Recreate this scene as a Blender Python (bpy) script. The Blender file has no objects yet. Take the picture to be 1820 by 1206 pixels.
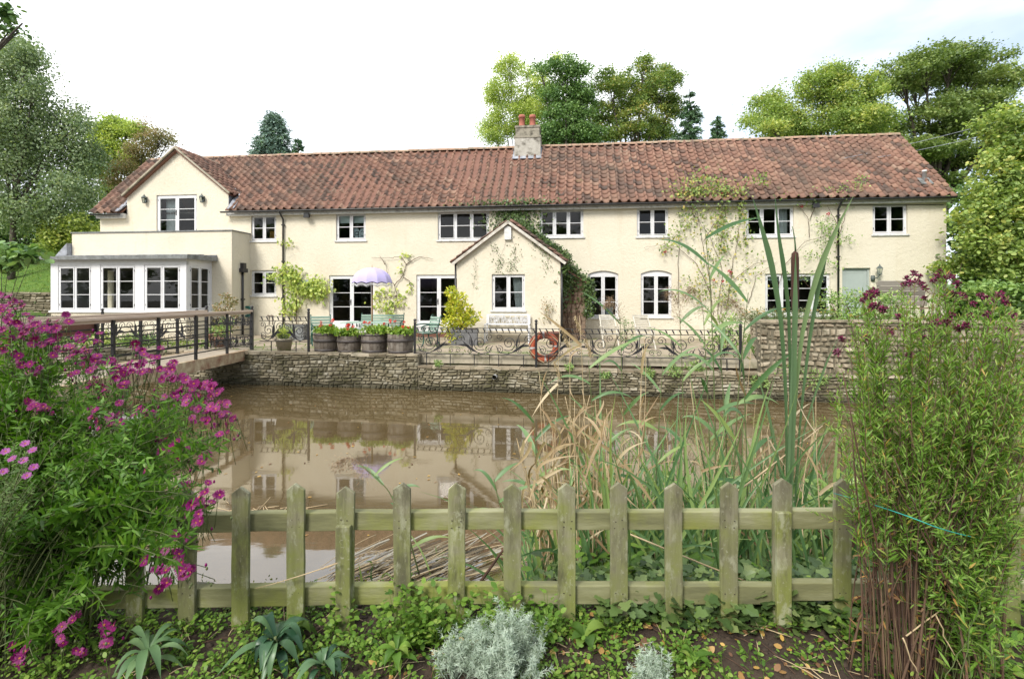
import bpy, bmesh, math, random
import numpy as np
from mathutils import Vector, Matrix
from math import sin, cos, pi, radians, sqrt, atan

# ------------------------------------------------------------------ camera, sky, sun, exposure
S = bpy.context.scene
COL = S.collection
CAMZ, FPX, CX, HY = 1.57, 900.0, 910.0, 530.0
cam_d = bpy.data.cameras.new("camera")
cam_d.sensor_width = 36.0
cam_d.lens = 36.0 * FPX / 1820.0
cam_d.shift_y = -(603.0 - HY) / 1820.0
cam_d.clip_start, cam_d.clip_end = 0.05, 3000.0
cam = bpy.data.objects.new("camera", cam_d)
COL.objects.link(cam)
cam.location = (0, 0, CAMZ)
cam.rotation_euler = (pi / 2, 0, 0)
S.camera = cam

SUN_EL, SUN_AZ = radians(42), radians(212)      # azimuth clockwise from +Y: behind the camera, a little left
world = bpy.data.worlds.new("World")
S.world = world
world.use_nodes = True
wn, wl = world.node_tree.nodes, world.node_tree.links
wn.clear()
w_out = wn.new("ShaderNodeOutputWorld")
w_bg = wn.new("ShaderNodeBackground")
w_bg.inputs["Strength"].default_value = 0.115
sky = wn.new("ShaderNodeTexSky")
sky.sky_type = 'NISHITA'
sky.sun_disc = False
sky.sun_elevation = SUN_EL
sky.sun_rotation = SUN_AZ
sky.air_density, sky.dust_density, sky.ozone_density = 1.0, 1.5, 1.0
tc = wn.new("ShaderNodeTexCoord")
mp = wn.new("ShaderNodeMapping")
mp.inputs["Scale"].default_value = (1.0, 1.0, 2.6)
mp.inputs["Location"].default_value = (0.35, 0.1, 0.2)
nz = wn.new("ShaderNodeTexNoise")
nz.inputs["Scale"].default_value = 1.7
nz.inputs["Detail"].default_value = 7
nz.inputs["Roughness"].default_value = 0.55
sep = wn.new("ShaderNodeSeparateXYZ")
ax = wn.new("ShaderNodeMath"); ax.operation = 'MULTIPLY_ADD'      # clouds thin out towards the east
ax.inputs[1].default_value = -0.30
ad = wn.new("ShaderNodeMath"); ad.operation = 'ADD'
rmp = wn.new("ShaderNodeValToRGB")
rmp.color_ramp.elements[0].position = 0.16; rmp.color_ramp.elements[0].color = (0.35, 0.35, 0.35, 1)
rmp.color_ramp.elements[1].position = 0.56; rmp.color_ramp.elements[1].color = (1, 1, 1, 1)
mixc = wn.new("ShaderNodeMixRGB")
nz2 = wn.new("ShaderNodeTexNoise"); nz2.inputs["Scale"].default_value = 2.6; nz2.inputs["Detail"].default_value = 8
cl2 = wn.new("ShaderNodeValToRGB"); cl2.color_ramp.elements[0].position = .38; cl2.color_ramp.elements[0].color = (5.9, 6.3, 6.9, 1); cl2.color_ramp.elements[1].position = .60; cl2.color_ramp.elements[1].color = (10.6, 10.6, 10.6, 1)
wl.new(mp.outputs["Vector"], nz2.inputs["Vector"]); wl.new(nz2.outputs["Fac"], cl2.inputs["Fac"]); wl.new(cl2.outputs["Color"], mixc.inputs["Color2"])
wl.new(tc.outputs["Generated"], mp.inputs["Vector"])
wl.new(mp.outputs["Vector"], nz.inputs["Vector"])
wl.new(tc.outputs["Generated"], sep.inputs[0])
wl.new(sep.outputs["X"], ax.inputs[0])
wl.new(nz.outputs["Fac"], ax.inputs[2])
wl.new(ax.outputs[0], rmp.inputs["Fac"])
wl.new(rmp.outputs["Color"], mixc.inputs["Fac"])
wl.new(sky.outputs["Color"], mixc.inputs["Color1"])
wl.new(mixc.outputs["Color"], w_bg.inputs["Color"])
wl.new(w_bg.outputs[0], w_out.inputs["Surface"])

sun_d = bpy.data.lights.new("sun", 'SUN')
sun_d.energy = 2.3
sun_d.angle = radians(18)
sun_d.color = (1.0, 0.95, 0.87)
sun = bpy.data.objects.new("sun", sun_d)
COL.objects.link(sun)
sd = Vector((sin(SUN_AZ) * cos(SUN_EL), cos(SUN_AZ) * cos(SUN_EL), sin(SUN_EL)))   # towards the sun
sun.rotation_euler = (-sd).to_track_quat('-Z', 'Y').to_euler()
sun.location = sd * 60

S.view_settings.view_transform = 'Standard'
S.view_settings.look = 'None'
S.view_settings.exposure = 0.95
S.view_settings.gamma = 1.0
S.render.engine = 'CYCLES'
S.cycles.max_bounces = 8
S.cycles.transparent_max_bounces = 16
S.cycles.use_adaptive_sampling = True

RNG = np.random.default_rng(7)
random.seed(7)

# ------------------------------------------------------------------ mesh helpers
class MB:
    """collects shapes for ONE mesh object; every face keeps a random number 'rnd' for its tint"""
    def __init__(s):
        s.V, s.n, s.L, s.T, s.M, s.A, s.S = [], 0, [], [], [], [], []
    def raw(s, V, faces, mi=0, a=0.5, smooth=False):
        V = np.asarray(V, dtype=np.float64).reshape(-1, 3)
        for f in faces:
            s.L.append(np.asarray(f, dtype=np.int64) + s.n)
        k = len(faces)
        s.T.append(np.array([len(f) for f in faces], dtype=np.int64))
        s.M.append(np.full(k, mi) if np.isscalar(mi) else np.asarray(mi))
        s.A.append(np.full(k, a, dtype=float) if np.isscalar(a) else np.asarray(a, dtype=float))
        s.S.append(np.full(k, smooth, dtype=bool))
        s.V.append(V); s.n += len(V)
        return s
    def inst(s, V, faces, mi, a, smooth=False):
        """V (N,k,3), the same faces for each of the N copies; mi per face; a (N,)"""
        N, k = V.shape[:2]
        off = (np.arange(N) * k + s.n)[:, None]
        sizes = np.array([len(f) for f in faces])
        flat = np.concatenate([np.asarray(f) for f in faces])
        s.L.append((off + flat[None, :]).ravel())
        s.T.append(np.tile(sizes, N))
        mi = np.full(len(faces), mi) if np.isscalar(mi) else np.asarray(mi)
        s.M.append(np.tile(mi, N))
        s.A.append(np.repeat(np.asarray(a, dtype=float), len(faces)))
        s.S.append(np.full(N * len(faces), smooth, dtype=bool))
        s.V.append(V.reshape(-1, 3)); s.n += N * k
        return s
    def box(s, a, b, mi=0, rnd=0.5):
        x0, x1 = min(a[0], b[0]), max(a[0], b[0]); y0, y1 = min(a[1], b[1]), max(a[1], b[1]); z0, z1 = min(a[2], b[2]), max(a[2], b[2])
        V = [(x0, y0, z0), (x1, y0, z0), (x1, y1, z0), (x0, y1, z0), (x0, y0, z1), (x1, y0, z1), (x1, y1, z1), (x0, y1, z1)]
        return s.raw(V, BOXF, mi, rnd)
    def bar(s, p, q, w, h, up=(0, 0, 1), mi=0, rnd=0.5):
        """box from p to q, w wide across, h high along up"""
        p, q = Vector(p), Vector(q); d = (q - p).normalized(); u = Vector(up)
        if abs(d.dot(u)) > 0.99: u = Vector((0, 1, 0))
        sx = d.cross(u).normalized() * (w / 2); sz = sx.cross(d).normalized() * (h / 2)
        V = [p - sx - sz, q - sx - sz, q + sx - sz, p + sx - sz, p - sx + sz, q - sx + sz, q + sx + sz, p + sx + sz]
        return s.raw([tuple(v) for v in V], [(0, 1, 2, 3)[::1], (4, 7, 6, 5), (0, 4, 5, 1), (1, 5, 6, 2), (2, 6, 7, 3), (3, 7, 4, 0)], mi, rnd)
    def tube(s, path, r, n=6, mi=0, rnd=0.5, cap=True):
        P = np.asarray(path, dtype=float); m = len(P)
        r = np.full(m, r, dtype=float) if np.isscalar(r) else np.asarray(r, dtype=float)
        T = np.gradient(P, axis=0); T /= np.linalg.norm(T, axis=1)[:, None] + 1e-12
        ref = np.array([0.13, 0.27, 1.0]) if abs(T[:, 2]).mean() < 0.8 else np.array([1.0, 0.21, 0.1])
        A = np.cross(T, ref); A /= np.linalg.norm(A, axis=1)[:, None] + 1e-12
        B = np.cross(T, A)
        th = np.arange(n) * 2 * pi / n
        V = P[:, None, :] + r[:, None, None] * (np.cos(th)[None, :, None] * A[:, None, :] + np.sin(th)[None, :, None] * B[:, None, :])
        F = []
        for i in range(m - 1):
            for j in range(n):
                k = (j + 1) % n
                F.append((i * n + j, i * n + k, (i + 1) * n + k, (i + 1) * n + j))
        if cap:
            F.append(tuple(range(n))[::-1]); F.append(tuple((m - 1) * n + j for j in range(n)))
        return s.raw(V.reshape(-1, 3), F, mi, rnd, True)
    def lathe(s, prof, c=(0, 0, 0), n=16, mi=0, rnd=0.5, smooth=True, squash=(1, 1)):
        th = np.arange(n) * 2 * pi / n
        V = [(c[0] + r * cos(t) * squash[0], c[1] + r * sin(t) * squash[1], c[2] + z) for r, z in prof for t in th]
        F = []
        for i in range(len(prof) - 1):
            for j in range(n):
                k = (j + 1) % n
                F.append((i * n + j, i * n + k, (i + 1) * n + k, (i + 1) * n + j))
        if prof[0][0] > 1e-4: F.append(tuple(range(n))[::-1])
        if prof[-1][0] > 1e-4: F.append(tuple((len(prof) - 1) * n + j for j in range(n)))
        return s.raw(V, F, mi, rnd, smooth)
    def prism(s, poly, y0, y1, mi=0, rnd=0.5, axes=None):
        """poly [(x,z)] pushed from y0 to y1"""
        n = len(poly)
        V = [(x, y0, z) for x, z in poly] + [(x, y1, z) for x, z in poly]
        F = [tuple(range(n)), tuple(range(2 * n - 1, n - 1, -1))]
        for i in range(n):
            j = (i + 1) % n
            F.append((j, i, n + i, n + j))
        if axes is not None: V = [axes(*v) for v in V]
        return s.raw(V, F, mi, rnd)
    def build(s, name, mats, parent=None, loc=(0, 0, 0), smooth=None):
        me = bpy.data.meshes.new(name)
        if s.V:
            V = np.concatenate(s.V); L = np.concatenate([np.asarray(l).ravel() for l in s.L]); T = np.concatenate(s.T)
            me.vertices.add(len(V)); me.vertices.foreach_set("co", V.astype(np.float32).ravel())
            me.loops.add(len(L)); me.loops.foreach_set("vertex_index", L.astype(np.int32))
            me.polygons.add(len(T))
            st = np.concatenate([[0], np.cumsum(T)[:-1]])
            me.polygons.foreach_set("loop_start", st.astype(np.int32))
            me.polygons.foreach_set("loop_total", T.astype(np.int32))
            me.polygons.foreach_set("material_index", np.concatenate(s.M).astype(np.int32))
            sm = np.concatenate(s.S) if smooth is None else np.full(len(T), smooth)
            me.polygons.foreach_set("use_smooth", sm)
            at = me.attributes.new("rnd", 'FLOAT', 'FACE')
            at.data.foreach_set("value", np.concatenate(s.A).astype(np.float32))
            me.update(calc_edges=True); me.validate()
        for m in (mats if isinstance(mats, (list, tuple)) else [mats]):
            me.materials.append(m)
        o = bpy.data.objects.new(name, me)
        COL.objects.link(o)
        o.location = loc
        if parent is not None: o.parent = parent
        return o

BOXF = [(3, 2, 1, 0), (4, 5, 6, 7), (0, 1, 5, 4), (1, 2, 6, 5), (2, 3, 7, 6), (3, 0, 4, 7)]

def tag(o, label, cat, group=None, kind=None):
    if label: o["label"] = label
    if cat: o["category"] = cat
    if group: o["group"] = group
    if kind: o["kind"] = kind
    return o
def thing(name, label, cat, loc=(0, 0, 0), group=None, rz=0.0):
    o = bpy.data.objects.new(name, None)
    o.empty_display_size = 0.2
    COL.objects.link(o)
    o.location = loc; o.rotation_euler = (0, 0, rz)
    return tag(o, label, cat, group)
def structure(o):
    o["kind"] = "structure"; return o
def dup(o, loc=None, rz=None, parent=None):
    c = o.copy(); COL.objects.link(c)
    if parent is not None: c.parent = parent
    for ch in list(o.children): dup(ch, parent=c)
    if loc is not None: c.location = loc
    if rz is not None: c.rotation_euler = (0, 0, rz)
    return c

def nrm(a): return a / (np.linalg.norm(a, axis=-1, keepdims=True) + 1e-12)

LEAF = {
    'diamond': ([(0, 0), (.45, -.5), (1, 0), (.45, .5)], [(0, 1, 2, 3)]),
    'lance': ([(0, 0), (.3, -.5), (.3, .5), (.68, -.42), (.68, .42), (1, 0)], [(0, 1, 2), (1, 3, 4, 2), (3, 5, 4)]),
    'oval': ([(0, 0), (.22, -.42), (.22, .42), (.6, -.5), (.6, .5), (.88, -.25), (.88, .25), (1, 0)],
             [(0, 1, 2), (1, 3, 4, 2), (3, 5, 6, 4), (5, 7, 6)]),
    'ivy': ([(0, 0), (-.1, -.35), (.2, -.5), (.42, -.27), (.62, -.36), (1, 0), (.62, .36), (.42, .27), (.2, .5), (-.1, .35)],
            [(0, 1, 2, 3), (0, 3, 5), (3, 4, 5), (0, 5, 7), (5, 6, 7), (0, 7, 8, 9)]),
}
def leaves(mb, pos, d, n, length, width, shape='diamond', bend=0.0, rnd=None, mi=0, fold=0.0):
    pos = np.asarray(pos, float); N = len(pos)
    if N == 0: return
    d = nrm(np.asarray(d, float)); n = np.asarray(n, float)
    side = nrm(np.cross(d, n)); up = np.cross(side, d)
    length = np.broadcast_to(length, (N,)); width = np.broadcast_to(width, (N,)); bend = np.broadcast_to(bend, (N,))
    pts, faces = LEAF[shape]
    V = np.empty((N, len(pts), 3))
    for i, (t, w) in enumerate(pts):
        V[:, i] = pos + d * (length * t)[:, None] + side * (width * w)[:, None] + up * (-bend * length * t * t + fold * abs(w) * width)[:, None]
    if rnd is None: rnd = RNG.random(N)
    mb.inst(V, faces, mi, rnd)

def ribbon(mb, path, w, mi=0, rnd=0.5, hint=(0, -1, 0), fold=0.25):
    """a grass-like blade: strap folded along its midrib, w per point"""
    P = np.asarray(path, float); m = len(P)
    w = np.asarray(w, float)
    T = nrm(np.gradient(P, axis=0)); S_ = nrm(np.cross(T, np.asarray(hint, float)[None, :])); U = np.cross(S_, T)
    V = np.empty((m, 3, 3))
    V[:, 0] = P - S_ * (w / 2)[:, None] + U * (w * fold)[:, None]
    V[:, 1] = P
    V[:, 2] = P + S_ * (w / 2)[:, None] + U * (w * fold)[:, None]
    F = []
    for i in range(m - 1):
        a, b = 3 * i, 3 * i + 3
        F += [(a, a + 1, b + 1, b), (a + 1, a + 2, b + 2, b + 1)]
    mb.raw(V.reshape(-1, 3), F, mi, rnd, True)

def bez(p0, p1, p2, n=8):
    t = np.linspace(0, 1, n)[:, None]
    p0, p1, p2 = (np.asarray(p, float) for p in (p0, p1, p2))
    return (1 - t) ** 2 * p0 + 2 * t * (1 - t) * p1 + t * t * p2

# ------------------------------------------------------------------ places: photograph measurements turned into metres
def P(px, py, Y): return np.array(((px - CX) / FPX * Y, Y, CAMZ - (py - HY) / FPX * Y))
def G(px, py, z=0.0):
    Y = (CAMZ - z) * FPX / (py - HY); return np.array(((px - CX) / FPX * Y, Y, z))
HK, HY0 = 0.1127, 19.85                      # the cottage front: Y = HY0 - HK*X
HM = sqrt(1 + HK * HK)
def HU(px, p=0.0):
    t = (px - CX) / FPX; Y = (HY0 - p * HM) / (1 + HK * t); return HM * t * Y + HK * p
def HZ(px, py, p=0.0):
    t = (px - CX) / FPX; Y = (HY0 - p * HM) / (1 + HK * t); return CAMZ - (py - HY) / FPX * Y
HD, HN = np.array((1 / HM, -HK / HM, 0)), np.array((-HK / HM, -1 / HM, 0))
def HW(u, p, z): return np.array((0, HY0, 0)) + u * HD + p * HN + np.array((0, 0, z))
def HP(px, py, p=0.0): return HW(HU(px, p), p, HZ(px, py, p))
WK, WY0 = 0.166, 13.18                       # the moat wall face
WM = sqrt(1 + WK * WK)
WD, WN = np.array((1 / WM, -WK / WM, 0)), np.array((-WK / WM, -1 / WM, 0))
def WL(px, back=0.0, z=0.0):
    t = (px - CX) / FPX; Y = (WY0 + back * WM) / (1 + WK * t); return np.array((t * Y, Y, z))
WATER = -0.88

# ------------------------------------------------------------------ materials
def srgb(r, g, b):
    f = lambda c: (c / 255) / 12.92 if c <= 10 else (((c / 255) + .055) / 1.055) ** 2.4
    return (f(r), f(g), f(b))
def c4(c): return (c[0], c[1], c[2], 1.0)
class NT:
    def __init__(s, name):
        s.m = bpy.data.materials.new(name); s.m.use_nodes = True
        s.n, s.l = s.m.node_tree.nodes, s.m.node_tree.links
        s.n.clear()
        s.out = s.n.new("ShaderNodeOutputMaterial")
        s.b = s.n.new("ShaderNodeBsdfPrincipled")
        s.l.new(s.b.outputs[0], s.out.inputs["Surface"])
    def new(s, t, **kw):
        n = s.n.new(t)
        for k, v in kw.items():
            if k in n.inputs: n.inputs[k].default_value = v
            else: setattr(n, k, v)
        return n
    def pos(s, scale=(1, 1, 1), obj=False):
        g = s.new("ShaderNodeTexCoord") if obj else s.new("ShaderNodeNewGeometry")
        m = s.new("ShaderNodeMapping"); m.inputs["Scale"].default_value = scale
        s.l.new(g.outputs["Object" if obj else "Position"], m.inputs["Vector"])
        return m.outputs["Vector"]
    def noise(s, scale, vec=None, detail=4, rough=.6):
        n = s.new("ShaderNodeTexNoise"); n.inputs["Scale"].default_value = scale
        n.inputs["Detail"].default_value = detail; n.inputs["Roughness"].default_value = rough
        if vec is not None: s.l.new(vec, n.inputs["Vector"])
        return n.outputs["Fac"]
    def ramp(s, fac, stops):
        r = s.new("ShaderNodeValToRGB"); e = r.color_ramp.elements
        while len(e) > 1: e.remove(e[-1])
        e[0].position = stops[0][0]; e[0].color = c4(stops[0][1])
        for p, c in stops[1:]:
            x = e.new(p); x.color = c4(c)
        s.l.new(fac, r.inputs["Fac"])
        return r.outputs["Color"]
    def mix(s, fac, a, b, mode='MIX'):
        m = s.new("ShaderNodeMixRGB", blend_type=mode)
        for v, i in ((fac, 0), (a, 1), (b, 2)):
            if isinstance(v, (int, float)): m.inputs[i].default_value = v
            elif isinstance(v, tuple): m.inputs[i].default_value = c4(v)
            else: s.l.new(v, m.inputs[i])
        return m.outputs[0]
    def math(s, op, a, b=0.0, c=None):
        m = s.new("ShaderNodeMath", operation=op)
        for i, v in enumerate((a, b) if c is None else (a, b, c)):
            if isinstance(v, (int, float)): m.inputs[i].default_value = v
            else: s.l.new(v, m.inputs[i])
        return m.outputs[0]
    def attr(s, name="rnd"):
        a = s.new("ShaderNodeAttribute"); a.attribute_name = name; return a.outputs["Fac"]
    def bump(s, h, strength=.3, dist=.02):
        b = s.new("ShaderNodeBump"); b.inputs["Strength"].default_value = strength; b.inputs["Distance"].default_value = dist
        s.l.new(h, b.inputs["Height"]); s.l.new(b.outputs[0], s.b.inputs["Normal"])
    def color(s, c):
        if isinstance(c, tuple): s.b.inputs["Base Color"].default_value = c4(c)
        else: s.l.new(c, s.b.inputs["Base Color"])
    def fin(s, rough=.6, metal=0.0, spec=None):
        s.b.inputs["Roughness"].default_value = rough; s.b.inputs["Metallic"].default_value = metal
        if spec is not None: s.b.inputs["Specular IOR Level"].default_value = spec
        return s.m

def noisy(name, cols, scale=6, rough=.7, bump=.15, bscale=40, dist=.01, metal=0, spec=None, stretch=(1, 1, 1), dirt=None):
    t = NT(name); v = t.pos(stretch)
    k = len(cols)
    c = t.ramp(t.noise(scale, v, 6), [(.3 + .4 * i / max(1, k - 1), col) for i, col in enumerate(cols)])
    if dirt: c = t.mix(t.ramp(t.noise(dirt[1], t.pos(), 5), [(.5, (0, 0, 0)), (.68, (1, 1, 1))]), c, dirt[0])
    t.color(c)
    if bump: t.bump(t.noise(bscale, v, 5), bump, dist)
    return t.fin(rough, metal, spec)
def by_rnd(name, cols, scale=8, vary=.35, rough=.7, bump=0, bscale=40, dist=.01, dirt=None):
    """tint from each face group's own number, broken by noise"""
    t = NT(name)
    k = len(cols)
    f = t.math('ADD', t.math('MULTIPLY', t.attr(), 1 - vary), t.math('MULTIPLY', t.noise(scale, t.pos(), 5), vary))
    c = t.ramp(f, [(.08 + .84 * i / max(1, k - 1), col) for i, col in enumerate(cols)])
    if dirt: c = t.mix(t.ramp(t.noise(dirt[1], t.pos(), 6), [(.48, (0, 0, 0)), (.66, (1, 1, 1))]), c, dirt[0])
    t.color(c)
    if bump: t.bump(t.noise(bscale, t.pos(), 6), bump, dist)
    return t.fin(rough)
def leafmat(name, cols, trans=.3, rough=.5, spec=.35):
    t = NT(name); k = len(cols)
    c = t.ramp(t.attr(), [(i / max(1, k - 1), col) for i, col in enumerate(cols)])
    t.color(c); t.fin(rough, 0, spec)
    tr = t.new("ShaderNodeBsdfTranslucent"); t.l.new(t.mix(1.0, c, (1.25, 1.3, .6), 'MULTIPLY'), tr.inputs["Color"])
    mx = t.new("ShaderNodeMixShader"); mx.inputs[0].default_value = trans
    t.l.new(t.b.outputs[0], mx.inputs[1]); t.l.new(tr.outputs[0], mx.inputs[2]); t.l.new(mx.outputs[0], t.out.inputs["Surface"])
    return t.m

M = {}
def mk_materials():
    # cream roughcast
    t = NT("cream_render"); v = t.pos()
    base = t.ramp(t.noise(.55, v, 5), [(.3, (.585, .53, .415)), (.6, (.64, .59, .475))])
    base = t.mix(t.ramp(t.noise(2.2, t.pos((1, 1, .25)), 6), [(.54, (0, 0, 0)), (.8, (.30, .30, .30))]), base, (.60, .51, .36))
    base = t.mix(t.ramp(t.noise(14, v, 4), [(.58, (0, 0, 0)), (.75, (.35, .35, .35))]), base, (.66, .62, .52))
    sz = t.new("ShaderNodeSeparateXYZ"); t.l.new(t.new("ShaderNodeNewGeometry").outputs["Position"], sz.inputs[0])
    damp = t.math('ADD', t.math('MULTIPLY_ADD', sz.outputs["Z"], -.9, .55), t.math('MULTIPLY', t.math('SUBTRACT', t.noise(1.6, t.pos((1, 1, .6)), 5), .5), 1.6))
    base = t.mix(t.ramp(damp, [(.1, (0, 0, 0)), (.9, (.7, .7, .7))]), base, (.40, .33, .21))
    base = t.mix(t.ramp(t.noise(1.1, t.pos((2.5, 2.5, .3)), 7, .7), [(.57, (0, 0, 0)), (.75, (.42, .42, .42))]), base, (.50, .42, .29))
    t.color(base)
    h = t.math('ADD', t.math('MULTIPLY', t.noise(10, v, 4), 1.3), t.noise(45, v, 3))
    t.bump(h, .5, .035); M['cream'] = t.fin(.9)
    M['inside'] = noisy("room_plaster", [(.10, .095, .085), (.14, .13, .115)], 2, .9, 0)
    M['white'] = noisy("white_paint", [(.58, .58, .59), (.65, .65, .66)], 5, .42, .05, 60, .004)
    M['white_worn'] = noisy("weathered_white_paint", [(.38, .38, .37), (.58, .58, .57), (.63, .63, .62)], 7, .55, .1, 60, .004)
    M['black_iron'] = noisy("black_ironwork", [(.010, .010, .012), (.022, .022, .024)], 20, .42, .15, 60, .002)
    M['black_plastic'] = noisy("black_gutter", [(.012, .012, .014), (.03, .03, .03)], 8, .4, 0)
    M['rust_iron'] = noisy("rusted_iron", [(.02, .015, .012), (.10, .045, .025)], 14, .7, .2, 60, .002)
    g = NT("window_glass")
    g.n.remove(g.b)
    fr = g.new("ShaderNodeFresnel"); fr.inputs["IOR"].default_value = 1.45
    tr = g.new("ShaderNodeBsdfTransparent"); tr.inputs["Color"].default_value = (.80, .84, .82, 1)
    gl = g.new("ShaderNodeBsdfGlossy"); gl.inputs["Roughness"].default_value = .015
    mx = g.new("ShaderNodeMixShader")
    g.l.new(g.math('MULTIPLY', fr.outputs[0], 1.0), mx.inputs[0]); g.l.new(tr.outputs[0], mx.inputs[1]); g.l.new(gl.outputs[0], mx.inputs[2])
    g.l.new(mx.outputs[0], g.out.inputs["Surface"]); M['glass'] = g.m
    # clay pantiles
    t = NT("clay_pantiles"); v = t.pos(); a = t.attr()
    c = t.ramp(t.math('ADD', t.math('MULTIPLY', a, .72), t.math('MULTIPLY', t.noise(1.3, v, 4), .28)),
               [(.10, (.075, .055, .046)), (.26, (.135, .082, .062)), (.42, (.195, .106, .076)), (.62, (.228, .124, .088)), (.8, (.27, .155, .108)), (.95, (.30, .22, .165))])
    c = t.mix(t.ramp(t.noise(.38, v, 3), [(.46, (0, 0, 0)), (.62, (.55, .55, .55))]), c, (.125, .088, .066))
    c = t.mix(t.ramp(t.noise(7, v, 6), [(.60, (0, 0, 0)), (.72, (.6, .6, .6))]), c, (.16, .15, .12))
    c = t.mix(t.ramp(t.noise(3.0, t.pos((1, .35, .35)), 6, .7), [(.56, (0, 0, 0)), (.72, (.55, .55, .55))]), c, (.10, .08, .06))
    c = t.mix(t.ramp(t.noise(2.3, v, 6, .7), [(.62, (0, 0, 0)), (.74, (.8, .8, .8))]), c, (.10, .115, .04))
    t.color(c); t.bump(t.noise(30, v, 5), .3, .01); M['tile'] = t.fin(.85)
    M['ridge_tile'] = by_rnd("ridge_tiles", [(.26, .18, .12), (.35, .22, .15), (.34, .27, .19)], 4, .4, .85, .3, 30, .01, ((.16, .15, .10), 5))
    M['lead'] = noisy("lead_sheet", [(.20, .21, .24), (.34, .36, .40)], 5, .5, .1, 20, .01, dirt=((.10, .10, .10), 6))
    M['lead_edge'] = noisy("stained_lead", [(.08, .085, .08), (.22, .23, .23)], 6, .6, .2, 20, .01)
    M['stack'] = noisy("lichened_stack", [(.30, .28, .24), (.44, .42, .37)], 4, .9, .3, 30, .02, dirt=((.10, .09, .07), 3))
    M['terracotta'] = noisy("terracotta", [(.31, .10, .07), (.38, .135, .09)], 9, .8, .1, 40, .01)
    M['pot'] = noisy("old_clay_pot", [(.24, .13, .085), (.34, .19, .12)], 9, .85, .2, 40, .01, dirt=((.3, .27, .22), 7))
    M['green_door'] = noisy("grey_green_paint", [(.30, .345, .325), (.34, .385, .36)], 3, .5, .03, 60, .003)
    M['cloth'] = noisy("pale_curtain", [(.45, .50, .52), (.55, .60, .62)], 4, .9, 0, stretch=(6, 6, .5))
    M['blind'] = noisy("pale_blind", [(.50, .60, .60), (.58, .68, .68)], 2, .9, 0)
    M['card'] = noisy("blue_grey_card", [(.34, .42, .46), (.40, .48, .52)], 3, .9, 0)
    M['orange'] = noisy("ochre_cushion", [(.35, .18, .03), (.42, .22, .04)], 4, .9, 0)
    M['blue'] = noisy("blue_thing", [(.03, .09, .30), (.04, .12, .36)], 4, .7, 0)
    M['clad'] = by_rnd("weathered_cladding", [(.13, .085, .055), (.20, .135, .09), (.25, .19, .14)], 9, .4, .85, .3, 40, .01)
    # stone
    M['stone_dry'] = by_rnd("lias_stone", [(.085, .075, .045), (.17, .145, .09), (.25, .215, .145), (.31, .28, .205), (.40, .37, .30)], 12, .4, .9, .6, 34, .02, ((.07, .065, .028), 1.7))
    t = NT("moat_wall_stone"); f = t.math('ADD', t.math('MULTIPLY', t.attr(), .6), t.math('MULTIPLY', t.noise(12, t.pos(), 5), .4))
    c = t.ramp(f, [(.08, (.085, .075, .045)), (.3, (.17, .145, .09)), (.5, (.25, .215, .145)), (.7, (.31, .28, .205)), (.92, (.42, .39, .32))])
    c = t.mix(t.ramp(t.noise(1.7, t.pos(), 6), [(.46, (0, 0, 0)), (.64, (1, 1, 1))]), c, (.075, .068, .03))
    sz = t.new("ShaderNodeSeparateXYZ"); t.l.new(t.new("ShaderNodeNewGeometry").outputs["Position"], sz.inputs[0])
    tide = t.math('ADD', t.math('MULTIPLY_ADD', sz.outputs["Z"], -4.2, -2.75), t.math('MULTIPLY', t.math('SUBTRACT', t.noise(2.2, t.pos(), 5), .5), 1.2))
    c = t.mix(t.ramp(tide, [(.15, (0, 0, 0)), (.6, (.9, .9, .9))]), c, (.042, .038, .018))
    t.color(c); t.bump(t.noise(34, t.pos(), 6), .6, .02); M['stone'] = t.fin(.9)
    M['stone_pale'] = by_rnd("garden_stone", [(.15, .12, .08), (.25, .205, .14), (.33, .28, .20), (.42, .37, .28)], 12, .35, .9, .5, 34, .02, ((.12, .11, .07), 4))
    M['mortar'] = noisy("mortar", [(.085, .075, .05), (.17, .15, .105)], 6, .95, .5, 40, .02)
    M['mossy'] = noisy("mossy_stone", [(.08, .075, .055), (.15, .14, .10)], 8, .95, .6, 30, .02, dirt=((.075, .10, .016), 3))
    M['paving'] = noisy("terrace_paving", [(.22, .175, .12), (.31, .25, .18), (.36, .30, .225)], 3.5, .9, .3, 25, .02, dirt=((.12, .15, .045), 1.1))
    M['kerb'] = noisy("concrete_kerb", [(.30, .265, .20), (.40, .36, .28)], 6, .9, .3, 30, .01, dirt=((.16, .15, .09), 3))
    M['deck'] = noisy("bridge_concrete", [(.30, .245, .18), (.40, .34, .26)], 5, .9, .25, 30, .01)
    M['beam'] = noisy("rusty_edge_beam", [(.50, .42, .27), (.34, .25, .15), (.20, .085, .045)], 4.5, .8, .3, 20, .01)
    M['handrail'] = noisy("bleached_handrail", [(.44, .33, .25), (.58, .47, .37)], 5, .7, .2, 40, .005, stretch=(1, .25, 1))
    M['brown_wood'] = noisy("brown_board", [(.13, .055, .035), (.18, .085, .055)], 5, .7, .15, 30, .01)
    # picket fence: grey timber, green algae stronger towards the ground
    t = NT("algae_timber"); v = t.pos((1, 1, .16)); v2 = t.pos()
    c = t.ramp(t.math('ADD', t.math('MULTIPLY', t.noise(30, t.pos((1, 1, .07)), 6, .7), .6), t.math('MULTIPLY', t.noise(11, v, 5, .65), .4)), [(.32, (.06, .056, .03)), (.46, (.18, .17, .105)), (.58, (.25, .24, .155)), (.7, (.42, .41, .30))])
    sx = t.new("ShaderNodeSeparateXYZ"); t.l.new(t.new("ShaderNodeNewGeometry").outputs["Position"], sx.inputs[0])
    low = t.math('MULTIPLY_ADD', sx.outputs["Z"], -.80, .70)
    f = t.math('ADD', low, t.math('MULTIPLY', t.math('SUBTRACT', t.noise(7, v2, 5), .5), 1.7))
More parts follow.
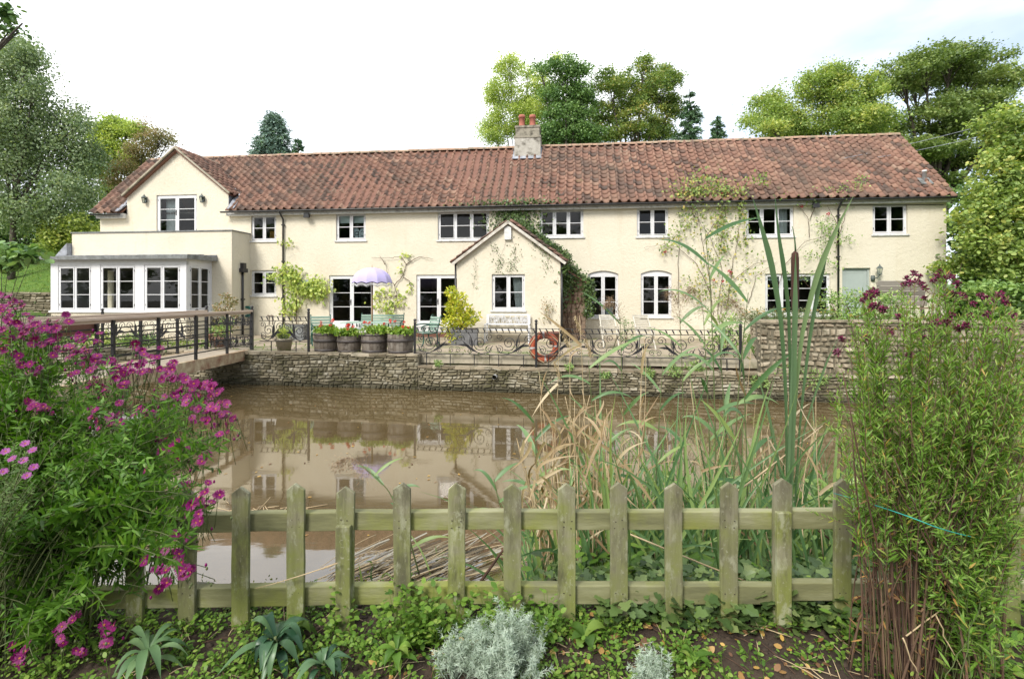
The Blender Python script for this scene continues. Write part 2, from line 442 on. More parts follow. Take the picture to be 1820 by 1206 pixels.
    c = t.mix(t.ramp(f, [(.08, (0, 0, 0)), (.62, (.82, .82, .82))]), c, (.185, .215, .035))
    c = t.mix(t.ramp(t.noise(9, t.pos((1, 1, .28)), 6, .7), [(.50, (0, 0, 0)), (.66, (.85, .85, .85))]), c, (.058, .055, .026))
    c = t.mix(t.ramp(t.noise(16, t.pos((1, 1, .5)), 6, .7), [(.55, (0, 0, 0)), (.66, (.75, .75, .75))]), c, (.36, .37, .25))
    oi = t.new("ShaderNodeObjectInfo")
    c = t.mix(t.math('MULTIPLY', oi.outputs["Random"], .55), c, (.115, .105, .075))
    c = t.mix(t.ramp(t.noise(60, v2, 4), [(.62, (0, 0, 0)), (.70, (.6, .6, .6))]), c, (.33, .33, .24))
    t.color(c); t.bump(t.noise(38, v, 6), .7, .006); M['picket'] = t.fin(.9)
    M['rail_wood'] = noisy("algae_rail", [(.09, .09, .045), (.18, .18, .085), (.31, .305, .19)], 7, .9, .6, 50, .006, stretch=(.18, 1, 1), dirt=((.19, .21, .035), 2.6))
    M['nail'] = noisy("rusty_nail", [(.02, .015, .01), (.05, .03, .02)], 60, .8, 0)
    # ground
    t = NT("garden_ground"); v = t.pos()
    c = t.ramp(t.noise(3.0, v, 8, .65), [(.3, (.022, .014, .009)), (.5, (.05, .032, .02)), (.72, (.085, .06, .036))])
    gr = t.ramp(t.noise(9, v, 8, .7), [(.3, (.045, .09, .012)), (.6, (.085, .15, .022)), (.8, (.14, .19, .04))])
    sy = t.new("ShaderNodeSeparateXYZ"); t.l.new(t.new("ShaderNodeNewGeometry").outputs["Position"], sy.inputs[0])
    c = t.mix(t.ramp(t.math('MULTIPLY', sy.outputs["Y"], .05), [(.66, (0, 0, 0)), (.72, (1, 1, 1))]), c, gr)
    t.color(c); t.bump(t.noise(24, v, 8, .7), .8, .03); M['ground'] = t.fin(.95)
    M['lawn'] = noisy("lawn", [(.04, .10, .008), (.085, .17, .014), (.13, .21, .03)], 2.2, .9, .8, 30, .05)
    # muddy water
    t = NT("muddy_water"); v = t.pos((1, 1, 1))
    t.color(t.ramp(t.noise(.5, v, 4), [(.3, (.088, .062, .028)), (.7, (.116, .084, .040))]))
    t.bump(t.math('ADD', t.noise(2.2, t.pos((.6, 1.5, 1)), 3, .5), t.math('MULTIPLY', t.noise(9, t.pos((.5, 1.6, 1)), 2), .18)),   .022, .05)
    t.b.inputs["IOR"].default_value = 2.35
    M['water'] = t.fin(.035)
    # planting
    M['bark'] = noisy("tree_bark", [(.035, .028, .02), (.09, .075, .055)], 9, .9, .6, 20, .03)
    M['pale_bark'] = noisy("birch_bark", [(.16, .15, .13), (.34, .33, .30)], 6, .9, .4, 20, .02)
    M['stem'] = noisy("green_stem", [(.07, .10, .03), (.12, .14, .05)], 10, .7, 0)
    M['brown_stem'] = noisy("brown_stems", [(.045, .022, .013), (.11, .058, .034)], 25, .9, .3, 80, .004)
    M['red_stem'] = noisy("reddish_stems", [(.07, .036, .024), (.14, .08, .046)], 12, .8, 0)
    M['dry_stem'] = noisy("dry_stems", [(.34, .25, .14), (.52, .41, .25)], 9, .8, .1, 40, .005)
    M['soil'] = noisy("potting_soil", [(.03, .02, .013), (.06, .04, .027)], 20, .95, .6, 50, .02)
mk_materials()
# ------------------------------------------------------------------ ground, water, terrace
def sstep(a, b, x):
    t = np.clip((x - a) / (b - a), 0, 1); return t * t * (3 - 2 * t)
def wall_y(x): return WY0 - WK * x
def near_edge(x): return 2.72 + 0.05 * np.sin(x * 3.1) + 0 * x
_ph = np.random.default_rng(3).random((14, 4))
def wob(x, y, f=1.0):
    z = 0 * x
    for a, b, c, d in _ph: z = z + np.sin(x * f * (1 + 9 * a) * (1 if c > .5 else -1) + y * f * (1 + 9 * b) + 6.28 * d) / (2 + 7 * a)
    return z / 8
def height(x, y):
    x = np.asarray(x, float); y = np.asarray(y, float)
    near = np.where(y < 4, 0.0 + .05 * wob(x, y, 1.2) + .02 * wob(x, y, 5), 0)
    # near bank: drops to the water on the left, a reedy slope on the right
    drop = sstep(0.0, .35, y - near_edge(x))
    left = near * (1 - drop) - 1.35 * drop
    s = np.clip((y - near_edge(x)) / 3.1, 0, 1)
    right = near * (1 - s) - .10 - .14 * sstep(0, .3, s) - 1.15 * s ** 1.3 + .05 * wob(x, y, 2.5)
    right = np.where(y < near_edge(x), near, right)
    wr = sstep(-.35, .45, x)
    bank = left * (1 - wr) + right * wr
    # far side
    b = y - wall_y(x)
    far = -.08 + 0 * x
    xe = x - 6.0 - .42 * np.maximum(0, y - 12.2)
    far = np.where(xe > 0, -.08 + .95 * sstep(0.05, .3, xe) * sstep(.28, .55, b), far)
    k = sstep(-19.0, -20.5, x)
    terr = .25 * sstep(17, 19.5, y) + .8 * sstep(19.5, 21.2, y) + .75 * sstep(21.95, 22.05, y) + 3.1 * sstep(22.1, 31, y)
    far = far + k * terr
    hill = 2.2 * sstep(30, 60, y) + 5.0 * sstep(60, 260, y)
    far = far + hill * (1 - .6 * k)
    m = sstep(.10, .34, b)
    bed = np.where(y < 8, bank, -1.45)
    return bed * (1 - m) + far * m
xs = np.concatenate([-np.geomspace(600, 25, 16), np.arange(-24.6, 24.7, .35), np.geomspace(25, 600, 16)])
xs = np.unique(np.concatenate([xs, np.arange(-3.2, 3.6, .06)]))
ys = np.unique(np.concatenate([-np.geomspace(200, 2, 12), np.arange(-1.5, 1.6, .5), np.arange(1.6, 3.4, .05), np.arange(3.4, 26, .28), np.geomspace(26, 900, 34)]))
X, Y = np.meshgrid(xs, ys); Z = height(X, Y)
nx, ny = len(xs), len(ys)
idx = np.arange(nx * ny).reshape(ny, nx)
F = np.stack([idx[:-1, :-1], idx[:-1, 1:], idx[1:, 1:], idx[1:, :-1]], -1).reshape(-1, 4)
g = MB(); g.V.append(np.stack([X, Y, Z], -1).reshape(-1, 3)); g.n = nx * ny
g.L.append(F.ravel()); g.T.append(np.full(len(F), 4)); g.M.append(np.zeros(len(F), int)); g.A.append(np.full(len(F), .5)); g.S.append(np.ones(len(F), bool))
structure(g.build("ground", M['ground']))
w = MB(); w.raw([(-60, 2.2, WATER), (60, 2.2, WATER), (60, 30, WATER), (-60, 30, WATER)], [(0, 1, 2, 3)])
structure(w.build("water", M['water']))

TZ = 0.05                                     # terrace level
t = MB()
def front(x, back): return wall_y(x) + back * WM
xa, xb = -24.0, 6.05
NT_ = 40
Vt = []
for i in range(NT_ + 1):
    x = xa + (xb - xa) * i / NT_
    y0 = front(x, .36 if x > -2.55 else .22)
    Vt += [(x, y0, -.6), (x, y0, TZ), (x, 23.2, TZ)]
Ft = []
for i in range(NT_):
    a, b = 3 * i, 3 * i + 3
    Ft += [(a, b, b + 1, a + 1), (a + 1, b + 1, b + 2, a + 2)]
Vt += [(8.65, 18.75, TZ), (8.65, 23.2, TZ)]; Ft.append((3 * NT_ + 1, 3 * NT_ + 3, 3 * NT_ + 4, 3 * NT_ + 2))
t.raw(Vt, Ft)
structure(t.build("terrace", M['paving']))

# ------------------------------------------------------------------ stone walls
def stone_courses(mb, o, u, n, length, z0, z1, rows=None, lens=(.12, .42), out=.05, gap=.012, seed=1, slope=0.0, mi=0):
    """rough coursed stones standing on the vertical face o + s*u, pushed out along n; each stone its own tint"""
    r = np.random.default_rng(seed); o, u, n = (np.asarray(q, float) for q in (o, u, n))
    z = z0
    while z < z1 - .03:
        h = min(r.uniform(.055, .14) if rows is None else r.uniform(*rows), z1 - z)
        if z1 - z - h < .035: h = z1 - z
        s = -r.uniform(0, .2)
        while s < length:
            L = r.uniform(*lens) * (1.3 if h < .08 else 1)
            a, b = max(0, s), min(length, s + L)
            if b - a > .04:
                pr = out * r.uniform(.35, 1.25); j = lambda q=.012: r.uniform(-q, q) * (1 + 12 * max(0, h - .08))
                zz0, zz1 = z + gap / 2, z + h - gap / 2
                wv = .03 * sin(a * 2.1 + z * 5) + .012 * sin(a * 9 + z * 31); wv2 = .03 * sin(b * 2.1 + z * 5) + .012 * sin(b * 9 + z * 31)
                q = [(a + gap / 2, zz0 + wv), (b - gap / 2, zz0 + wv2), (b - gap / 2, zz1 + wv2), (a + gap / 2, zz1 + wv)]
                V = [o + u * x + (0, 0, y) - n * .03 for x, y in q]
                ins = min(.02, h * .18)
                cx = [(a + gap / 2 + ins + abs(j()), zz0 + wv + ins + abs(j(.01))), (b - gap / 2 - ins - abs(j()), zz0 + wv2 + ins + abs(j(.01))),
                      (b - gap / 2 - ins - abs(j()), zz1 + wv2 - ins - abs(j(.01))), (a + gap / 2 + ins + abs(j()), zz1 + wv - ins - abs(j(.01)))]
                V += [o + u * x + (0, 0, y) + n * (pr + j(.01)) for x, y in cx]
                mb.raw(V, [(4, 5, 6, 7), (0, 1, 5, 4), (1, 2, 6, 5), (2, 3, 7, 6), (3, 0, 4, 7)], mi, r.random())
            s += L
        z += h
def coping(mb, o, u, n, length, z, depth, thick=(.05, .09), lens=(.3, .7), seed=1, over=.04, mi=0):
    r = np.random.default_rng(seed); s = 0; o, u, n = (np.asarray(q, float) for q in (o, u, n))
    while s < length:
        L = min(r.uniform(*lens), length - s)
        if L > .08:
            h = r.uniform(*thick); ov = over * r.uniform(.2, 1.3); dz = r.uniform(-.012, .012)
            j = lambda: r.uniform(-.014, .014)
            V = []
            for zz, k in ((z + dz - h, 0), (z + dz, 1)):
                V += [o + u * (s + .006 + j() * k) + n * (ov + j()) + (0, 0, zz + j() * .5), o + u * (s + L - .006 + j() * k) + n * (ov + j()) + (0, 0, zz + j() * .5),
                      o + u * (s + L - .006) - n * depth + (0, 0, zz), o + u * (s + .006) - n * depth + (0, 0, zz)]
            mb.raw(V, BOXF, mi, r.random())
        s += L
def wall_core(mb, o, u, n, length, z0, z1, depth, mi=0):
    o, u, n = (np.asarray(q, float) for q in (o, u, n))
    V = []
    for z in (z0, z1):
        V += [o + (0, 0, z), o + u * length + (0, 0, z), o + u * length - n * depth + (0, 0, z), o - n * depth + (0, 0, z)]
    mb.raw(V, BOXF, mi)

# moat wall: left part up to terrace level, right part lower with a set-back concrete kerb
def on_wall(x): return np.array((x, wall_y(x), 0.0))
XL, XM, XR = -24.0, -2.52, 16.0
mw = thing("moat_wall", "long mossy rubble stone wall rising straight out of the brown water below the terrace", "stone wall", (0, WY0, -1))
def sub(mb, name, mats, par, loc): return mb.build(name, mats, par)
def rel(mb, root):
    for i in range(len(mb.V)): mb.V[i] = mb.V[i] - np.array(root.location)
    return mb
b = MB()
lenL, lenR = (XM - XL) * WM, (XR - XM) * WM
stone_courses(b, on_wall(XL), WD, WN, lenL, -1.25, TZ - .03, rows=(.04, .13), lens=(.07, .27), out=.035, gap=.009, seed=11)
stone_courses(b, on_wall(XM), WD, WN, lenR, -1.25, -.27, rows=(.04, .13), lens=(.07, .27), out=.035, gap=.009, seed=12)
wall_core(b, on_wall(XL) - WN * .02, WD, WN, lenL, -1.6, TZ - .05, .3, 1)
wall_core(b, on_wall(XM) - WN * .02, WD, WN, lenR, -1.6, -.28, .3, 1)
rel(b, mw).build("stonework", [M['stone'], M['mortar']], mw)
b = MB()
coping(b, on_wall(XL), WD, WN, lenL, TZ + .02, .34, seed=5)
coping(b, on_wall(XM), WD, WN, lenR, -.225, .36, (.05, .08), (.2, .55), 6, .03)
rel(b, mw).build("coping", M['stone_pale'], mw)
b = MB()
coping(b, on_wall(XM) - WN * .28, WD, WN, (6.05 - XM) * WM, TZ + .012, .2, (.2, .24), (1.4, 2.2), 7, .02)
rel(b, mw).build("kerb", M['kerb'], mw)
dp = MB()
pc = WL(880, -.02, -.47) 
dp.tube([pc - WN * .1, pc + WN * .12], .058, 14, 0, .5, False); dp.tube([pc + WN * .11, pc - WN * .1], .05, 14, 1, .5, False)
rel(dp, mw).build("drain_pipe", [M['white_worn'], M['black_plastic']], mw)

# taller garden wall on the right
gw = thing("garden_wall", "pale rubble garden wall right of the railings holding up the flower bed", "stone wall", tuple(on_wall(6.0)))
b = MB(); o = on_wall(5.98) - WN * .02
GL = 11.0
stone_courses(b, o, WD, WN, GL, -.25, 1.0, rows=(.08, .2), lens=(.08, .25), out=.055, gap=.02, seed=21)
RD = nrm(np.array((.40, .917, 0.0))); RN = np.array((-.917, .40, 0.0))
stone_courses(b, o + RD * 6.2, -RD, RN, 6.2, -.1, .98, rows=(.08, .17), lens=(.12, .36), gap=.02, seed=22)
wall_core(b, o - WN * .01, WD, WN, GL, -.3, .98, .3, 1)
wall_core(b, o + RD * 6.2 - RN * .012, -RD, RN, 6.15, -.3, .97, .28, 1)
rel(b, gw).build("stonework", [M['stone_pale'], M['mortar']], gw)
b = MB(); coping(b, o, WD, WN, GL, 1.06, .36, (.05, .08), (.2, .45), 23, .03)
rel(b, gw).build("coping", M['stone_pale'], gw)

# low dry-stone wall under the lawn on the far left
lw = thing("lawn_wall", "low dark dry stone wall edging the sloping lawn left of the cottage", "stone wall", (-24, 21.9, 1))
b = MB(); o = np.array((-34.0, 21.9, 0))
stone_courses(b, o, (1, 0, 0), (0, -1, 0), 15.2, .85, 1.78, rows=(.07, .16), lens=(.2, .5), seed=31)
wall_core(b, o + (0, .02, 0), (1, 0, 0), (0, -1, 0), 15.2, .4, 1.74, .3, 1)
coping(b, o, (1, 0, 0), (0, -1, 0), 15.2, 1.84, .36, seed=32)
rel(b, lw).build("stonework", [M['stone_dry'], M['mortar']], lw)

# near bank: mossy edging stones behind the picket fence
eb = MB(); r = np.random.default_rng(41)
def rock(mb, c, sx, sy, sz, mi=0, rnd=.5, seed=0, sub=2):
    rr = np.random.default_rng(seed)
    bm = bmesh.new(); bmesh.ops.create_icosphere(bm, subdivisions=sub, radius=1.0)
    V = np.array([v.co[:] for v in bm.verts]); F_ = [tuple(v.index for v in f.verts) for f in bm.faces]; bm.free()
    dirs = nrm(rr.normal(size=(9, 3)))
    for d in dirs:                                              # cut flats into the lump
        k = V @ d; lim = rr.uniform(.55, .85); over = np.maximum(0, k - lim); V -= over[:, None] * d
    V += rr.normal(size=V.shape) * .025
    V = V * np.array((sx, sy, sz)); a = rr.uniform(0, 6.28)
    V[:, :2] = V[:, :2] @ np.array([[cos(a) if sx == sy else 1, 0], [0, 1]])
    mb.raw(V + np.asarray(c), F_, mi, rnd, True)
x = -3.4
while x < 3.4:
    L = r.uniform(.14, .34)
    zt = .03 + r.uniform(-.05, .03)
    rock(eb, (x + L / 2, 2.70 + r.uniform(-.02, .03), zt - .12), L * .56, .10, .15, 0, r.random(), int(x * 1000) % 9999)
    if x < .1: rock(eb, (x + L / 2, 2.76 + r.uniform(-.02, .02), -.36 + r.uniform(-.04, .04)), L * .58, .12, .17, 0, r.random(), int(x * 700) % 9999)
    x += L
tag(eb.build("bank_edging", M['mossy']), "row of rough moss covered stones edging the near bank behind the picket fence", "edging stones")
# ------------------------------------------------------------------ the cottage (local x along the front, y into the house, z up)
H = thing("cottage", "long cream rendered two storey cottage with red pantile roof across the water", "house", (0, HY0, 0), rz=-atan(HK))
U0, U1 = HU(178), HU(1682)
EZ = 5.16                      # wall top under the eaves
HB = 2.79                      # ridge set back
DEPTH = 2 * HB
RIDGE = 8.27
WT = .30
SL = (RIDGE - 5.20) / (HB + .30)          # roof slope: z = 5.20 + SL*(y+.30)
def roofz(y): return 5.20 + SL * (y + .30)

def wall_grid(mb, u0, u1, z0, z1, holes, y0, y1, mi=0, mi_in=1):
    """a slab with rectangular openings; all faces, reveals too"""
    us = sorted(set([u0, u1] + [q for h in holes for q in (h[0], h[2])])); zs = sorted(set([z0, z1] + [q for h in holes for q in (h[1], h[3])]))
    us = [q for q in us if u0 <= q <= u1]; zs = [q for q in zs if z0 <= q <= z1]
    def hole(i, j):
        uc, zc = (us[i] + us[i + 1]) / 2, (zs[j] + zs[j + 1]) / 2
        return any(h[0] < uc < h[2] and h[1] < zc < h[3] for h in holes)
    V, F_, mi_l = [], [], []
    ids = {}
    def vid(i, j, k):
        if (i, j, k) not in ids:
            ids[(i, j, k)] = len(V); V.append((us[i], (y0, y1)[k], zs[j]))
        return ids[(i, j, k)]
    nu, nz_ = len(us) - 1, len(zs) - 1
    solid = [[not hole(i, j) for j in range(nz_)] for i in range(nu)]
    sol = lambda i, j: 0 <= i < nu and 0 <= j < nz_ and solid[i][j]
    for i in range(nu):
        for j in range(nz_):
            if not solid[i][j]: continue
            F_.append((vid(i, j, 0), vid(i + 1, j, 0), vid(i + 1, j + 1, 0), vid(i, j + 1, 0))); mi_l.append(mi)
            F_.append((vid(i, j + 1, 1), vid(i + 1, j + 1, 1), vid(i + 1, j, 1), vid(i, j, 1))); mi_l.append(mi_in)
            for (a, b_, di, dj) in (((i, j), (i, j + 1), -1, 0), ((i + 1, j), (i + 1, j + 1), 1, 0), ((i, j), (i + 1, j), 0, -1), ((i, j + 1), (i + 1, j + 1), 0, 1)):
                if not sol(i + di, j + dj):
                    F_.append((vid(*a, 0), vid(*b_, 0), vid(*b_, 1), vid(*a, 1))); mi_l.append(mi)
    mb.raw(V, F_, mi_l)

def rect(px0, py0, px1, py1, p=0.0):
    return (HU(px0, p), HZ((px0 + px1) / 2, py1, p), HU(px1, p), HZ((px0 + px1) / 2, py0, p))
WIN = {  # name: (pixel box, lights, rows)
    'a': ((446, 380, 491, 428), 2, 2), 'b': ((597, 376, 650, 427), 2, 2), 'c': ((778, 372, 869, 426), 3, 2), 'd': ((959, 370, 1037, 421), 3, 2),
    'e': ((1132, 367, 1188, 420), 2, 2), 'f': ((1326, 366, 1411, 420), 3, 2), 'g': ((1551, 362, 1613, 416), 2, 2),
    'h': ((446, 480, 491, 525), 2, 2), 'r': ((1360, 486, 1476, 560), 4, 3),
    'A': ((1045, 481, 1099, 564), 2, 3), 'B': ((1139, 480, 1194, 563), 2, 3)}
DOORS = {'D': ((585, 489, 665, 579), 2, 3), 'E': ((740, 488, 820, 579), 2, 3), 'G': ((278, 346, 350, 418), 2, 3)}
GREEN = rect(1497, 476, 1547, 572)
R = {k: rect(*v[0]) for k, v in list(WIN.items()) + list(DOORS.items())}
for k in 'abcdefg':                      # tuck the upper windows just below the fascia
    r_ = R[k]; R[k] = (r_[0], r_[1], r_[2], min(r_[3], 5.03))
GU0, GU1 = HU(226), HU(406)              # the big gable
GA = ((GU0 + GU1) / 2 + .05, HZ(313, 268)); GE = HZ(312, 346)
holes = [R[k] for k in R if k != 'G'] + [GREEN, (R['G'][0], R['G'][1], R['G'][2], EZ)]
wb = MB()
wall_grid(wb, U0, U1, -.3, EZ, holes, 0, WT)
# gable above eaves height: left pier, right pier, triangle over the door
d0, d1, dz = R['G'][0], R['G'][2], R['G'][3]
gz = lambda u: GE + (GA[1] - GE) * (1 - abs(u - GA[0]) / ((GU1 - GU0) / 2))
wb.prism([(GU0, EZ), (d0, EZ), (d0, dz), (d0, gz(d0)), (GU0, GE)], 0, WT)
wb.prism([(d1, EZ), (GU1, EZ), (GU1, GE), (d1, gz(d1)), (d1, dz)], 0, WT)
wb.prism([(d0, dz), (d1, dz), (d1, gz(d1)), GA, (d0, gz(d0))], 0, WT)
for u in (GU0, GU1):                     # cheeks of the gable running back into the roof
    a, b_ = (u, u + .12) if u == GU0 else (u - .12, u)
    wb.raw([(a, WT, EZ), (b_, WT, EZ), (b_, WT, GE), (a, WT, GE), (a, 1.0, EZ), (b_, 1.0, EZ), (b_, 1.0, GE), (a, 1.0, GE)],
           [(0, 1, 2, 3), (4, 7, 6, 5), (0, 3, 7, 4), (1, 5, 6, 2), (3, 2, 6, 7)], 0)
# arch infill above the two segmental headed windows
for k in 'AB':
    u0, z0, u1, z1 = R[k]; n = 12; rise = .13
    pts = [(u0 + (u1 - u0) * i / n, z1 - rise + rise * sin(pi * i / n) ** .8) for i in range(n + 1)]
    for i in range(n):
        (a, za), (c, zc) = pts[i], pts[i + 1]
        if z1 - max(za, zc) < 1e-3 and i not in (0, n - 1): continue
        V = [(a, 0, za), (c, 0, zc), (c, 0, z1), (a, 0, z1), (a, WT, za), (c, WT, zc), (c, WT, z1), (a, WT, z1)]
        wb.raw(V, [(0, 1, 2, 3), (4, 7, 6, 5), (0, 4, 5, 1)], 0)
# end gables, back
for u, s in ((U0, 1), (U1, -1)):
    a, b_ = (u, u + WT) if s > 0 else (u - WT, u)
    poly = [(WT + .002, -.3), (DEPTH, -.3), (DEPTH, EZ), (HB, RIDGE - .1), (WT + .002, EZ + WT * SL * .8)]
    V = [(a, y, z) for y, z in poly] + [(b_, y, z) for y, z in poly]; n = len(poly)
    wb.raw(V, [tuple(range(n)), tuple(range(2 * n - 1, n - 1, -1))] + [((i + 1) % n, i, n + i, n + (i + 1) % n) for i in range(n)], [0 if s > 0 else 1, 1 if s > 0 else 0] + [0] * n)
wb.box((U0 + WT, DEPTH - WT, -.3), (U1 - WT, DEPTH, EZ), 0)
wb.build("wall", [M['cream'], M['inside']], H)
ib = MB()
ib.box((U0 + WT, WT, 2.95), (U1 - WT, DEPTH - WT, 3.1)); ib.box((U0 + WT, WT, EZ + .04), (U1 - WT, DEPTH - WT, EZ + .1)) ; ib.box((U0 + WT, WT, .1), (U1 - WT, DEPTH - WT, .16))
for px in (545, 700, 905, 1115, 1250, 1485):
    u = HU(px); ib.box((u, WT, .16), (u + .1, DEPTH - WT, 2.95)); ib.box((u, WT, 3.1), (u + .1, DEPTH - WT, EZ + .04))
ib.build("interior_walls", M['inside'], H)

# ---- windows
def make_window(r_, lights, rows, y=0.07, arch=0.0, door=False, sill=True, handle=False, tilt=0.0):
    u0, z0, u1, z1 = r_
    fw, dp_ = .055, .07
    zt = z1 - arch
    f = MB()
    wf = .06 if not door else .065
    f.box((u0, y, z0), (u0 + wf, y + dp_, zt - wf)); f.box((u1 - wf, y, z0), (u1, y + dp_, zt - wf))
    if arch:
        n = 12; pts = [(u0 + (u1 - u0) * i / n, z1 - arch + arch * sin(pi * i / n) ** .8) for i in range(n + 1)]
        f.prism([(u0, zt - wf), (u1, zt - wf)] + pts[::-1], y, y + dp_)
    else:
        f.box((u0, y, zt - wf), (u1, y + dp_, zt))
    f.box((u0 + wf, y + .002, z0), (u1 - wf, y + dp_, z0 + wf))
    iw = (u1 - u0 - 2 * wf)
    mul = .05 if not door else .0
    cw = (iw - mul * (lights - 1)) / lights
    for i in range(1, lights):
        if mul: f.box((u0 + wf + i * cw + (i - 1) * mul, y + .003, z0 + wf), (u0 + wf + i * cw + i * mul, y + dp_, zt - wf))
    root = f.build("french_door" if door else "window", M['white'], H)
    gl = MB()
    for i in range(lights):
        a = u0 + wf + i * (cw + mul) + .003; b_ = a + cw - .006; c0, c1 = z0 + wf + .003, zt - wf - .003
        s = .075 if door else .04; bs = .14 if door else s; yy = y - .014
        cb = MB()
        cb.box((a, yy, c0), (a + s, yy + .05, c1)); cb.box((b_ - s, yy, c0), (b_, yy + .05, c1))
        cb.box((a + s, yy + .001, c0), (b_ - s, yy + .05, c0 + bs)); cb.box((a + s, yy + .001, c1 - s), (b_ - s, yy + .05, c1))
        for j in range(1, rows):
            zz = c0 + bs + (c1 - c0 - s - bs) * j / rows
            cb.box((a + s, yy + .008, zz - .012), (b_ - s, yy + .045, zz + .012))
        if door and handle and i == 0:
            cb.box((b_ - .055, yy - .012, z0 + .85), (b_ - .02, yy, z0 + 1.08), 1); cb.bar((b_ - .04, yy - .04, z0 + 1.0), (b_ - .16, yy - .04, z0 + 1.0), .016, .016, mi=1); cb.bar((b_ - .04, yy - .04, z0 + 1.0), (b_ - .04, yy, z0 + 1.0), .014, .014, mi=1)
        for zz in (c0 + .12, c1 - .18):                          # hinges on the outer edge
            e = a - .012 if i == 0 else b_ + .0
            if i in (0, lights - 1): cb.box((e, yy - .006, zz), (e + .012, yy + .01, zz + .07), 1)
        cb.build("casement", [M['white'], M['black_iron']], root)
        gl.raw([(a + s, yy + .026, c0 + bs), (b_ - s, yy + .026, c0 + bs), (b_ - s, yy + .026, c1 - s), (a + s, yy + .026, c1 - s)], [(0, 1, 2, 3)])
    go_ = gl.build("glass", M['glass'], root)
    if tilt:
        zc_ = (z0 + z1) / 2; go_.location = (0, y, zc_); go_.rotation_euler = (tilt, 0, 0)
        for v_ in go_.data.vertices: v_.co.y -= y; v_.co.z -= zc_
    if sill:
        sb = MB(); sb.box((u0 - .05, -.05, z0 - .06), (u1 + .05, y + .02, z0 - .004)); sb.build("sill", M['white_worn'], root)
    return root
W_OBJ = {}
for k, (bx_, li, ro) in WIN.items():
    W_OBJ[k] = make_window(R[k], li, ro, arch=.13 if k in 'AB' else 0, tilt={'c': -.16, 'e': -.17}.get(k, 0))
for k, (bx_, li, ro) in DOORS.items():
    W_OBJ[k] = make_window(R[k], li, ro, y=.05, door=True, sill=False, handle=True)
def dress(k, name, mat, fu0, fu1, fz0, fz1, y=.32, wavy=False):
    u0, z0, u1, z1 = R[k]; b = MB()
    a, c = u0 + (u1 - u0) * fu0, u0 + (u1 - u0) * fu1; zl, zh = z0 + (z1 - z0) * fz0, z0 + (z1 - z0) * fz1
    if wavy:
        n = 14; pts = [(a + (c - a) * i / n, y + .03 * sin(i * 1.9)) for i in range(n + 1)]
        V = [(x, yy, zl) for x, yy in pts] + [(x, yy, zh) for x, yy in pts] + [(x, yy + .006, zl) for x, yy in pts] + [(x, yy + .006, zh) for x, yy in pts]; m = n + 1
        b.raw(V, [(i, i + 1, m + i + 1, m + i) for i in range(n)] + [(2 * m + i + 1, 2 * m + i, 3 * m + i, 3 * m + i + 1) for i in range(n)], 0, .5, True)
    else: b.box((a, y, zl), (c, y + .012, zh))
    return b.build(name, mat, W_OBJ[k])
dress('G', 'curtain', M['cloth'], .10, .38, .02, .96, wavy=True)
dress('b', 'blind', M['blind'], .06, .95, .66, .98, .20)
dress('r', 'blind', M['blind'], .03, .97, .84, .99, .20)
dress('f', 'curtain', M['cloth'], .68, .95, .05, .97, wavy=True)
dress('a', 'cushion', M['orange'], .52, .95, .05, .42, .4)
dress('d', 'box', M['terracotta'], .34, .66, .03, .12, .36)
dress('A', 'card', M['card'], .60, .85, .06, .22, .30)
# heart-shaped card with its two letters, seen through the glass of the second upper window
u0, z0, u1, z1 = R['b']; hc = (u0 + (u1 - u0) * .74, z0 + (z1 - z0) * .24)
pts = [(16 * sin(q) ** 3, 13 * cos(q) - 5 * cos(2 * q) - 2 * cos(3 * q) - cos(4 * q)) for q in np.linspace(0, 2 * pi, 40, endpoint=False)]
hb_ = MB(); hb_.prism([(hc[0] + x * .0185, hc[1] + z * .021) for x, z in pts], .16, .168)
heart = hb_.build("heart_card", M['card'], W_OBJ['b'])
lb = MB()
def stroke(pts, w=.028):
    lb.tube([(x, .158, z) for x, z in pts], w / 2, 5)
cq = (hc[0] - .12, hc[1] + .03)
stroke([(cq[0] + .07 * cos(q), cq[1] + .07 * sin(q)) for q in np.linspace(.3, 2 * pi - .3, 14)]); stroke([(cq[0] + .075, cq[1] + .09), (cq[0] + .075, cq[1] - .17)])
cc = (hc[0] + .12, hc[1] + .02)
stroke([(cc[0] + .08 * cos(q), cc[1] + .10 * sin(q)) for q in np.linspace(2.5, -2.5, 14)])
lb.build("letters", M['black_iron'], W_OBJ['b'])

# green door
u0, z0, u1, z1 = GREEN
gd = MB(); s = .06
gd.box((u0, .08, z0), (u0 + s, .16, z1)); gd.box((u1 - s, .08, z0), (u1, .16, z1)); gd.box((u0 + s, .08, z1 - s), (u1 - s, .16, z1))
gdo = gd.build("plank_door", M['green_door'], H)
gp = MB(); gp.box((u0 + s + .004, .11, z0), (u1 - s - .004, .15, z1 - s - .004))
gp.box((u0 + s + .09, .104, z1 - s - .12), (u1 - s - .09, .11, z1 - s - .1)); gp.box((u0 + s + .09, .104, z0 + .1), (u0 + s + .11, .11, z1 - s - .12)); gp.box((u1 - s - .11, .104, z0 + .1), (u1 - s - .09, .11, z1 - s - .12))
gp.build("door_leaf", M['green_door'], gdo)

# doorsteps
for k in 'DE':
    u0, z0, u1, z1 = R[k]
    b = MB(); b.box((u0 - .1, -.32, -.1), (u1 + .1, -.002, z0 - .26)); b.box((u0 - .04, -.12, z0 - .26), (u1 + .04, .05, z0 - .003), 1)
    b.build("doorstep", [M['brown_wood'], M['white_worn']], H)

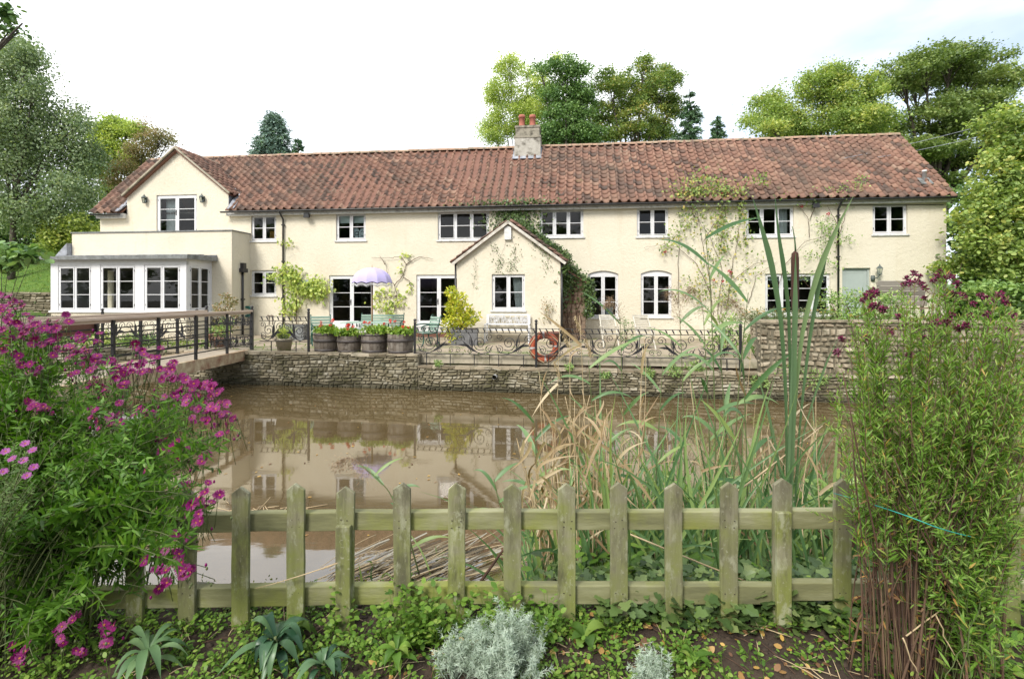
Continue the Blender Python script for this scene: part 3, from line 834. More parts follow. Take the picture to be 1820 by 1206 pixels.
# ---- pantile roofs
def pantiles(mb, o, u, up, nrm_, W, Lr, tw=.335, th=.31, skip=None, seed=3, jit=1.0):
    """o: eaves corner, u along the eaves, up along the slope; one S-curved tile after another"""
    r = np.random.default_rng(seed); o, u, up, nv = (np.asarray(q, float) for q in (o, u, up, nrm_))
    nc = int(round(W / tw)); tw = W / nc; nr = max(1, int(math.ceil(Lr / th))); th = Lr / nr
    prof = [(0.0, .010), (.07, .062), (.17, .092), (.28, .070), (.36, .015), (.50, -.022), (.74, -.026), (.92, -.006), (1.02, .018)]
    k = len(prof)
    for j in range(nr):
        for i in range(nc):
            if skip is not None and skip(o + u * (i + .5) * tw + up * (j + .5) * th): continue
            lift = .036 + r.uniform(0, .014) * jit; dx = (r.uniform(-.004, .004) + .018 * sin(j * .7 + .05 * i)) * jit; dz = r.uniform(-.010, .008) * jit; tl = r.uniform(-.02, .02) * jit
            sag = (.022 * sin(i * .31 + j * .2) + .03 * sin(i * .083 + 1.0)) * jit
            V = []
            for q, (s_, off) in enumerate(((-.055, lift), (th, .0))):
                for x, h in prof:
                    V.append(o + u * (i * tw + x * tw + dx) + up * (j * th + s_ + tl * (x - .5)) + nv * (h + off + dz + sag))
            for x, h in prof:                                     # thickness of the lower edge
                V.append(o + u * (i * tw + x * tw + dx) + up * (j * th - .055 + tl * (x - .5)) + nv * (h + lift - .028 + dz + sag))
            F_ = [(q, q + 1, k + q + 1, k + q) for q in range(k - 1)] + [(2 * k + q, 2 * k + q + 1, q + 1, q) for q in range(k - 1)]
            mb.raw(V, F_, 0, r.random(), True)
def flat_roof_board(mb, o, u, up, nv, W, L, mi=1):
    o, u, up, nv = (np.asarray(q, float) for q in (o, u, up, nv))
    V = [o, o + u * W, o + u * W + up * L, o + up * L]
    V = [v - nv * .06 for v in V] + [v - nv * .02 for v in V]
    mb.raw(V, BOXF, mi)
slope = np.array((0, 1, SL)) / sqrt(1 + SL * SL); snorm = np.array((0, -SL, 1)) / sqrt(1 + SL * SL)
LS = (HB + .30) * sqrt(1 + SL * SL)
gr_half = (GU1 - GU0) / 2 + .10
GS = (GA[1] - GE) / ((GU1 - GU0) / 2)
def gable_z(u): return GA[1] + .06 - GS * abs(u - GA[0])
def skip_main(c):
    return (abs(c[0] - GA[0]) < gr_half + .1) and (c[2] < gable_z(c[0]) + .02) 
rb = MB()
pantiles(rb, (U0 - .12, -.30, 5.20), (1, 0, 0), slope, snorm, U1 - U0 + .24, LS, skip=skip_main, seed=5)
pantiles(rb, (U1 + .12, DEPTH + .30, 5.20), (-1, 0, 0), slope * (1, -1, 1), snorm * (1, -1, 1), U1 - U0 + .24, LS, tw=.5, th=.5, seed=6)
# boarding beneath, left open where the gable breaks through
for a, c in ((U0 - .1, GU0 - .02), (GU1 + .02, U1 + .1)):
    flat_roof_board(rb, (a, -.26, 5.20 + .04 * SL), (1, 0, 0), slope, snorm, c - a, LS - .06)
yb = 2.2
flat_roof_board(rb, (GU0 - .02, yb, roofz(yb)), (1, 0, 0), slope, snorm, GU1 - GU0 + .04, (HB - yb) * sqrt(1 + SL * SL) - .02)
flat_roof_board(rb, (U1 + .1, DEPTH + .26, 5.20 + .04 * SL), (-1, 0, 0), slope * (1, -1, 1), snorm * (1, -1, 1), U1 - U0 + .2, LS - .06)
roof = rb.build("roof", [M['tile'], M['brown_wood']], H)
gb = MB()
gy0, gy1 = -.16, 2.55
for s_ in (-1, 1):
    dirv = np.array((-s_ , 0, GS)) / sqrt(1 + GS * GS); nv = np.array((s_ * GS, 0, 1)) / sqrt(1 + GS * GS)
    e = np.array((GA[0] + s_ * gr_half, gy0 if s_ > 0 else gy1, GA[1] - GS * gr_half)) + nv * .03
    pantiles(gb, e, (0, s_, 0), dirv, nv, gy1 - gy0, gr_half * sqrt(1 + GS * GS), tw=.30, th=.29, seed=8 + s_)
    flat_roof_board(gb, e, (0, s_, 0), dirv, nv, gy1 - gy0, gr_half * sqrt(1 + GS * GS))
gro = gb.build("gable_roof", [M['tile'], M['brown_wood']], H)
vb = MB()
for s_ in (-1, 1):                                                # bedded verge strips, lead valley and little lead cheek
    a = np.array((GA[0], gy0 - .02, GA[1] + .09)); e = np.array((GA[0] + s_ * (gr_half + .02), gy0 - .02, GA[1] - GS * (gr_half + .02) + .07))
    vb.bar(a, e, .06, .10, (0, -1, 0))
vb.build("verge", M['kerb'], gro)
lb2 = MB()
for s_ in (-1, 1):
    top = np.array((GA[0], (GA[1] - 5.20) / SL - .30 - .05, GA[1])); eu = GA[0] + s_ * (gr_half + .05); ez = gable_z(eu); bot = np.array((eu, (ez - 5.20) / SL - .3, ez))
    lb2.bar(bot + snorm * .045, top + snorm * .045, .16, .02, snorm)
    eb2 = np.array((eu + s_ * .12, -.30, 5.22)); lb2.bar(eb2 + snorm * .05, bot + snorm * .05, .30, .02, snorm)
    lb2.box((GU0 - .012 if s_ < 0 else GU1, .0, EZ - .02), (GU0 if s_ < 0 else GU1 + .012, .98, GE))
lb2.build("lead_flashing", M['lead'], gro)
rg = MB()
def ridge_caps(mb, a, b_, seed=1, rad=.13, L=.46):
    r = np.random.default_rng(seed); a, b_ = np.array(a), np.array(b_); n = int(np.linalg.norm(b_ - a) / L); d = (b_ - a) / n; dn = d / np.linalg.norm(d); sd_ = np.cross(dn, (0, 0, 1))
    for i in range(n):
        z = r.uniform(-.012, .012); p = a + d * i + (0, 0, z); q = a + d * (i + 1.0) + (0, 0, z + r.uniform(-.006, .006))
        V = []
        for c in (p + dn * .006, q - dn * .006):
            for th in np.linspace(0, pi, 9): V.append(c + sd_ * rad * cos(th) + np.array((0, 0, rad * .9 * sin(th) - .03)))
        mb.raw(V, [(j, j + 1, 9 + j + 1, 9 + j) for j in range(8)] + [tuple(range(9))[::-1], tuple(range(9, 18))], 0, r.random(), False)
ridge_caps(rg, (U0 - .1, HB, RIDGE + .02), (U1 + .1, HB, RIDGE + .02), 3)
rg.build("ridge_tiles", M['ridge_tile'], roof)
rg = MB(); ridge_caps(rg, (GA[0], gy0, GA[1] + .06), (GA[0], gy1 - .1, GA[1] + .06), 4); rg.build("ridge_tiles", M['ridge_tile'], gro)

# chimneys, flue
def HYp(px, py, yb): # local point at depth yb behind the front
    return HU(px, -yb), HZ(px, py, -yb)
c0, _ = HYp(915, 0, HB - .4); c1, _ = HYp(961, 0, HB - .4)
cb = MB(); zc = RIDGE
cz1 = HYp(937, 245, HB - .4)[1]; cz2 = HYp(937, 229, HB - .4)[1]
cb.box((c0, HB - .62, zc - .9), (c1, HB + .3, cz1)); cb.box((c0 + .05, HB - .57, cz1), (c1 - .05, HB + .25, cz2), 1)
cb.box((c0 + .02, HB - .60, cz2), (c1 - .02, HB + .28, cz2 + .09), 1); cb.box((c0 - .02, HB - .64, cz1 - .06), (c1 + .02, HB + .32, cz1 + .03), 1)
ch = cb.build("chimney", [M['stack'], noisy("mossy_stack_top", [(.17, .155, .12), (.32, .29, .23)], 5, .95, .4, 30, .02, dirt=((.06, .055, .04), 4))], roof)
for px in (927, 946):
    u, _ = HYp(px, 0, HB - .3); top = HYp(px, 204, HB - .3)[1]; hh = top - cz2 - .05
    pb = MB(); pb.lathe([(.155, 0), (.15, .05), (.135, .08), (.125, hh - .14), (.15, hh - .13), (.15, hh - .05), (.135, hh), (.10, hh), (.10, hh - .3)], (u, HB - .16, cz2 + .07), 14); pb.build("chimney_pot", M['terracotta'], roof)
fl = MB(); yl = HB - .66
fl.bar((c0 - .12, yl, roofz(yl) + .07), (c1 + .12, yl, roofz(yl) + .07), .26, .03, snorm); 
for u in (c0 - .03, c1 + .03): fl.bar((u, yl, roofz(yl) + .08), (u, HB, roofz(HB) + .05), .16, .03, snorm)
fl.build("lead_apron", M['lead'], roof)
u, z = HYp(1416, 242, DEPTH * .8); b = MB(); b.box((u - .34, DEPTH * .62, 7.2), (u + .34, DEPTH * .76, z - .42)); b.lathe([(.09, 0), (.09, .2)], (u - .1, DEPTH * .69, z - .42)); b.build("rear_chimney", M['stack'], roof)
yf = .35; u, z = HYp(1643, 320, yf); b = MB(); b.lathe([(.065, -.05), (.065, .34), (.075, .34), (.075, .40), (.05, .40)], (u, yf, roofz(yf)), 12); b.bar((u - .2, yf - .05, roofz(yf - .05) + .05), (u + .2, yf - .05, roofz(yf - .05) + .05), .4, .02, snorm, 1); b.build("flue", [M['white'], M['lead_edge']], roof)

# gutters, fascia, downpipes
fb = MB()
for a, c in ((U0 - .02, GU0 - .04), (GU1 + .03, U1 + .02)):
    fb.box((a, -.18, EZ - .17), (c, -.003, EZ + .03))
fb.build("fascia", M['white_worn'], H)
ga = MB()
def gutter(a, c, y, z, r=.06):
    n = 8; V = []
    for x in (a, c):
        for th in np.linspace(pi, 2 * pi, n): V.append((x, y + r * cos(th), z + r * sin(th)))
        for th in np.linspace(2 * pi, pi, n): V.append((x, y + (r - .008) * cos(th), z + (r - .008) * sin(th)))
    m = 2 * n; ga.raw(V, [(j, (j + 1) % m, m + (j + 1) % m, m + j) for j in range(m)], 0, .5, True)
gutter(GU1 - .1, U1 + .1, -.335, EZ - .015, .065); gutter(U0 - .1, GU0 - .05, -.335, EZ - .015, .065)
x = GU1
while x < U1:
    ga.box((x, -.30, EZ - .03), (x + .03, -.19, EZ + .0)); x += .9
ga.build("gutter", M['black_plastic'], H)
def downpipe(u, z0, z1, y=-.07, r=.035, swan=True):
    b = MB()
    path = ([(u, -.335, EZ - .04), (u, -.32, EZ - .10), (u, y, EZ - .34)] if swan else [(u, y, z1)]) + [(u, y, z0)]
    b.tube(path, r, 8)
    z = z1 - .6
    while z > z0: b.box((u - .055, y - .045, z), (u + .055, y + .06, z + .05)); z -= 1.5
    b.build("downpipe", M['black_plastic'], H)
downpipe(HU(503, .07), .1, EZ); downpipe(HU(1490, .07), .8, EZ)
cbm = MB(); cbm.tube([(HU(1493), -.012, EZ - .2), (U1 - .1, -.012, EZ - .25)], .012, 5); cbm.build("cable", M['black_plastic'], H)

# ---- left extension: parapet box, bay with lead roof
BP = 1.15; BU0, BU1 = HU(128, BP), HU(412, BP)
BT = HZ(300, 412, BP)
YP = 2.50; YU0, YU1 = HU(90, YP), HU(331, YP)
YS, YH, YR = HZ(210, 553, YP), HZ(210, 464, YP), HZ(210, 458, YP)
xb_ = MB()
xb_.box((BU0, -BP, 2.75), (BU1, -.004, BT))                                       # upper band (solid flat-roofed box)
xb_.box((YU1 + .0, -BP, -.3), (BU1, -BP + .28, 2.75)); xb_.box((BU1 - .28, -BP + .28, -.3), (BU1, -.004, 2.75)); 
xb_.box((YU0 + .02, -YP, -.3), (YU1, -YP + .25, YS)); xb_.box((YU1 - .25, -YP + .25, -.3), (YU1, -BP - .002, YS)); xb_.box((YU0 + .02, -YP + .25, -.3), (YU0 + .27, -.004, YS))
xb_.box((YU0 + .3, -.1, -.3), (YU1 - .3, -.02, 2.75), 1)
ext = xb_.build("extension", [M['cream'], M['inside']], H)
cp = MB(); cp.box((BU0 - .04, -BP - .04, BT), (BU1 + .04, -BP + .25, BT + .045)); cp.box((BU1 - .2, -BP + .25, BT), (BU1 + .04, -.006, BT + .045)); cp.box((BU0 - .04, -BP + .25, BT), (BU0 + .2, -.006, BT + .045))
cp.build("parapet_coping", M['lead_edge'], ext)
pb = MB()
posts = [(90, 103), (163, 178), (241, 256), (321, 331)]
for a, c in posts: pb.box((HU(a, YP), -YP - .0, YS + .02), (HU(c, YP), -YP + .12, YH))
pb.box((YU0 - .03, -YP - .06, YS - .05), (YU1 + .06, -YP + .14, YS + .02)); pb.box((YU1 - .14, -YP + .14, YS - .05), (YU1 + .06, -BP - .003, YS + .02)); pb.box((YU0 - .03, -YP + .14, YS - .05), (YU0 + .14, -.005, YS + .02))
hz = HZ(210, 471, YP)
pb.box((YU0, -YP - .001, hz), (YU1, -YP + .12, YR)); pb.box((YU1 - .121, -YP + .12, hz), (YU1 + .001, -BP - .004, YR))
pb.box((YU1 - .12, -YP + .12, YS + .02), (YU1, -YP + .16, hz)); pb.box((YU1 - .12, -BP - .08, YS + .02), (YU1, -BP - .004, hz)); pb.box((YU0, -YP + .12, YS + .02), (YU0 + .1, -.2, YR))
bayo = pb.build("bay", M['white'], H)
for a, c in ((103, 163), (178, 241), (256, 321)):
    rr_ = (HU(a, YP) + .006, YS + .022, HU(c, YP) - .006, hz - .002)
    wdw = make_window(rr_, 2, 3, y=-YP + .02, sill=False)
# return light facing the terrace: the same window turned a quarter
L_ = (YP - BP) - .16 - .09
wdw = make_window((0, YS + .022, L_, hz - .002), 2, 3, y=.02, sill=False)
wdw.rotation_euler = (0, 0, pi / 2); wdw.location = (YU1, -YP + .165, 0)
lr = MB()
lr.raw([(YU0 - .28, -YP - .22, YR), (YU1 + .22, -YP - .22, YR), (YU1 + .22, -BP, YR + .14), (YU1 + .22, 0, YR + .2), (YU0 - .28, 0, YR + .2),
        (YU0 - .28, -YP - .22, YR + .05), (YU1 + .22, -YP - .22, YR + .05), (YU1 + .22, -BP, YR + .19), (YU1 + .22, -.0, YR + .25), (YU0 - .28, -.0, YR + .25)],
       [(4, 3, 2, 1, 0), (5, 6, 7, 8, 9), (0, 1, 6, 5), (1, 2, 7, 6), (2, 3, 8, 7), (4, 0, 5, 9)])
lr.box((YU0 - .3, -YP - .26, YR - .07), (YU1 + .25, -YP - .2, YR + .07), 1); lr.box((YU1 + .19, -YP - .2, YR - .07), (YU1 + .25, -BP - .01, YR + .09), 1)
for i in range(8):
    u = YU0 + (YU1 - YU0) * (i + .5) / 8; lr.tube([(u, -YP - .25, YR + .07), (u, -BP, YR + .2)], .022, 6)
lr.build("lead_roof", [M['lead'], M['lead_edge']], bayo)
hb2 = MB(); yk = -.55; uk = BU1 + .05
hb2.tube([(uk, yk, .1), (uk, yk, 2.95)], .045, 8); hb2.box((uk - .05, yk - .16, 2.62), (uk + .12, yk + .16, 2.78)); hb2.box((uk - .05, yk - .09, 2.78), (uk + .1, yk + .09, 3.0)); hb2.box((uk - .06, yk - .07, 1.5), (uk + .06, yk + .07, 1.56))
hb2.build("hopper_downpipe", M['black_plastic'], H)
sk = MB(); sk.raw([(BU0 - .55, -BP - .2, YR + .2), (BU0 - .02, -BP - .2, YR + .2), (BU0 - .02, -BP - .2, YR + .72), (BU0 - .55, 0.5, YR + .2), (BU0 - .02, 0.5, YR + .2), (BU0 - .02, .5, YR + .72)], [(0, 1, 2), (5, 4, 3), (0, 2, 5, 3), (1, 4, 5, 2), (0, 3, 4, 1)])
sk.build("side_rooflight", M['lead'], H)

# ---- porch gable in the middle
PP = 2.0; PU0, PU1 = HU(812, PP), HU(996, PP); PA = (HU(904, PP), HZ(904, 396, PP)); PE = HZ(905, 464, PP)
PR = rect(874, 487, 933, 551, PP)
pm = MB()
wall_grid(pm, PU0, PU1, -.3, PE, [PR], -PP, -PP + .25)
pm.prism([(PU0, PE), (PU1, PE), PA], -PP, -PP + .25)
pm.box((PU0, -PP + .25, -.3), (PU0 + .22, -.004, PE)); pm.box((PU1 - .22, -PP + .25, -.3), (PU1, -.004, PE))
pm.box((PU0 + .25, -.02, .2), (PU1 - .25, -.006, PE), 1)
po = pm.build("porch", [M['cream'], M['inside']], H)
R['P'] = PR; W_OBJ['P'] = None
pw = make_window(PR, 2, 2, y=-PP + .07, sill=False)
b = MB(); b.box((PR[0] - .05, -PP - .05, PR[1] - .06), (PR[2] + .05, -PP + .09, PR[1] - .004)); b.build("sill", M['white_worn'], pw)
b = MB(); n = 12; a, c = PR[0] + (PR[2] - PR[0]) * .70, PR[0] + (PR[2] - PR[0]) * .94
pts = [(a + (c - a) * i / n, -PP + .3 + .03 * sin(i * 1.9)) for i in range(n + 1)]
b.raw([(x, y, PR[1] + .02) for x, y in pts] + [(x - (.12 if i < 5 else .0), y, PR[3] - .05) for i, (x, y) in enumerate(pts)], [(i, i + 1, n + 2 + i, n + 1 + i) for i in range(n)], 0, .5, True); b.build("curtain", M['cloth'], pw)
ps = (PA[1] - PE) / ((PU1 - PU0) / 2); ph_ = (PU1 - PU0) / 2 + .12
prb = MB()
for s_ in (-1, 1):
    dirv = np.array((-s_, 0, ps)) / sqrt(1 + ps * ps); nv = np.array((s_ * ps, 0, 1)) / sqrt(1 + ps * ps)
    e = np.array((PA[0] + s_ * ph_, -PP - .14 if s_ > 0 else -.01, PA[1] - ps * ph_)) + nv * .03
    pantiles(prb, e, (0, s_, 0), dirv, nv, PP + .13, ph_ * sqrt(1 + ps * ps), tw=.3, th=.29, seed=18 + s_)
    flat_roof_board(prb, e, (0, s_, 0), dirv, nv, PP + .13, ph_ * sqrt(1 + ps * ps))
pro = prb.build("porch_roof", [M['tile'], M['brown_wood']], po)
b = MB()
for s_ in (-1, 1): b.bar((PA[0] - s_ * .03, -PP - .15, PA[1] + .03), (PA[0] + s_ * (ph_ + .04), -PP - .15, PA[1] - ps * (ph_ + .04) + .01), .05, .095, (0, -1, 0)[::1] if False else (0, 0, 1))
b.build("bargeboard", noisy("lichened_bargeboard", [(.30, .27, .21), (.46, .43, .37), (.56, .54, .49)], 7, .8, .2, 40, .005), po)
b = MB(); b.tube([(PU1 + .05, -PP + .02, .05), (PU1 + .05, -PP + .02, PE - .05)], .035, 8); b.build("downpipe", M['black_plastic'], po)
b = MB(); b.tube([(PU0 - .05, -PP + .02, .05), (PU0 - .05, -PP + .02, PE - .05)], .035, 8)
b.box((PU0 - .13, -PP - .1, PE - .08), (PU0 + .02, -PP + .1, PE + .0)); b.build("downpipe", M['black_plastic'], po)
b = MB(); ua, za = HU(903, PP), HZ(903, 414, PP)
b.prism([(ua - .12, za - .24), (ua + .12, za - .24), (ua + .12, za + .18), (ua, za + .24), (ua - .12, za + .18)], -PP - .10, -PP - .002); b.build("alarm_box", M['white_worn'], H)

# lean-to wood store right of the porch
LP = 1.1; lu0, lu1 = PU1 + .02, HU(1040, LP)
lz = 2.1
b = MB(); r = np.random.default_rng(4); z = 0
while z < lz:
    h = .15; b.bar((lu0, -LP - .01, z + h / 2), (lu1, -LP - .01, z + h / 2), .03, h - .012, (0, -.25, 1), 0, r.random()); b.bar((lu1, -LP, z + h / 2), (lu1, -.01, z + h / 2), .03, h - .012, (.25, 0, 1), 0, r.random()); z += h
lt = b.build("lean_to", M['clad'], H)
b = MB(); b.raw([(lu0, -LP - .1, 2.75), (lu1 + .12, -LP - .1, 2.12), (lu1 + .12, 0, 2.12), (lu0, 0, 2.75), (lu0, -LP - .1, 2.69), (lu1 + .12, -LP - .1, 2.06), (lu1 + .12, 0, 2.06), (lu0, 0, 2.69)], [(0, 1, 2, 3), (7, 6, 5, 4), (0, 4, 5, 1), (1, 5, 6, 2)]); b.build("lean_to_roof", M['brown_wood'], lt)
b = MB(); b.prism([(lu0, lz), (lu1, lz), (lu0, 2.68)], -LP, -LP + .03); b.build("gable_boards", M['clad'], lt)

# ---- wall fittings
def lantern(u, z, y=0.0, bracket=False):
    b = MB()
    if bracket:
        b.lathe([(.06, -.1), (.075, 0), (.06, .1)], (u - .12, y - .02, z - .28), 10, 0); b.tube(bez((u - .12, y - .04, z - .26), (u - .1, y - .26, z - .34), (u, y - .22, z - .14), 8), .018, 6, 0)
        yy = y - .22
    else:
        b.box((u - .05, y - .03, z - .12), (u + .05, y, z + .12)); yy = y - .11; b.bar((u, y, z), (u, yy, z), .03, .03)
    b.lathe([(.03, -.17), (.085, -.15), (.07, -.13)], (u, yy, z), 6, 0, smooth=False); b.lathe([(.06, -.13), (.095, .06)], (u, yy, z), 6, 1, smooth=False)
    for q in range(6):
        t_ = q * pi / 3; b.bar((u + .062 * cos(t_), yy + .062 * sin(t_), z - .13), (u + .098 * cos(t_), yy + .098 * sin(t_), z + .06), .012, .012)
    b.lathe([(.12, .06), (.10, .09), (.045, .15), (.02, .17), (.02, .20), (.001, .23)], (u, yy, z), 6, 0, smooth=False)
    return b.build("wall_lantern", [noisy("verdigris_metal", [(.06, .075, .07), (.11, .13, .12)], 20, .6, .1), M['glass']], H)
lantern(HU(260), HZ(260, 355)); lantern(HU(362), HZ(362, 354)); lantern(HU(1563, .2), HZ(1563, 480, .2), bracket=True)
for px, py in ((550, 383), (1445, 365)):
    u, z = HU(px), HZ(px, py); b = MB(); b.box((u - .05, -.05, z - .0), (u + .05, 0, z + .1)); b.bar((u, -.05, z + .03), (u + .02, -.2, z - .02), .03, .03); b.prism([(u - .12, z - .12), (u + .12, z - .12), (u + .10, z + .06), (u - .10, z + .06)], -.28, -.16); b.build("floodlight", M['black_plastic'], H)
u0, z0 = HU(532, .03), HZ(532, 500, .03); b = MB(); b.box((u0, -.05, z0 - .12), (u0 + .55, -.02, z0 + .06)); b.box((u0 + .03, -.055, z0 - .09), (u0 + .52, -.05, z0 + .03), 1); b.build("house_sign", [M['lead'], M['card']], H)
b = MB()
for px in (479, 485): u, z = HU(px), HZ(px, 562); b.tube([(u, -.03, z - .35), (u, -.03, z), (u - .06, -.1, z + .04)], .012, 6); b.bar((u - .05, -.05, z + .06), (u + .05, -.05, z + .02), .02, .02)
b.build("taps", M['rust_iron'], H)

# power cables from the right
cbx = MB()
for (pa, pb_, sag) in (((1500, 300), (1830, 196), .3), ((1560, 318), (1830, 214), .35)):
    a, c = HW(HU(pa[0], -1.2), -1.2, roofz(1.2) + .3), P(pb_[0], pb_[1], 24.0)
    cbx.tube(bez(a, (a + c) / 2 - (0, 0, sag), c + (c - a) * .6, 14), .011, 4)
tag(cbx.build("power_cables", M['lead']), "pair of thin pale overhead cables running from the roof towards the right hand trees", "cables")
# ------------------------------------------------------------------ ironwork: railings, bridge, gate
def spiral2(c, r0, r1, a0, turns, n=36):
    t = np.linspace(0, 1, n); r = r0 + (r1 - r0) * t ** .85; a = a0 + 2 * pi * turns * t
    return np.stack([c[0] + r * np.cos(a), c[1] + r * np.sin(a)], -1)
def put2(o, d, pts, off=None):
    """panel coordinates (s, z) to the world"""
    P2 = np.asarray(pts, float); V = np.asarray(o)[None] + P2[:, :1] * np.asarray(d)[None]; V[:, 2] += P2[:, 1]
    return V
def leaf2(mb, o, d, nv, a, b, w, th=.012, bend=.0):
    a, b = np.array(a, float), np.array(b, float); t = nrm((b - a)[None])[0]; s_ = np.array((-t[1], t[0])); L = np.linalg.norm(b - a)
    pr = [(0, .12), (.12, .35), (.3, .9), (.45, .75), (.55, 1.0), (.75, .6), (1, 0.02)]
    up = [a + t * L * x + s_ * (w * y + bend * sin(pi * x)) for x, y in pr]; dn = [a + t * L * x + s_ * (-w * y * .8 + bend * sin(pi * x)) for x, y in pr]
    k = len(pr); V = []
    for off in (-th, th):
        for q in up + dn: V.append(np.asarray(o) + np.asarray(d) * q[0] + (0, 0, q[1]) + np.asarray(nv) * off)
    F_ = []
    for i in range(k - 1):
        F_ += [(i, i + 1, k + i + 1, k + i), (2 * k + i + 1, 2 * k + i, 3 * k + i, 3 * k + i + 1), (i + 1, i, 2 * k + i, 2 * k + i + 1), (k + i, k + i + 1, 3 * k + i + 1, 3 * k + i)]
    mb.raw(V, F_)
def scroll_panel(mb, o, d, nv, L, z0, z1, mod=.86, seed=1, small=False):
    h = z1 - z0; n = max(1, int(round(L / mod))); m = L / n; R_ = h * .36
    for i in range(n):
        x = i * m; fl = 1 if i % 2 == 0 else -1
        X_ = lambda q: x + (q if fl > 0 else 1 - q) * m
        def sp(c, r0, r1, a0, tu, rad=.011):
            pts = spiral2((c[0] * m, c[1]), r0, r1, a0, tu)
            if fl < 0: pts[:, 0] = m - pts[:, 0]
            pts[:, 0] += x
            mb.tube(put2(o, d, pts), rad, 5)
        c = (.36, z0 + h * .52)
        sp(c, R_, .028, -2.2, 1.9)
        sp((.12, z0 + h * .80), h * .17, .02, -1.2, 1.4, .009)
        sp((.13, z0 + h * .22), h * .20, .02, 1.9, -1.5, .009)
        sp((.62, z0 + h * .15), h * .14, .015, 2.0, 1.5, .008)
        sp((.86, z0 + h * .72), h * .22, .02, 3.6, -1.4, .010)
        sp((.92, z0 + h * .18), h * .15, .015, .8, 1.4, .008)
        q = [(X_(.04), z0 + h * .40), (X_(.14), z0 + h * .08), (X_(.34), z0 + h * .01), (X_(.52), z0 + h * .18), (X_(.62), z0 + h * .5), (X_(.60), z0 + h * .86), (X_(.66), z0 + h)]
        t_ = np.linspace(0, len(q) - 1, 24); qq = np.stack([np.interp(t_, range(len(q)), [p[k] for p in q]) for k in (0, 1)], -1)
        mb.tube(put2(o, d, qq), .011, 5)
        leaf2(mb, o, d, nv, (X_(.40), z0 + h * .06), (X_(.80), z0 + h * .62), .036 * h / .5, bend=-.03 * fl)
        leaf2(mb, o, d, nv, (X_(.54), z0 + h * .30), (X_(.58), z0 + h * .80), .03 * h / .5)
        leaf2(mb, o, d, nv, (X_(.60), z0 + h * .34), (X_(.92), z0 + h * .42), .03 * h / .5, bend=.02 * fl)
def iron_railing(label, x0, x1, posts, back, zb, slant=True, mod=.86, grp=None, nbase=True):
    o = np.array((x0, wall_y(x0) + back * WM, zb)); L = (x1 - x0) * WM
    root = thing("iron_railing", label, "railing", tuple(o), grp)
    d, nv = WD, WN; O = np.zeros(3)
    for s_ in posts:
        b = MB(); p = d * s_; b.bar(p + (0, 0, -.05), p + (0, 0, 1.10), .055, .055, (0, 1, 0)); b.lathe([(.03, 1.10), (.045, 1.115), (.03, 1.13), (.02, 1.14), (.042, 1.165), (.042, 1.19), (.02, 1.215), (.001, 1.22)], tuple(p), 10)
        b.build("post", M['black_iron'], root)
    for z, w_ in ((.98, .014), (.86, .016), (.28, .02)):
        b = MB(); b.bar(d * .02 + (0, 0, z), d * (L - .02) + (0, 0, z), .03, w_); b.build("rail", M['black_iron'], root)
    b = MB(); n = int(L / .165)
    for i in range(n):
        s_ = (i + .5) * L / n
        if slant: b.tube([d * (s_ - .03) + (0, 0, .985), d * (s_ + .005) + (0, 0, .93), d * (s_ + .03) + (0, 0, .865)], [.013, .02, .008], 5)
        else: b.tube([d * s_ + (0, 0, .985), d * s_ + (0, 0, .92), d * s_ + (0, 0, .865)], [.011, .018, .011], 5)
    b.build("spindles", M['black_iron'], root)
    ps_ = sorted(posts); bays = [(a, c) for a, c in zip(([0] if ps_[0] > .1 else []) + ps_, ps_[1:] + ([L] if ps_[-1] < L - .1 else []) if ps_[0] <= .1 else ps_ + ([L] if ps_[-1] < L - .1 else [])) if c - a > .2]
    for a, c in bays:
        b = MB(); scroll_panel(b, d * (a + .03), d, nv, c - a - .06, .29, .86, mod); b.build("scroll_panel", M['black_iron'], root)
        b = MB(); k = max(2, int((c - a) / .62))
        for i in range(k): b.bar(d * (a + (i + .5) * (c - a) / k) + (0, 0, -.03), d * (a + (i + .5) * (c - a) / k) + (0, 0, .28), .022, .022, (0, 1, 0))
        b.build("feet", M['black_iron'], root)
    return root
xa = WL(457, .12)[0]; xb = WL(548, .12)[0]
iron_railing("short scrolled iron railing between the bridge and the flower barrels", xa + .05, xb, [(xb - xa - .05) * WM], .14, TZ + .02)
xc, xd, xe = WL(737, .1)[0], WL(953, .1)[0], WL(1317, .1)[0]
iron_railing("long scrolled iron railing with a lifebuoy hung on its middle post", xc, xe, [0.0, (xd - xc) * WM, (xe - xc) * WM], .13, -.20, True, .95)
xf = -9.25
iron_railing("scrolled iron railing on the wall edge left of the bridge, seen through the bridge rails", -15.6, xf, [0.0, 3.2, (xf + 15.6) * WM], .14, TZ, True, .9)

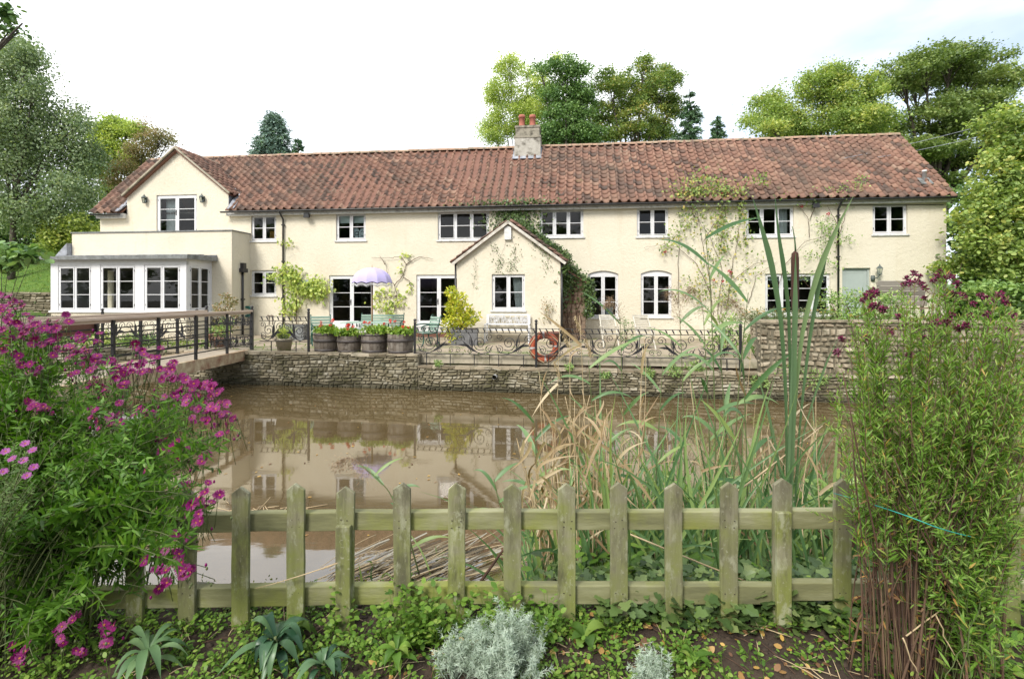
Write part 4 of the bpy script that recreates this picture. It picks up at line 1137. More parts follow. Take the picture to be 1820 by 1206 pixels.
# footbridge
BX0, BX1, BY0, BY1 = -9.08, -7.62, 2.45, 14.72
br = thing("footbridge", "narrow concrete footbridge with black railings and pale timber handrails across the moat", "bridge", ((BX0 + BX1) / 2, 8.6, 0))
b = MB(); b.box((BX0 + .1, BY0, -.06), (BX1 - .1, BY1, .07)); rel(b, br).build("deck", M['deck'], br)
for x in (BX0, BX1 - .12):
    b = MB(); b.box((x, BY0, -.2), (x + .12, BY1 - .02, .078)); rel(b, br).build("edge_beam", M['beam'], br)
py_ = [14.95, 13.65, 12.3, 11.0, 9.75, 8.4, 7.1, 5.8, 4.5]
for x, sgn in ((BX0 + .06, -1), (BX1 - .06, 1)):
    for i, y in enumerate(py_):
        b = MB(); th = .055 if i else .075
        b.bar((x, y, .0), (x, y, 1.15 if i else 1.24), th, th, (0, 1, 0))
        if i == 0: b.lathe([(.03, 1.24), (.05, 1.26), (.02, 1.275), (.05, 1.30), (.05, 1.33), (.001, 1.36)], (x, y, 0), 10)
        rel(b, br).build("post", M['black_iron'], br)
    for z in (.24, .46, .68, .90):
        b = MB(); b.bar((x, BY0, z), (x, 14.95, z), .012, .028); rel(b, br).build("rail", M['black_iron'], br)
    b = MB(); b.bar((x, BY0, 1.17), (x, 14.92, 1.20), .10, .05); b.bar((x - sgn * .03, BY0, 1.115), (x - sgn * .03, 14.92, 1.145), .03, .06); rel(b, br).build("handrail", M['handrail'], br)
b = MB(); b.box((BX0 - .01, 9.0, .80), (BX0 + .02, 11.0, 1.10)); b.box((BX0 - .015, 10.1, .80), (BX0 + .0, 10.12, 1.10)); rel(b, br).build("board", M['brown_wood'], br)
gt = thing("iron_gate", "low ornamental iron gate at the house end of the footbridge", "gate", ((BX0 + BX1) / 2, 15.02, .07))
b = MB(); w_ = BX1 - BX0 - .30
O = np.array((-w_ / 2, 0, 0)); d = np.array((1., 0, 0)); nv = np.array((0, -1., 0))
for s_ in (0, w_ * .5, w_): b.bar(O + d * s_ + (0, 0, .02), O + d * s_ + (0, 0, .98), .022, .022, (0, 1, 0))
for z in (.06, .42, .70, .96): b.bar(O + (0, 0, z), O + d * w_ + (0, 0, z), .016, .016)
b.build("frame", M['black_iron'], gt)
b = MB(); scroll_panel(b, O, d, nv, w_ * .5, .07, .41, .3); scroll_panel(b, O + d * w_ * .5, d, nv, w_ * .5, .07, .41, .3); scroll_panel(b, O, d, nv, w_, .71, .95, .3)
b.build("scrollwork", M['black_iron'], gt)

# green hose looped on the wall by the hopper pipe
hp = HP(442, 552, .15)
b = MB(); r = np.random.default_rng(2)
for i in range(11):
    ra, rz_ = .17 + r.uniform(-.03, .03), .15 + r.uniform(-.02, .04); th = np.linspace(0, 2 * pi, 26); off = r.uniform(-.09, .09)
    b.tube(np.stack([hp[0] + off + ra * np.cos(th), hp[1] - .05 - .012 * i + 0 * th, hp[2] + rz_ * np.sin(th) * (1 + .4 * (np.sin(th) < 0))], -1), .014, 5)
tag(b.build("garden_hose", noisy("teal_hose", [(.02, .16, .13), (.03, .24, .20)], 5, .45, 0)), "coiled teal garden hose hanging on the cream wall beside the bridge", "hose")

# ------------------------------------------------------------------ lifebuoy
lbp = WL(967, .33, .30)
lf = thing("lifebuoy", "worn orange lifebuoy with rope hanging on the railing post", "lifebuoy", tuple(lbp))
b = MB(); Rr, rr2 = .315, .095; n1, n2 = 40, 12
V, F_, mi_ = [], [], []
for i in range(n1):
    for j in range(n2):
        a, c = 2 * pi * i / n1, 2 * pi * j / n2; q = Rr + rr2 * cos(c); V.append((q * cos(a), -.09 + rr2 * .8 * sin(c), q * sin(a)))
for i in range(n1):
    for j in range(n2):
        F_.append((i * n2 + j, i * n2 + (j + 1) % n2, ((i + 1) % n1) * n2 + (j + 1) % n2, ((i + 1) % n1) * n2 + j)); mi_.append(1 if i % 10 in (0,) else 0)
b.raw(V, F_, mi_, .5, True)
b.build("ring", [noisy("faded_orange", [(.30, .055, .02), (.38, .085, .035)], 6, .6, .1, dirt=((.10, .07, .05), 5)), noisy("dirty_white_band", [(.32, .30, .28), (.5, .47, .45)], 9, .7, .1)], lf)
b = MB()
for q in range(4):
    a0, a1 = q * pi / 2 + .16, (q + 1) * pi / 2 - .0; t_ = np.linspace(a0, a1, 12); rad = Rr + .09 - .06 * np.sin((t_ - a0) / (a1 - a0) * pi)
    b.tube(np.stack([rad * np.cos(t_), -.17 + 0 * t_, rad * np.sin(t_)], -1), .011, 5)
b.build("rope", M['dry_stem'], lf)

# ------------------------------------------------------------------ terrace furniture
def leaf_blob(mb, c, r, n, L, W, mi=0, shape='oval', bend=.1, seed=0, hemi=True, fill=.55, updir=.6):
    """leaves all over and through a rounded clump, pointing outwards"""
    q = np.random.default_rng(seed)
    d = nrm(q.normal(size=(n, 3)))
    if hemi: d[:, 2] = np.abs(d[:, 2]) * .9 - .1
    rad = fill + (1 - fill) * q.random(n) ** .5
    lump = 1 + .22 * np.sin(d[:, 0] * 5 + seed) * np.sin(d[:, 1] * 4 + 2 * seed) + .15 * np.sin(d[:, 2] * 7 + seed)
    pos = np.asarray(c) + d * rad[:, None] * lump[:, None] * np.asarray(r)
    dr = nrm(d + q.normal(size=(n, 3)) * .7); nn = nrm(q.normal(size=(n, 3)) * .7 + (0, 0, updir) + d * .5)
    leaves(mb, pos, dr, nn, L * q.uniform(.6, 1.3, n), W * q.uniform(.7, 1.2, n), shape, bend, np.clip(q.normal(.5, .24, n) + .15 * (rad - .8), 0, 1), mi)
M['geranium'] = leafmat("geranium_leaves", [(.07, .14, .016), (.15, .27, .03), (.26, .39, .06), (.36, .40, .10)])
M['petal_red'] = leafmat("red_petals", [(.55, .03, .02), (.70, .06, .04), (.75, .13, .10)], .2)
M['barrel'] = by_rnd("barrel_oak", [(.085, .065, .05), (.15, .125, .10), (.22, .195, .165)], 7, .45, .85, .35, 40, .006, ((.05, .038, .028), 5))
M['hoop'] = noisy("dull_barrel_hoop", [(.035, .03, .028), (.075, .06, .055)], 9, .55, .15, 40, .004)
def barrel(px, wpx, hpx, back, label, seed):
    c = WL(px, back, TZ); R_ = wpx / FPX * c[1] / 2; Hh = hpx / FPX * c[1]
    root = thing("half_barrel", label, "planter", tuple(c), "half barrel planters")
    b = MB(); ns = 22; r = np.random.default_rng(seed)
    prof = [(.88, 0), (.96, .3), (1.0, .62), (.99, 1.0)]
    for i in range(ns):
        a0, a1 = 2 * pi * i / ns + .008, 2 * pi * (i + 1) / ns - .008; V = []
        for q in (0, 1):
            for rr_, zz in prof:
                for a in (a0, (a0 + a1) / 2, a1):
                    k = R_ * rr_ - q * .035; V.append((k * cos(a), k * sin(a), zz * Hh))
        F_ = []
        for j in range(3):
            for k in range(2):
                s0 = j * 3 + k; F_ += [(s0, s0 + 1, s0 + 4, s0 + 3), (12 + s0 + 1, 12 + s0, 12 + s0 + 3, 12 + s0 + 4)]
        F_ += [(9, 10, 22, 21), (10, 11, 23, 22)]
        b.raw(V, F_, 0, r.random(), False)
    b.build("staves", M['barrel'], root)
    for z0, z1, f in ((.0, .16, .905), (.52, .68, 1.0), (.88, .96, .995)) if seed % 2 else ((.02, .15, .905), (.60, .76, 1.005)):
        b = MB(); b.lathe([(R_ * (f) + .004, z0 * Hh), (R_ * (f + .02) + .006, (z0 + z1) / 2 * Hh), (R_ * (f + .025) + .004, z1 * Hh), (R_ * f - .01, z1 * Hh)], n=28); b.build("hoop", M['hoop'], root)
    b = MB(); b.lathe([(R_ * .95, Hh * .9), (R_ * .5, Hh * .96), (.001, Hh * .97)], n=20); b.build("soil", M['soil'], root)
    gp_ = thing("geranium", label.replace("oak half barrel", "red flowered geranium growing").replace("planter", "barrel") if False else GER[seed], "plant", (c[0], c[1], c[2] + Hh * .93), "geraniums in the barrels")
    b = MB(); q = np.random.default_rng(seed + 50)
    for k in range(9):
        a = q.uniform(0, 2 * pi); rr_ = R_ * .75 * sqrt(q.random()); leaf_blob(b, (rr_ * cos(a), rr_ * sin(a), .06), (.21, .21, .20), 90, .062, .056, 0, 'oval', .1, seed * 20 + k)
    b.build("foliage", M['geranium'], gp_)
    for k in range(5 + seed % 3):
        a = q.uniform(0, 2 * pi); rr_ = R_ * .85 * sqrt(q.random()); h = q.uniform(.22, .42); f = np.array((rr_ * cos(a), rr_ * sin(a) - .05, h))
        b = MB(); b.tube(bez(f * (.7, .7, 0), f * (.85, .85, .7), f, 5), .004, 4, 1)
        m = 26; dd = nrm(q.normal(size=(m, 3))); leaves(b, f + dd * .018, dd, nrm(q.normal(size=(m, 3))), .030, .026, 'oval', 0, q.random(m), 0)
        b.build("flower_head", [M['petal_red'], M['red_stem']], gp_)
GER = {1: "red geraniums filling the barrel nearest the short railing", 2: "red geraniums in the second barrel from the short railing", 3: "red geraniums in the barrel just below the parasol pole", 4: "red geraniums in the barrel against the long railing post"}
barrel(580, 43, 33, .47, "dark oak half barrel planter nearest the short railing", 1)
barrel(621, 42, 29, .43, "oak half barrel planter, second from the short railing and lowest", 2)
barrel(666, 46, 34, .44, "oak half barrel planter below the lilac parasol", 3)
barrel(712, 46, 34, .40, "oak half barrel planter against the long railing's first post", 4)

M['bench_green'] = noisy("dark_green_iron", [(.010, .055, .040), (.016, .08, .058)], 12, .45, .1)
M['slat_green'] = noisy("pale_green_slats", [(.28, .40, .33), (.36, .48, .41)], 6, .5, .1, stretch=(1, 1, 6))
def garden_seat(loc, rz, w, label, cat, name, nb=5):
    root = thing(name, label, cat, loc, None, rz)
    back = lambda z: .24 + .26 * (z - .42) * .9
    for s_ in (-1, 1):
        x = s_ * w / 2; b = MB()
        b.tube(bez((x, .34, 0), (x, .22, .25), (x, .24, .42), 6), .022, 6); b.tube([(x, back(z) , z) for z in np.linspace(.42, .95, 6)] + [(x, back(.95) + .05, .97)], .020, 6)
        b.tube(bez((x, -.30, 0), (x, -.16, .2), (x, -.27, .42), 8), .022, 6)
        b.tube([(x, -.27, .42), (x, 0, .40), (x, .24, .42)], .018, 6); b.tube(bez((x, .34, .66), (x, .0, .72), (x, -.26, .64), 8), .022, 6)
        sp = spiral2((-.22, .56), .09, .015, 1.6, 1.4, 22); b.tube([(x, q[0], q[1]) for q in sp], .013, 5)
        sp = spiral2((.05, .55), .10, .015, 0, -1.5, 22); b.tube([(x, q[0], q[1]) for q in sp], .012, 5)
        sp = spiral2((0, .20), .13, .02, 2.5, 1.5, 22); b.tube([(x, q[0], q[1]) for q in sp], .012, 5)
        b.build("side_frame", M['bench_green'], root)
    b = MB()
    for i in range(6): y = -.25 + i * .092; b.box((-w / 2, y, .425), (w / 2, y + .07, .448))
    b.build("seat", M['slat_green'], root)
    b = MB()
    for i in range(nb):
        z = .52 + i * .092; b.bar((-w / 2, back(z) - .02, z), (w / 2, back(z) - .02, z), .022, .068, (0, -.25, 1))
    b.build("backrest", M['slat_green'], root)
    return root
def ground_at(px, Y, z=TZ): return ((px - CX) / FPX * Y, Y, z)
garden_seat(ground_at(676, 18.3), 0, 1.55, "long green slatted bench with dark iron ends behind the table", "bench", "garden_bench")
garden_seat(ground_at(572, 16.6), .45, .62, "green slatted iron armchair left of the table", "chair", "garden_chair")
garden_seat(ground_at(757, 16.3), -2.35 + 1.4, .62, "green slatted iron armchair right of the table, its arm behind the railing post", "chair", "garden_chair")
tp = ground_at(655, 17.1)
tb = thing("garden_table", "pale green slatted garden table holding up the lilac parasol", "table", tp)
b = MB()
for i in range(9): y = -.42 + i * .095; b.box((-.82, y, .70), (.82, y + .08, .725))
b.build("tabletop", M['slat_green'], tb)
for s_ in (-1, 1):
    b = MB(); x = s_ * .62
    b.tube(bez((x, -.34, 0), (x, .02, .38), (x, -.30, .70), 8), .02, 6); b.tube(bez((x, .34, 0), (x, -.02, .38), (x, .30, .70), 8), .02, 6); b.bar((x, -.34, .68), (x, .34, .68), .04, .03)
    b.build("leg_frame", M['bench_green'], tb)
pr_ = thing("parasol", "lilac scalloped parasol with a lace fringe on a wooden pole", "parasol", (tp[0] + .12, tp[1], TZ))
b = MB(); b.tube([(0, 0, 0), (0, 0, 2.52)], .026, 8); b.tube([(0, 0, 2.5), (0, 0, 2.66)], [.012, .006], 6); b.build("pole", noisy("varnished_pole", [(.22, .12, .05), (.30, .17, .08)], 9, .5, .05), pr_)
b = MB(); ng = 12; R_ = .68; zt, zr = 2.55, 1.98
rows_ = 9
for g_ in range(ng):
    a0, a1 = 2 * pi * g_ / ng, 2 * pi * (g_ + 1) / ng; V = []
    sub_ = 6
    for j in range(rows_ + 1):
        t_ = j / rows_; ph = t_ * pi / 2 * .97; rr_, zz = R_ * sin(ph) ** .95, zr + (zt - zr) * (cos(ph)) ** .9
        for k in range(sub_ + 1):
            f = k / sub_; a = a0 + (a1 - a0) * f; sagf = 1 - .05 * sin(pi * f) * t_
            V.append((rr_ * sagf * cos(a), rr_ * sagf * sin(a), zz + (.05 * (sin(pi * f)) if j == rows_ else 0)))
    w1 = sub_ + 1
    b.raw(V, [(j * w1 + k, (j + 1) * w1 + k, (j + 1) * w1 + k + 1, j * w1 + k + 1) for j in range(rows_) for k in range(sub_)], 0, .5 + .5 * (g_ % 2) * .4, True)
can = b.build("canopy", by_rnd("lilac_cloth", [(.36, .31, .56), (.42, .37, .61), (.48, .43, .65)], 3, .4, .8), pr_)
b = MB()
for g_ in range(ng):
    a = 2 * pi * g_ / ng
    b.tube([(R_ * sin(j / 8 * pi / 2 * .97) ** .95 * cos(a) * .985, R_ * sin(j / 8 * pi / 2 * .97) ** .95 * sin(a) * .985, zr + (zt - zr) * cos(j / 8 * pi / 2 * .97) ** .9 - .012) for j in range(9)], .005, 4)
    b.tube([(.02 * cos(a), .02 * sin(a), 2.1), (R_ * .6 * cos(a), R_ * .6 * sin(a), 2.36)], .004, 4)
b.build("ribs", M['lead'], pr_)
b = MB(); r = np.random.default_rng(9)
for k in range(260):
    a = 2 * pi * k / 260; f = (k / 260 * ng) % 1; z = zr + .05 * sin(pi * f) - .002; h = .085 * (1 - .5 * sin(pi * f)) * r.uniform(.8, 1.1)
    b.raw([(R_ * cos(a - .006), R_ * sin(a - .006), z), (R_ * cos(a + .006), R_ * sin(a + .006), z), (R_ * cos(a + .005), R_ * sin(a + .005), z - h), (R_ * cos(a - .005), R_ * sin(a - .005), z - h)], [(0, 1, 2, 3)])
for zz in (.03, .055): b.tube([(R_ * cos(a), R_ * sin(a), zr - zz + .03 * abs(sin(a * ng / 2))) for a in np.linspace(0, 2 * pi, 145)], .004, 4)
b.build("fringe", M['white'], pr_)

# white bench with pierced back, below the porch window
wbn = thing("white_bench", "white garden bench with a pierced floral back under the porch window", "bench", tuple(HW(HU(902, 2.38), 2.38, TZ)), rz=-atan(HK))
b = MB(); w_ = 1.5
for x in (-w_ / 2, w_ / 2):
    b.bar((x, -.24, 0), (x, -.24, .44), .04, .04, (0, 1, 0)); b.bar((x, .20, 0), (x, .26, .96), .04, .04, (0, 1, 0)); b.bar((x, -.24, .62), (x, .24, .64), .045, .03)
    b.bar((x, -.24, .44), (x, -.24, .62), .035, .035, (0, 1, 0))
b.build("frame", M['white'], wbn)
b = MB()
for i in range(5): b.box((-w_ / 2 + .02, -.25 + i * .09, .42), (w_ / 2 - .02, -.25 + i * .09 + .075, .45))
b.build("seat", M['white'], wbn)
b = MB(); z0, z1 = .62, .95
for z in (z0, z1): b.bar((-w_ / 2 + .02, .245, z), (w_ / 2 - .02, .245, z), .035, .05)
for x in (-w_ / 2 + .05, w_ / 2 - .05): b.bar((x, .245, z0), (x, .245, z1), .03, .05, (1, 0, 0))
r = np.random.default_rng(6)
for k in range(46):
    x, z = r.uniform(-w_ / 2 + .12, w_ / 2 - .12), r.uniform(z0 + .06, z1 - .06); ra = r.uniform(.02, .035)
    for q in range(5): a = q * 1.257 + k; b.lathe([(.001, -ra * .6), (ra * .6, 0), (.001, ra * .6)], (x + ra * cos(a), .24, z + ra * sin(a)), 6)
for k in range(16):
    x = -w_ / 2 + .1 + k * (w_ - .2) / 15; b.tube(bez((x, .245, z0), (x + r.uniform(-.12, .12), .245, (z0 + z1) / 2), (x + r.uniform(-.1, .1), .245, z1), 6), .009, 5)
b.build("backrest", M['white'], wbn)

M['chair_paint'] = noisy("peeling_cream_paint", [(.36, .33, .27), (.50, .47, .40), (.58, .55, .48)], 8, .7, .2, 50, .004)
def slat_chair(loc, rz, label, tilt=.25):
    root = thing("folding_chair", label, "chair", loc, "white folding chairs", rz)
    b = MB(); w_ = .46
    bk = lambda z: .20 + (z - .42) * tilt
    for x in (-w_ / 2, w_ / 2):
        b.bar((x, bk(.95), .95), (x, -.28, 0), .028, .045, (0, 1, 0)); b.bar((x * .9, -.24, .42), (x * .9, .30, 0), .028, .045, (0, 1, 0)); b.bar((x, .28, .64), (x, -.22, .66), .04, .025); b.bar((x, -.18, .42), (x, -.18, .66), .025, .03, (0, 1, 0))
    b.build("frame", M['chair_paint'], root)
    b = MB()
    for i in range(6): b.box((-w_ / 2, -.24 + i * .078, .42), (w_ / 2, -.24 + i * .078 + .055, .44))
    b.build("seat", M['chair_paint'], root)
    b = MB()
    for i in range(7): z = .52 + i * .066; b.bar((-w_ / 2, bk(z) - .02, z), (w_ / 2, bk(z) - .02, z), .016, .04, (0, -.2, 1))
    b.bar((-w_ / 2 - .02, bk(.97), .98), (w_ / 2 + .02, bk(.97), .98), .03, .06); b.build("backrest", M['chair_paint'], root)
slat_chair(ground_at(1083, 15.6), 0.05, "white slatted folding chair nearer the wooden lean-to")
slat_chair(ground_at(1146, 15.3), .12, "white slatted folding chair below the second arched window, leaning back", .34)

# weathered bench on the raised garden, only its back showing
M['greywood'] = by_rnd("silvered_planks", [(.17, .15, .125), (.25, .225, .19), (.31, .28, .24)], 9, .4, .85, .3, 40, .01); gbz = .86; c = np.array(P(1612, 525, 15.2)); 
ob = thing("weathered_bench", "grey weathered plank bench half hidden by plants near the right corner of the cottage", "bench", (c[0], c[1], gbz), rz=.05)
b = MB()
for i in range(5): b.bar((-.72, .1 + .035 * i, .55 + i * .155), (.72, .1 + .035 * i, .55 + i * .155), .03, .145, (0, -.25, 1), 0, r.random())
b.build("backrest", M['greywood'], ob)
b = MB(); b.box((-.72, -.35, .40), (.72, .1, .44)); b.build("seat", M['clad'], ob)
for x in (-.66, .66): b = MB(); b.bar((x, .16, 0), (x, .3, 1.2), .07, .07, (0, 1, 0)); b.bar((x, -.32, 0), (x, -.32, .6), .07, .07, (0, 1, 0)); b.build("leg", M['greywood'], ob)

# pots and planters
M['old_lead'] = noisy("old_lead", [(.09, .09, .09), (.16, .16, .165)], 6, .7, .2, 20, .01)
def pot(loc, R_, Hh, label, mat='pot', square=False, name="plant_pot"):
    root = thing(name, label, "planter", loc)
    b = MB()
    if square: b.box((-R_, -R_ * .6, 0), (R_, R_ * .6, Hh)); b.box((-R_ - .02, -R_ * .6 - .02, Hh - .07), (R_ + .02, R_ * .6 + .02, Hh + .01))
    else: b.lathe([(R_ * .72, 0), (R_ * .92, Hh * .84), (R_ * 1.04, Hh * .85), (R_ * 1.04, Hh), (R_ * .92, Hh), (R_ * .88, Hh * .88)], n=20)
    b.build("body", M[mat], root)
    b = MB(); 
    if square: b.box((-R_ + .03, -R_ * .6 + .03, Hh), (R_ - .03, R_ * .6 - .03, Hh + .02))
    else: b.lathe([(R_ * .9, Hh * .9), (.001, Hh * .93)], n=16)
    b.build("soil", M['soil'], root)
pot(ground_at(505, 14.75), .25, .36, "pale clay pot behind the short railing with a yellow green grassy plant", 'kerb')
pot(ground_at(826, 16.6), .42, .50, "grey square trough beside the porch holding a yellow shrub", 'old_lead', True, "trough")
pot(ground_at(524, 18.6), .42, .55, "dark square trough at the foot of the wall vine", 'lead_edge', True, "trough")
pot(ground_at(383, 17.4), .24, .32, "clay pot on a low step beside the bay window")
pot(ground_at(395, 15.9), .30, .30, "wide clay bowl behind the bridge gate")
pot(ground_at(806, 16.9), .17, .40, "small dark pot hidden behind the yellow shrub's trough", 'hoop') if False else None
pot(ground_at(985, 16.7), .21, .42, "brown glazed pot behind the lifebuoy", 'brown_wood')
# ------------------------------------------------------------------ trees and shrubs beyond
def gz_at(x, y): return float(height(np.array([x]), np.array([y]))[0])
LM = {
    'birch_grey': leafmat("grey_green_leaves", [(0.085, 0.136, 0.066), (0.167, 0.242, 0.116), (0.26, 0.335, 0.172), (0.381, 0.431, 0.268)], .3),
    'yellowgreen': leafmat("yellow_green_leaves", [(0.154, 0.232, 0.062), (0.323, 0.42, 0.112), (0.533, 0.612, 0.177), (0.65, 0.65, 0.221)], .38),
    'midgreen': leafmat("mid_green_leaves", [(0.078, 0.143, 0.046), (0.164, 0.273, 0.079), (0.288, 0.419, 0.13), (0.443, 0.53, 0.193)], .3),
    'darkgreen': leafmat("dark_green_leaves", [(0.066, 0.132, 0.045), (0.125, 0.232, 0.075), (0.225, 0.35, 0.119), (0.33, 0.469, 0.162)], .25),
    'autumn': leafmat("turning_leaves", [(0.072, 0.129, 0.041), (0.155, 0.245, 0.068), (0.25, 0.339, 0.096), (0.379, 0.392, 0.117), (0.588, 0.451, 0.143)], .32),
    'rust': leafmat("rusty_leaves", [(0.127, 0.146, 0.067), (0.222, 0.222, 0.102), (0.333, 0.253, 0.143), (0.396, 0.246, 0.146)], .3),
    'conifer': leafmat("conifer_needles", [(0.043, 0.092, 0.054), (0.082, 0.165, 0.086), (0.154, 0.263, 0.131), (0.223, 0.332, 0.196)], .1),
    'bluecon': leafmat("blue_conifer_needles", [(0.07, 0.119, 0.091), (0.135, 0.218, 0.176), (0.223, 0.319, 0.264), (0.192, 0.329, 0.124)], .1),
    'hazel': leafmat("hazel_leaves", [(0.098, 0.157, 0.043), (0.193, 0.284, 0.077), (0.307, 0.412, 0.112), (0.46, 0.499, 0.15), (0.65, 0.623, 0.201)], .35),
    'sycamore': leafmat("sycamore_leaves", [(0.085, 0.14, 0.043), (0.164, 0.238, 0.072), (0.255, 0.33, 0.107), (0.357, 0.394, 0.146)], .3),
    'ivy': leafmat("ivy_leaves", [(0.028, 0.055, 0.018), (0.06, 0.105, 0.03), (0.11, 0.17, 0.05), (0.18, 0.23, 0.08)], .15, .35),
}
def crown_leaves(mb, C, cr, flat, per, size, r, shape='diamond', droop=.0, up=.8):
    """C (k,3) cluster centres; leaves scattered around each"""
    k = len(C); n = k * per
    ci = np.repeat(np.arange(k), per)
    pos = C[ci] + r.normal(size=(n, 3)) * cr * np.array((1, 1, flat)) * r.uniform(.7, 1.25, k)[ci][:, None]
    d = r.normal(size=(n, 3)); d[:, 2] = d[:, 2] * .5 - droop
    nn = nrm(r.normal(size=(n, 3)) * .8 + (0, 0, up))
    ct = r.normal(0, .15, k)
    rnd = np.clip(.45 + ct[ci] + r.normal(0, .17, n), 0, 1)
    L = size * r.uniform(.6, 1.35, n)
    leaves(mb, pos, d, nn, L, L * r.uniform(.5, .75, n), shape, .08, rnd)
def tree(name, label, clumps, Y, lmat, base_px=None, nclus=160, per=90, size=.16, cr=.4, depth=1.0, trunk=.3, bark='bark', seed=1, cat="tree", group=None, flat=.6, shape='diamond', droop=0, zbase=None, crown_name="crown", up=.8, limbs=True):
    r = np.random.default_rng(seed)
    sc = Y / FPX
    cl = np.array([list(P(c[0], c[1], Y)) + [c[2] * sc, c[3] * sc] for c in clumps])
    wts = cl[:, 3] * cl[:, 4]; wts = wts / wts.sum()
    w_all = (cl[:, 0].max() - cl[:, 0].min() + cl[:, 3].mean() * 2)
    dr = depth * w_all * .38
    cl[:, 1] += r.uniform(-1, 1, len(cl)) * dr * .6
    bx = cl[:, 0].mean() if base_px is None else (base_px - CX) * sc
    base = np.array((bx, Y, 0.0)); base[2] = gz_at(bx, Y) - .1 if zbase is None else zbase
    root = thing(name, label, cat, tuple(base), group)
    tb = MB(); crown_c = np.average(cl[:, :3], axis=0, weights=wts)
    fork = base * .45 + np.array((crown_c[0], Y, crown_c[2])) * .55
    if trunk > 0:
        tb.tube(bez(base - (0, 0, .2), (base + fork) / 2 + (r.uniform(-.3, .3), 0, 0), fork, 7), np.linspace(trunk, trunk * .62, 7), 9)
    C = []; nclus, per, cr = int(nclus * 1.6), int(per * (1.5 if Y > 28 else .8)), cr * .78; size = size * (.66 if Y > 28 else .92)
    ids = r.choice(len(cl), nclus, p=wts)
    for i in ids:
        v = nrm(r.normal(size=(1, 3)))[0] * (r.uniform(.25, 1.0) ** .6)
        C.append(cl[i, :3] + v * (cl[i, 3], (cl[i, 3] + cl[i, 4]) / 2 * (.8 + .5 * depth), cl[i, 4]))
    C = np.array(C)
    if trunk > 0 and limbs:
        for i in range(len(cl)):
            e = cl[i, :3]; m = fork * .5 + e * .5 + (0, 0, .12 * abs(e[0] - fork[0]) * -1 + .25)
            tb.tube(bez(fork - (0, 0, r.uniform(0, .25) * (fork[2] - base[2])), m, e, 7), np.linspace(trunk * .42, trunk * .07, 7), 6)
            for q in np.where(ids == i)[0][:7]:
                tb.tube(bez(m * .4 + e * .6, (e + C[q]) / 2 + (0, 0, .1), C[q], 5), np.linspace(trunk * .10, trunk * .02, 5), 4)
    if trunk > 0: rel(tb, root).build("trunk", M[bark], root)
    lb_ = MB(); crown_leaves(lb_, C, cr, flat, per, size, r, shape, droop, up)
    rel(lb_, root).build(crown_name, LM[lmat], root)
    return root
def conifer(name, label, px, ytop, ybase, Y, halfw, lmat, seed=1, nb=150, per=60, size=.14, group=None, rag=.25, spread=.16):
    r = np.random.default_rng(seed); sc = Y / FPX
    top = P(px, ytop, Y); zb = CAMZ - (ybase - HY) * sc; W = halfw * sc
    base = np.array((top[0], Y, gz_at(top[0], Y) - .1))
    root = thing(name, label, "tree", tuple(base), group)
    tb = MB(); tb.tube([base, top], [.28, .03], 8)
    C, D = [], []
    for i in range(nb):
        f = r.random() ** .7; z = top[2] - f * (top[2] - zb + 1.5); L = W * (f ** .8 + .06) * r.uniform(1 - rag, 1 + rag); a = r.uniform(0, 2 * pi)
        d = np.array((cos(a), sin(a), 0)); p0 = np.array((top[0], Y, z)); p2 = p0 + d * L + (0, 0, -.22 * L); p1 = (p0 + p2) / 2 + (0, 0, .18 * L)
        br_ = bez(p0, p1, p2, 5); tb.tube(br_, np.linspace(.045, .012, 5), 4)
        t_ = r.uniform(.25, 1.0, per); k = bez(p0, p1, p2, 40)[(t_ * 39).astype(int)]
        C.append(k + r.normal(size=(per, 3)) * np.array((.55, .55, .4)) * (spread * (1.4 - t_[:, None] * .6)) * W * .5); D.append(np.tile(d + (0, 0, -.35), (per, 1)) + r.normal(size=(per, 3)) * .55)
    C = np.concatenate(C); D = np.concatenate(D); n = len(C)
    rel(tb, root).build("trunk", M['bark'], root)
    lb_ = MB(); L = size * r.uniform(.6, 1.3, n); leaves(lb_, C, D, nrm(r.normal(size=(n, 3)) + (0, 0, 1)), L, L * .34, 'diamond', .05, np.clip(r.normal(.45, .2, n) + np.repeat(r.normal(0, .12, nb), per), 0, 1))
    rel(lb_, root).build("crown", LM[lmat], root)

# right: big sycamore with tiered limbs, and a rounder tree left of it
tree("sycamore_tree", "tall wide spreading sycamore in tiers above the right end of the cottage roof",
     [(1600, 140, 46, 20), (1660, 120, 48, 22), (1735, 112, 42, 18), (1778, 96, 26, 9), (1560, 160, 46, 24), (1600, 300, 50, 18), (1570, 270, 50, 20), (1640, 225, 60, 26), (1700, 270, 60, 22), (1620, 275, 60, 20), (1730, 215, 50, 22), (1625, 160, 50, 14), (1715, 140, 62, 18), (1785, 140, 50, 20), (1545, 195, 50, 20), (1610, 205, 60, 16), (1690, 190, 64, 18), (1765, 185, 52, 22), (1805, 215, 40, 24),
      (1640, 250, 58, 16), (1720, 245, 50, 18), (1650, 285, 54, 16), (1715, 290, 46, 13), (1680, 325, 44, 9), (1600, 255, 52, 20), (1640, 318, 34, 10), (1770, 275, 40, 30)], 36, 'sycamore', 1650, 330, 150, .27, .46, .8, .50, seed=3, flat=.40, up=1.1)
tree("lime_tree", "rounded yellowish green tree behind the roof, left of the wide sycamore",
     [(1385, 175, 44, 34), (1365, 215, 36, 28), (1420, 205, 40, 40), (1350, 238, 24, 14), (1470, 150, 46, 36), (1510, 175, 46, 34), (1455, 205, 50, 34), (1510, 225, 55, 28), (1560, 225, 50, 26), (1490, 130, 30, 18), (1415, 238, 60, 14)], 33, 'hazel', 1450, 210, 120, .23, .42, .7, .30, seed=4, flat=.6)
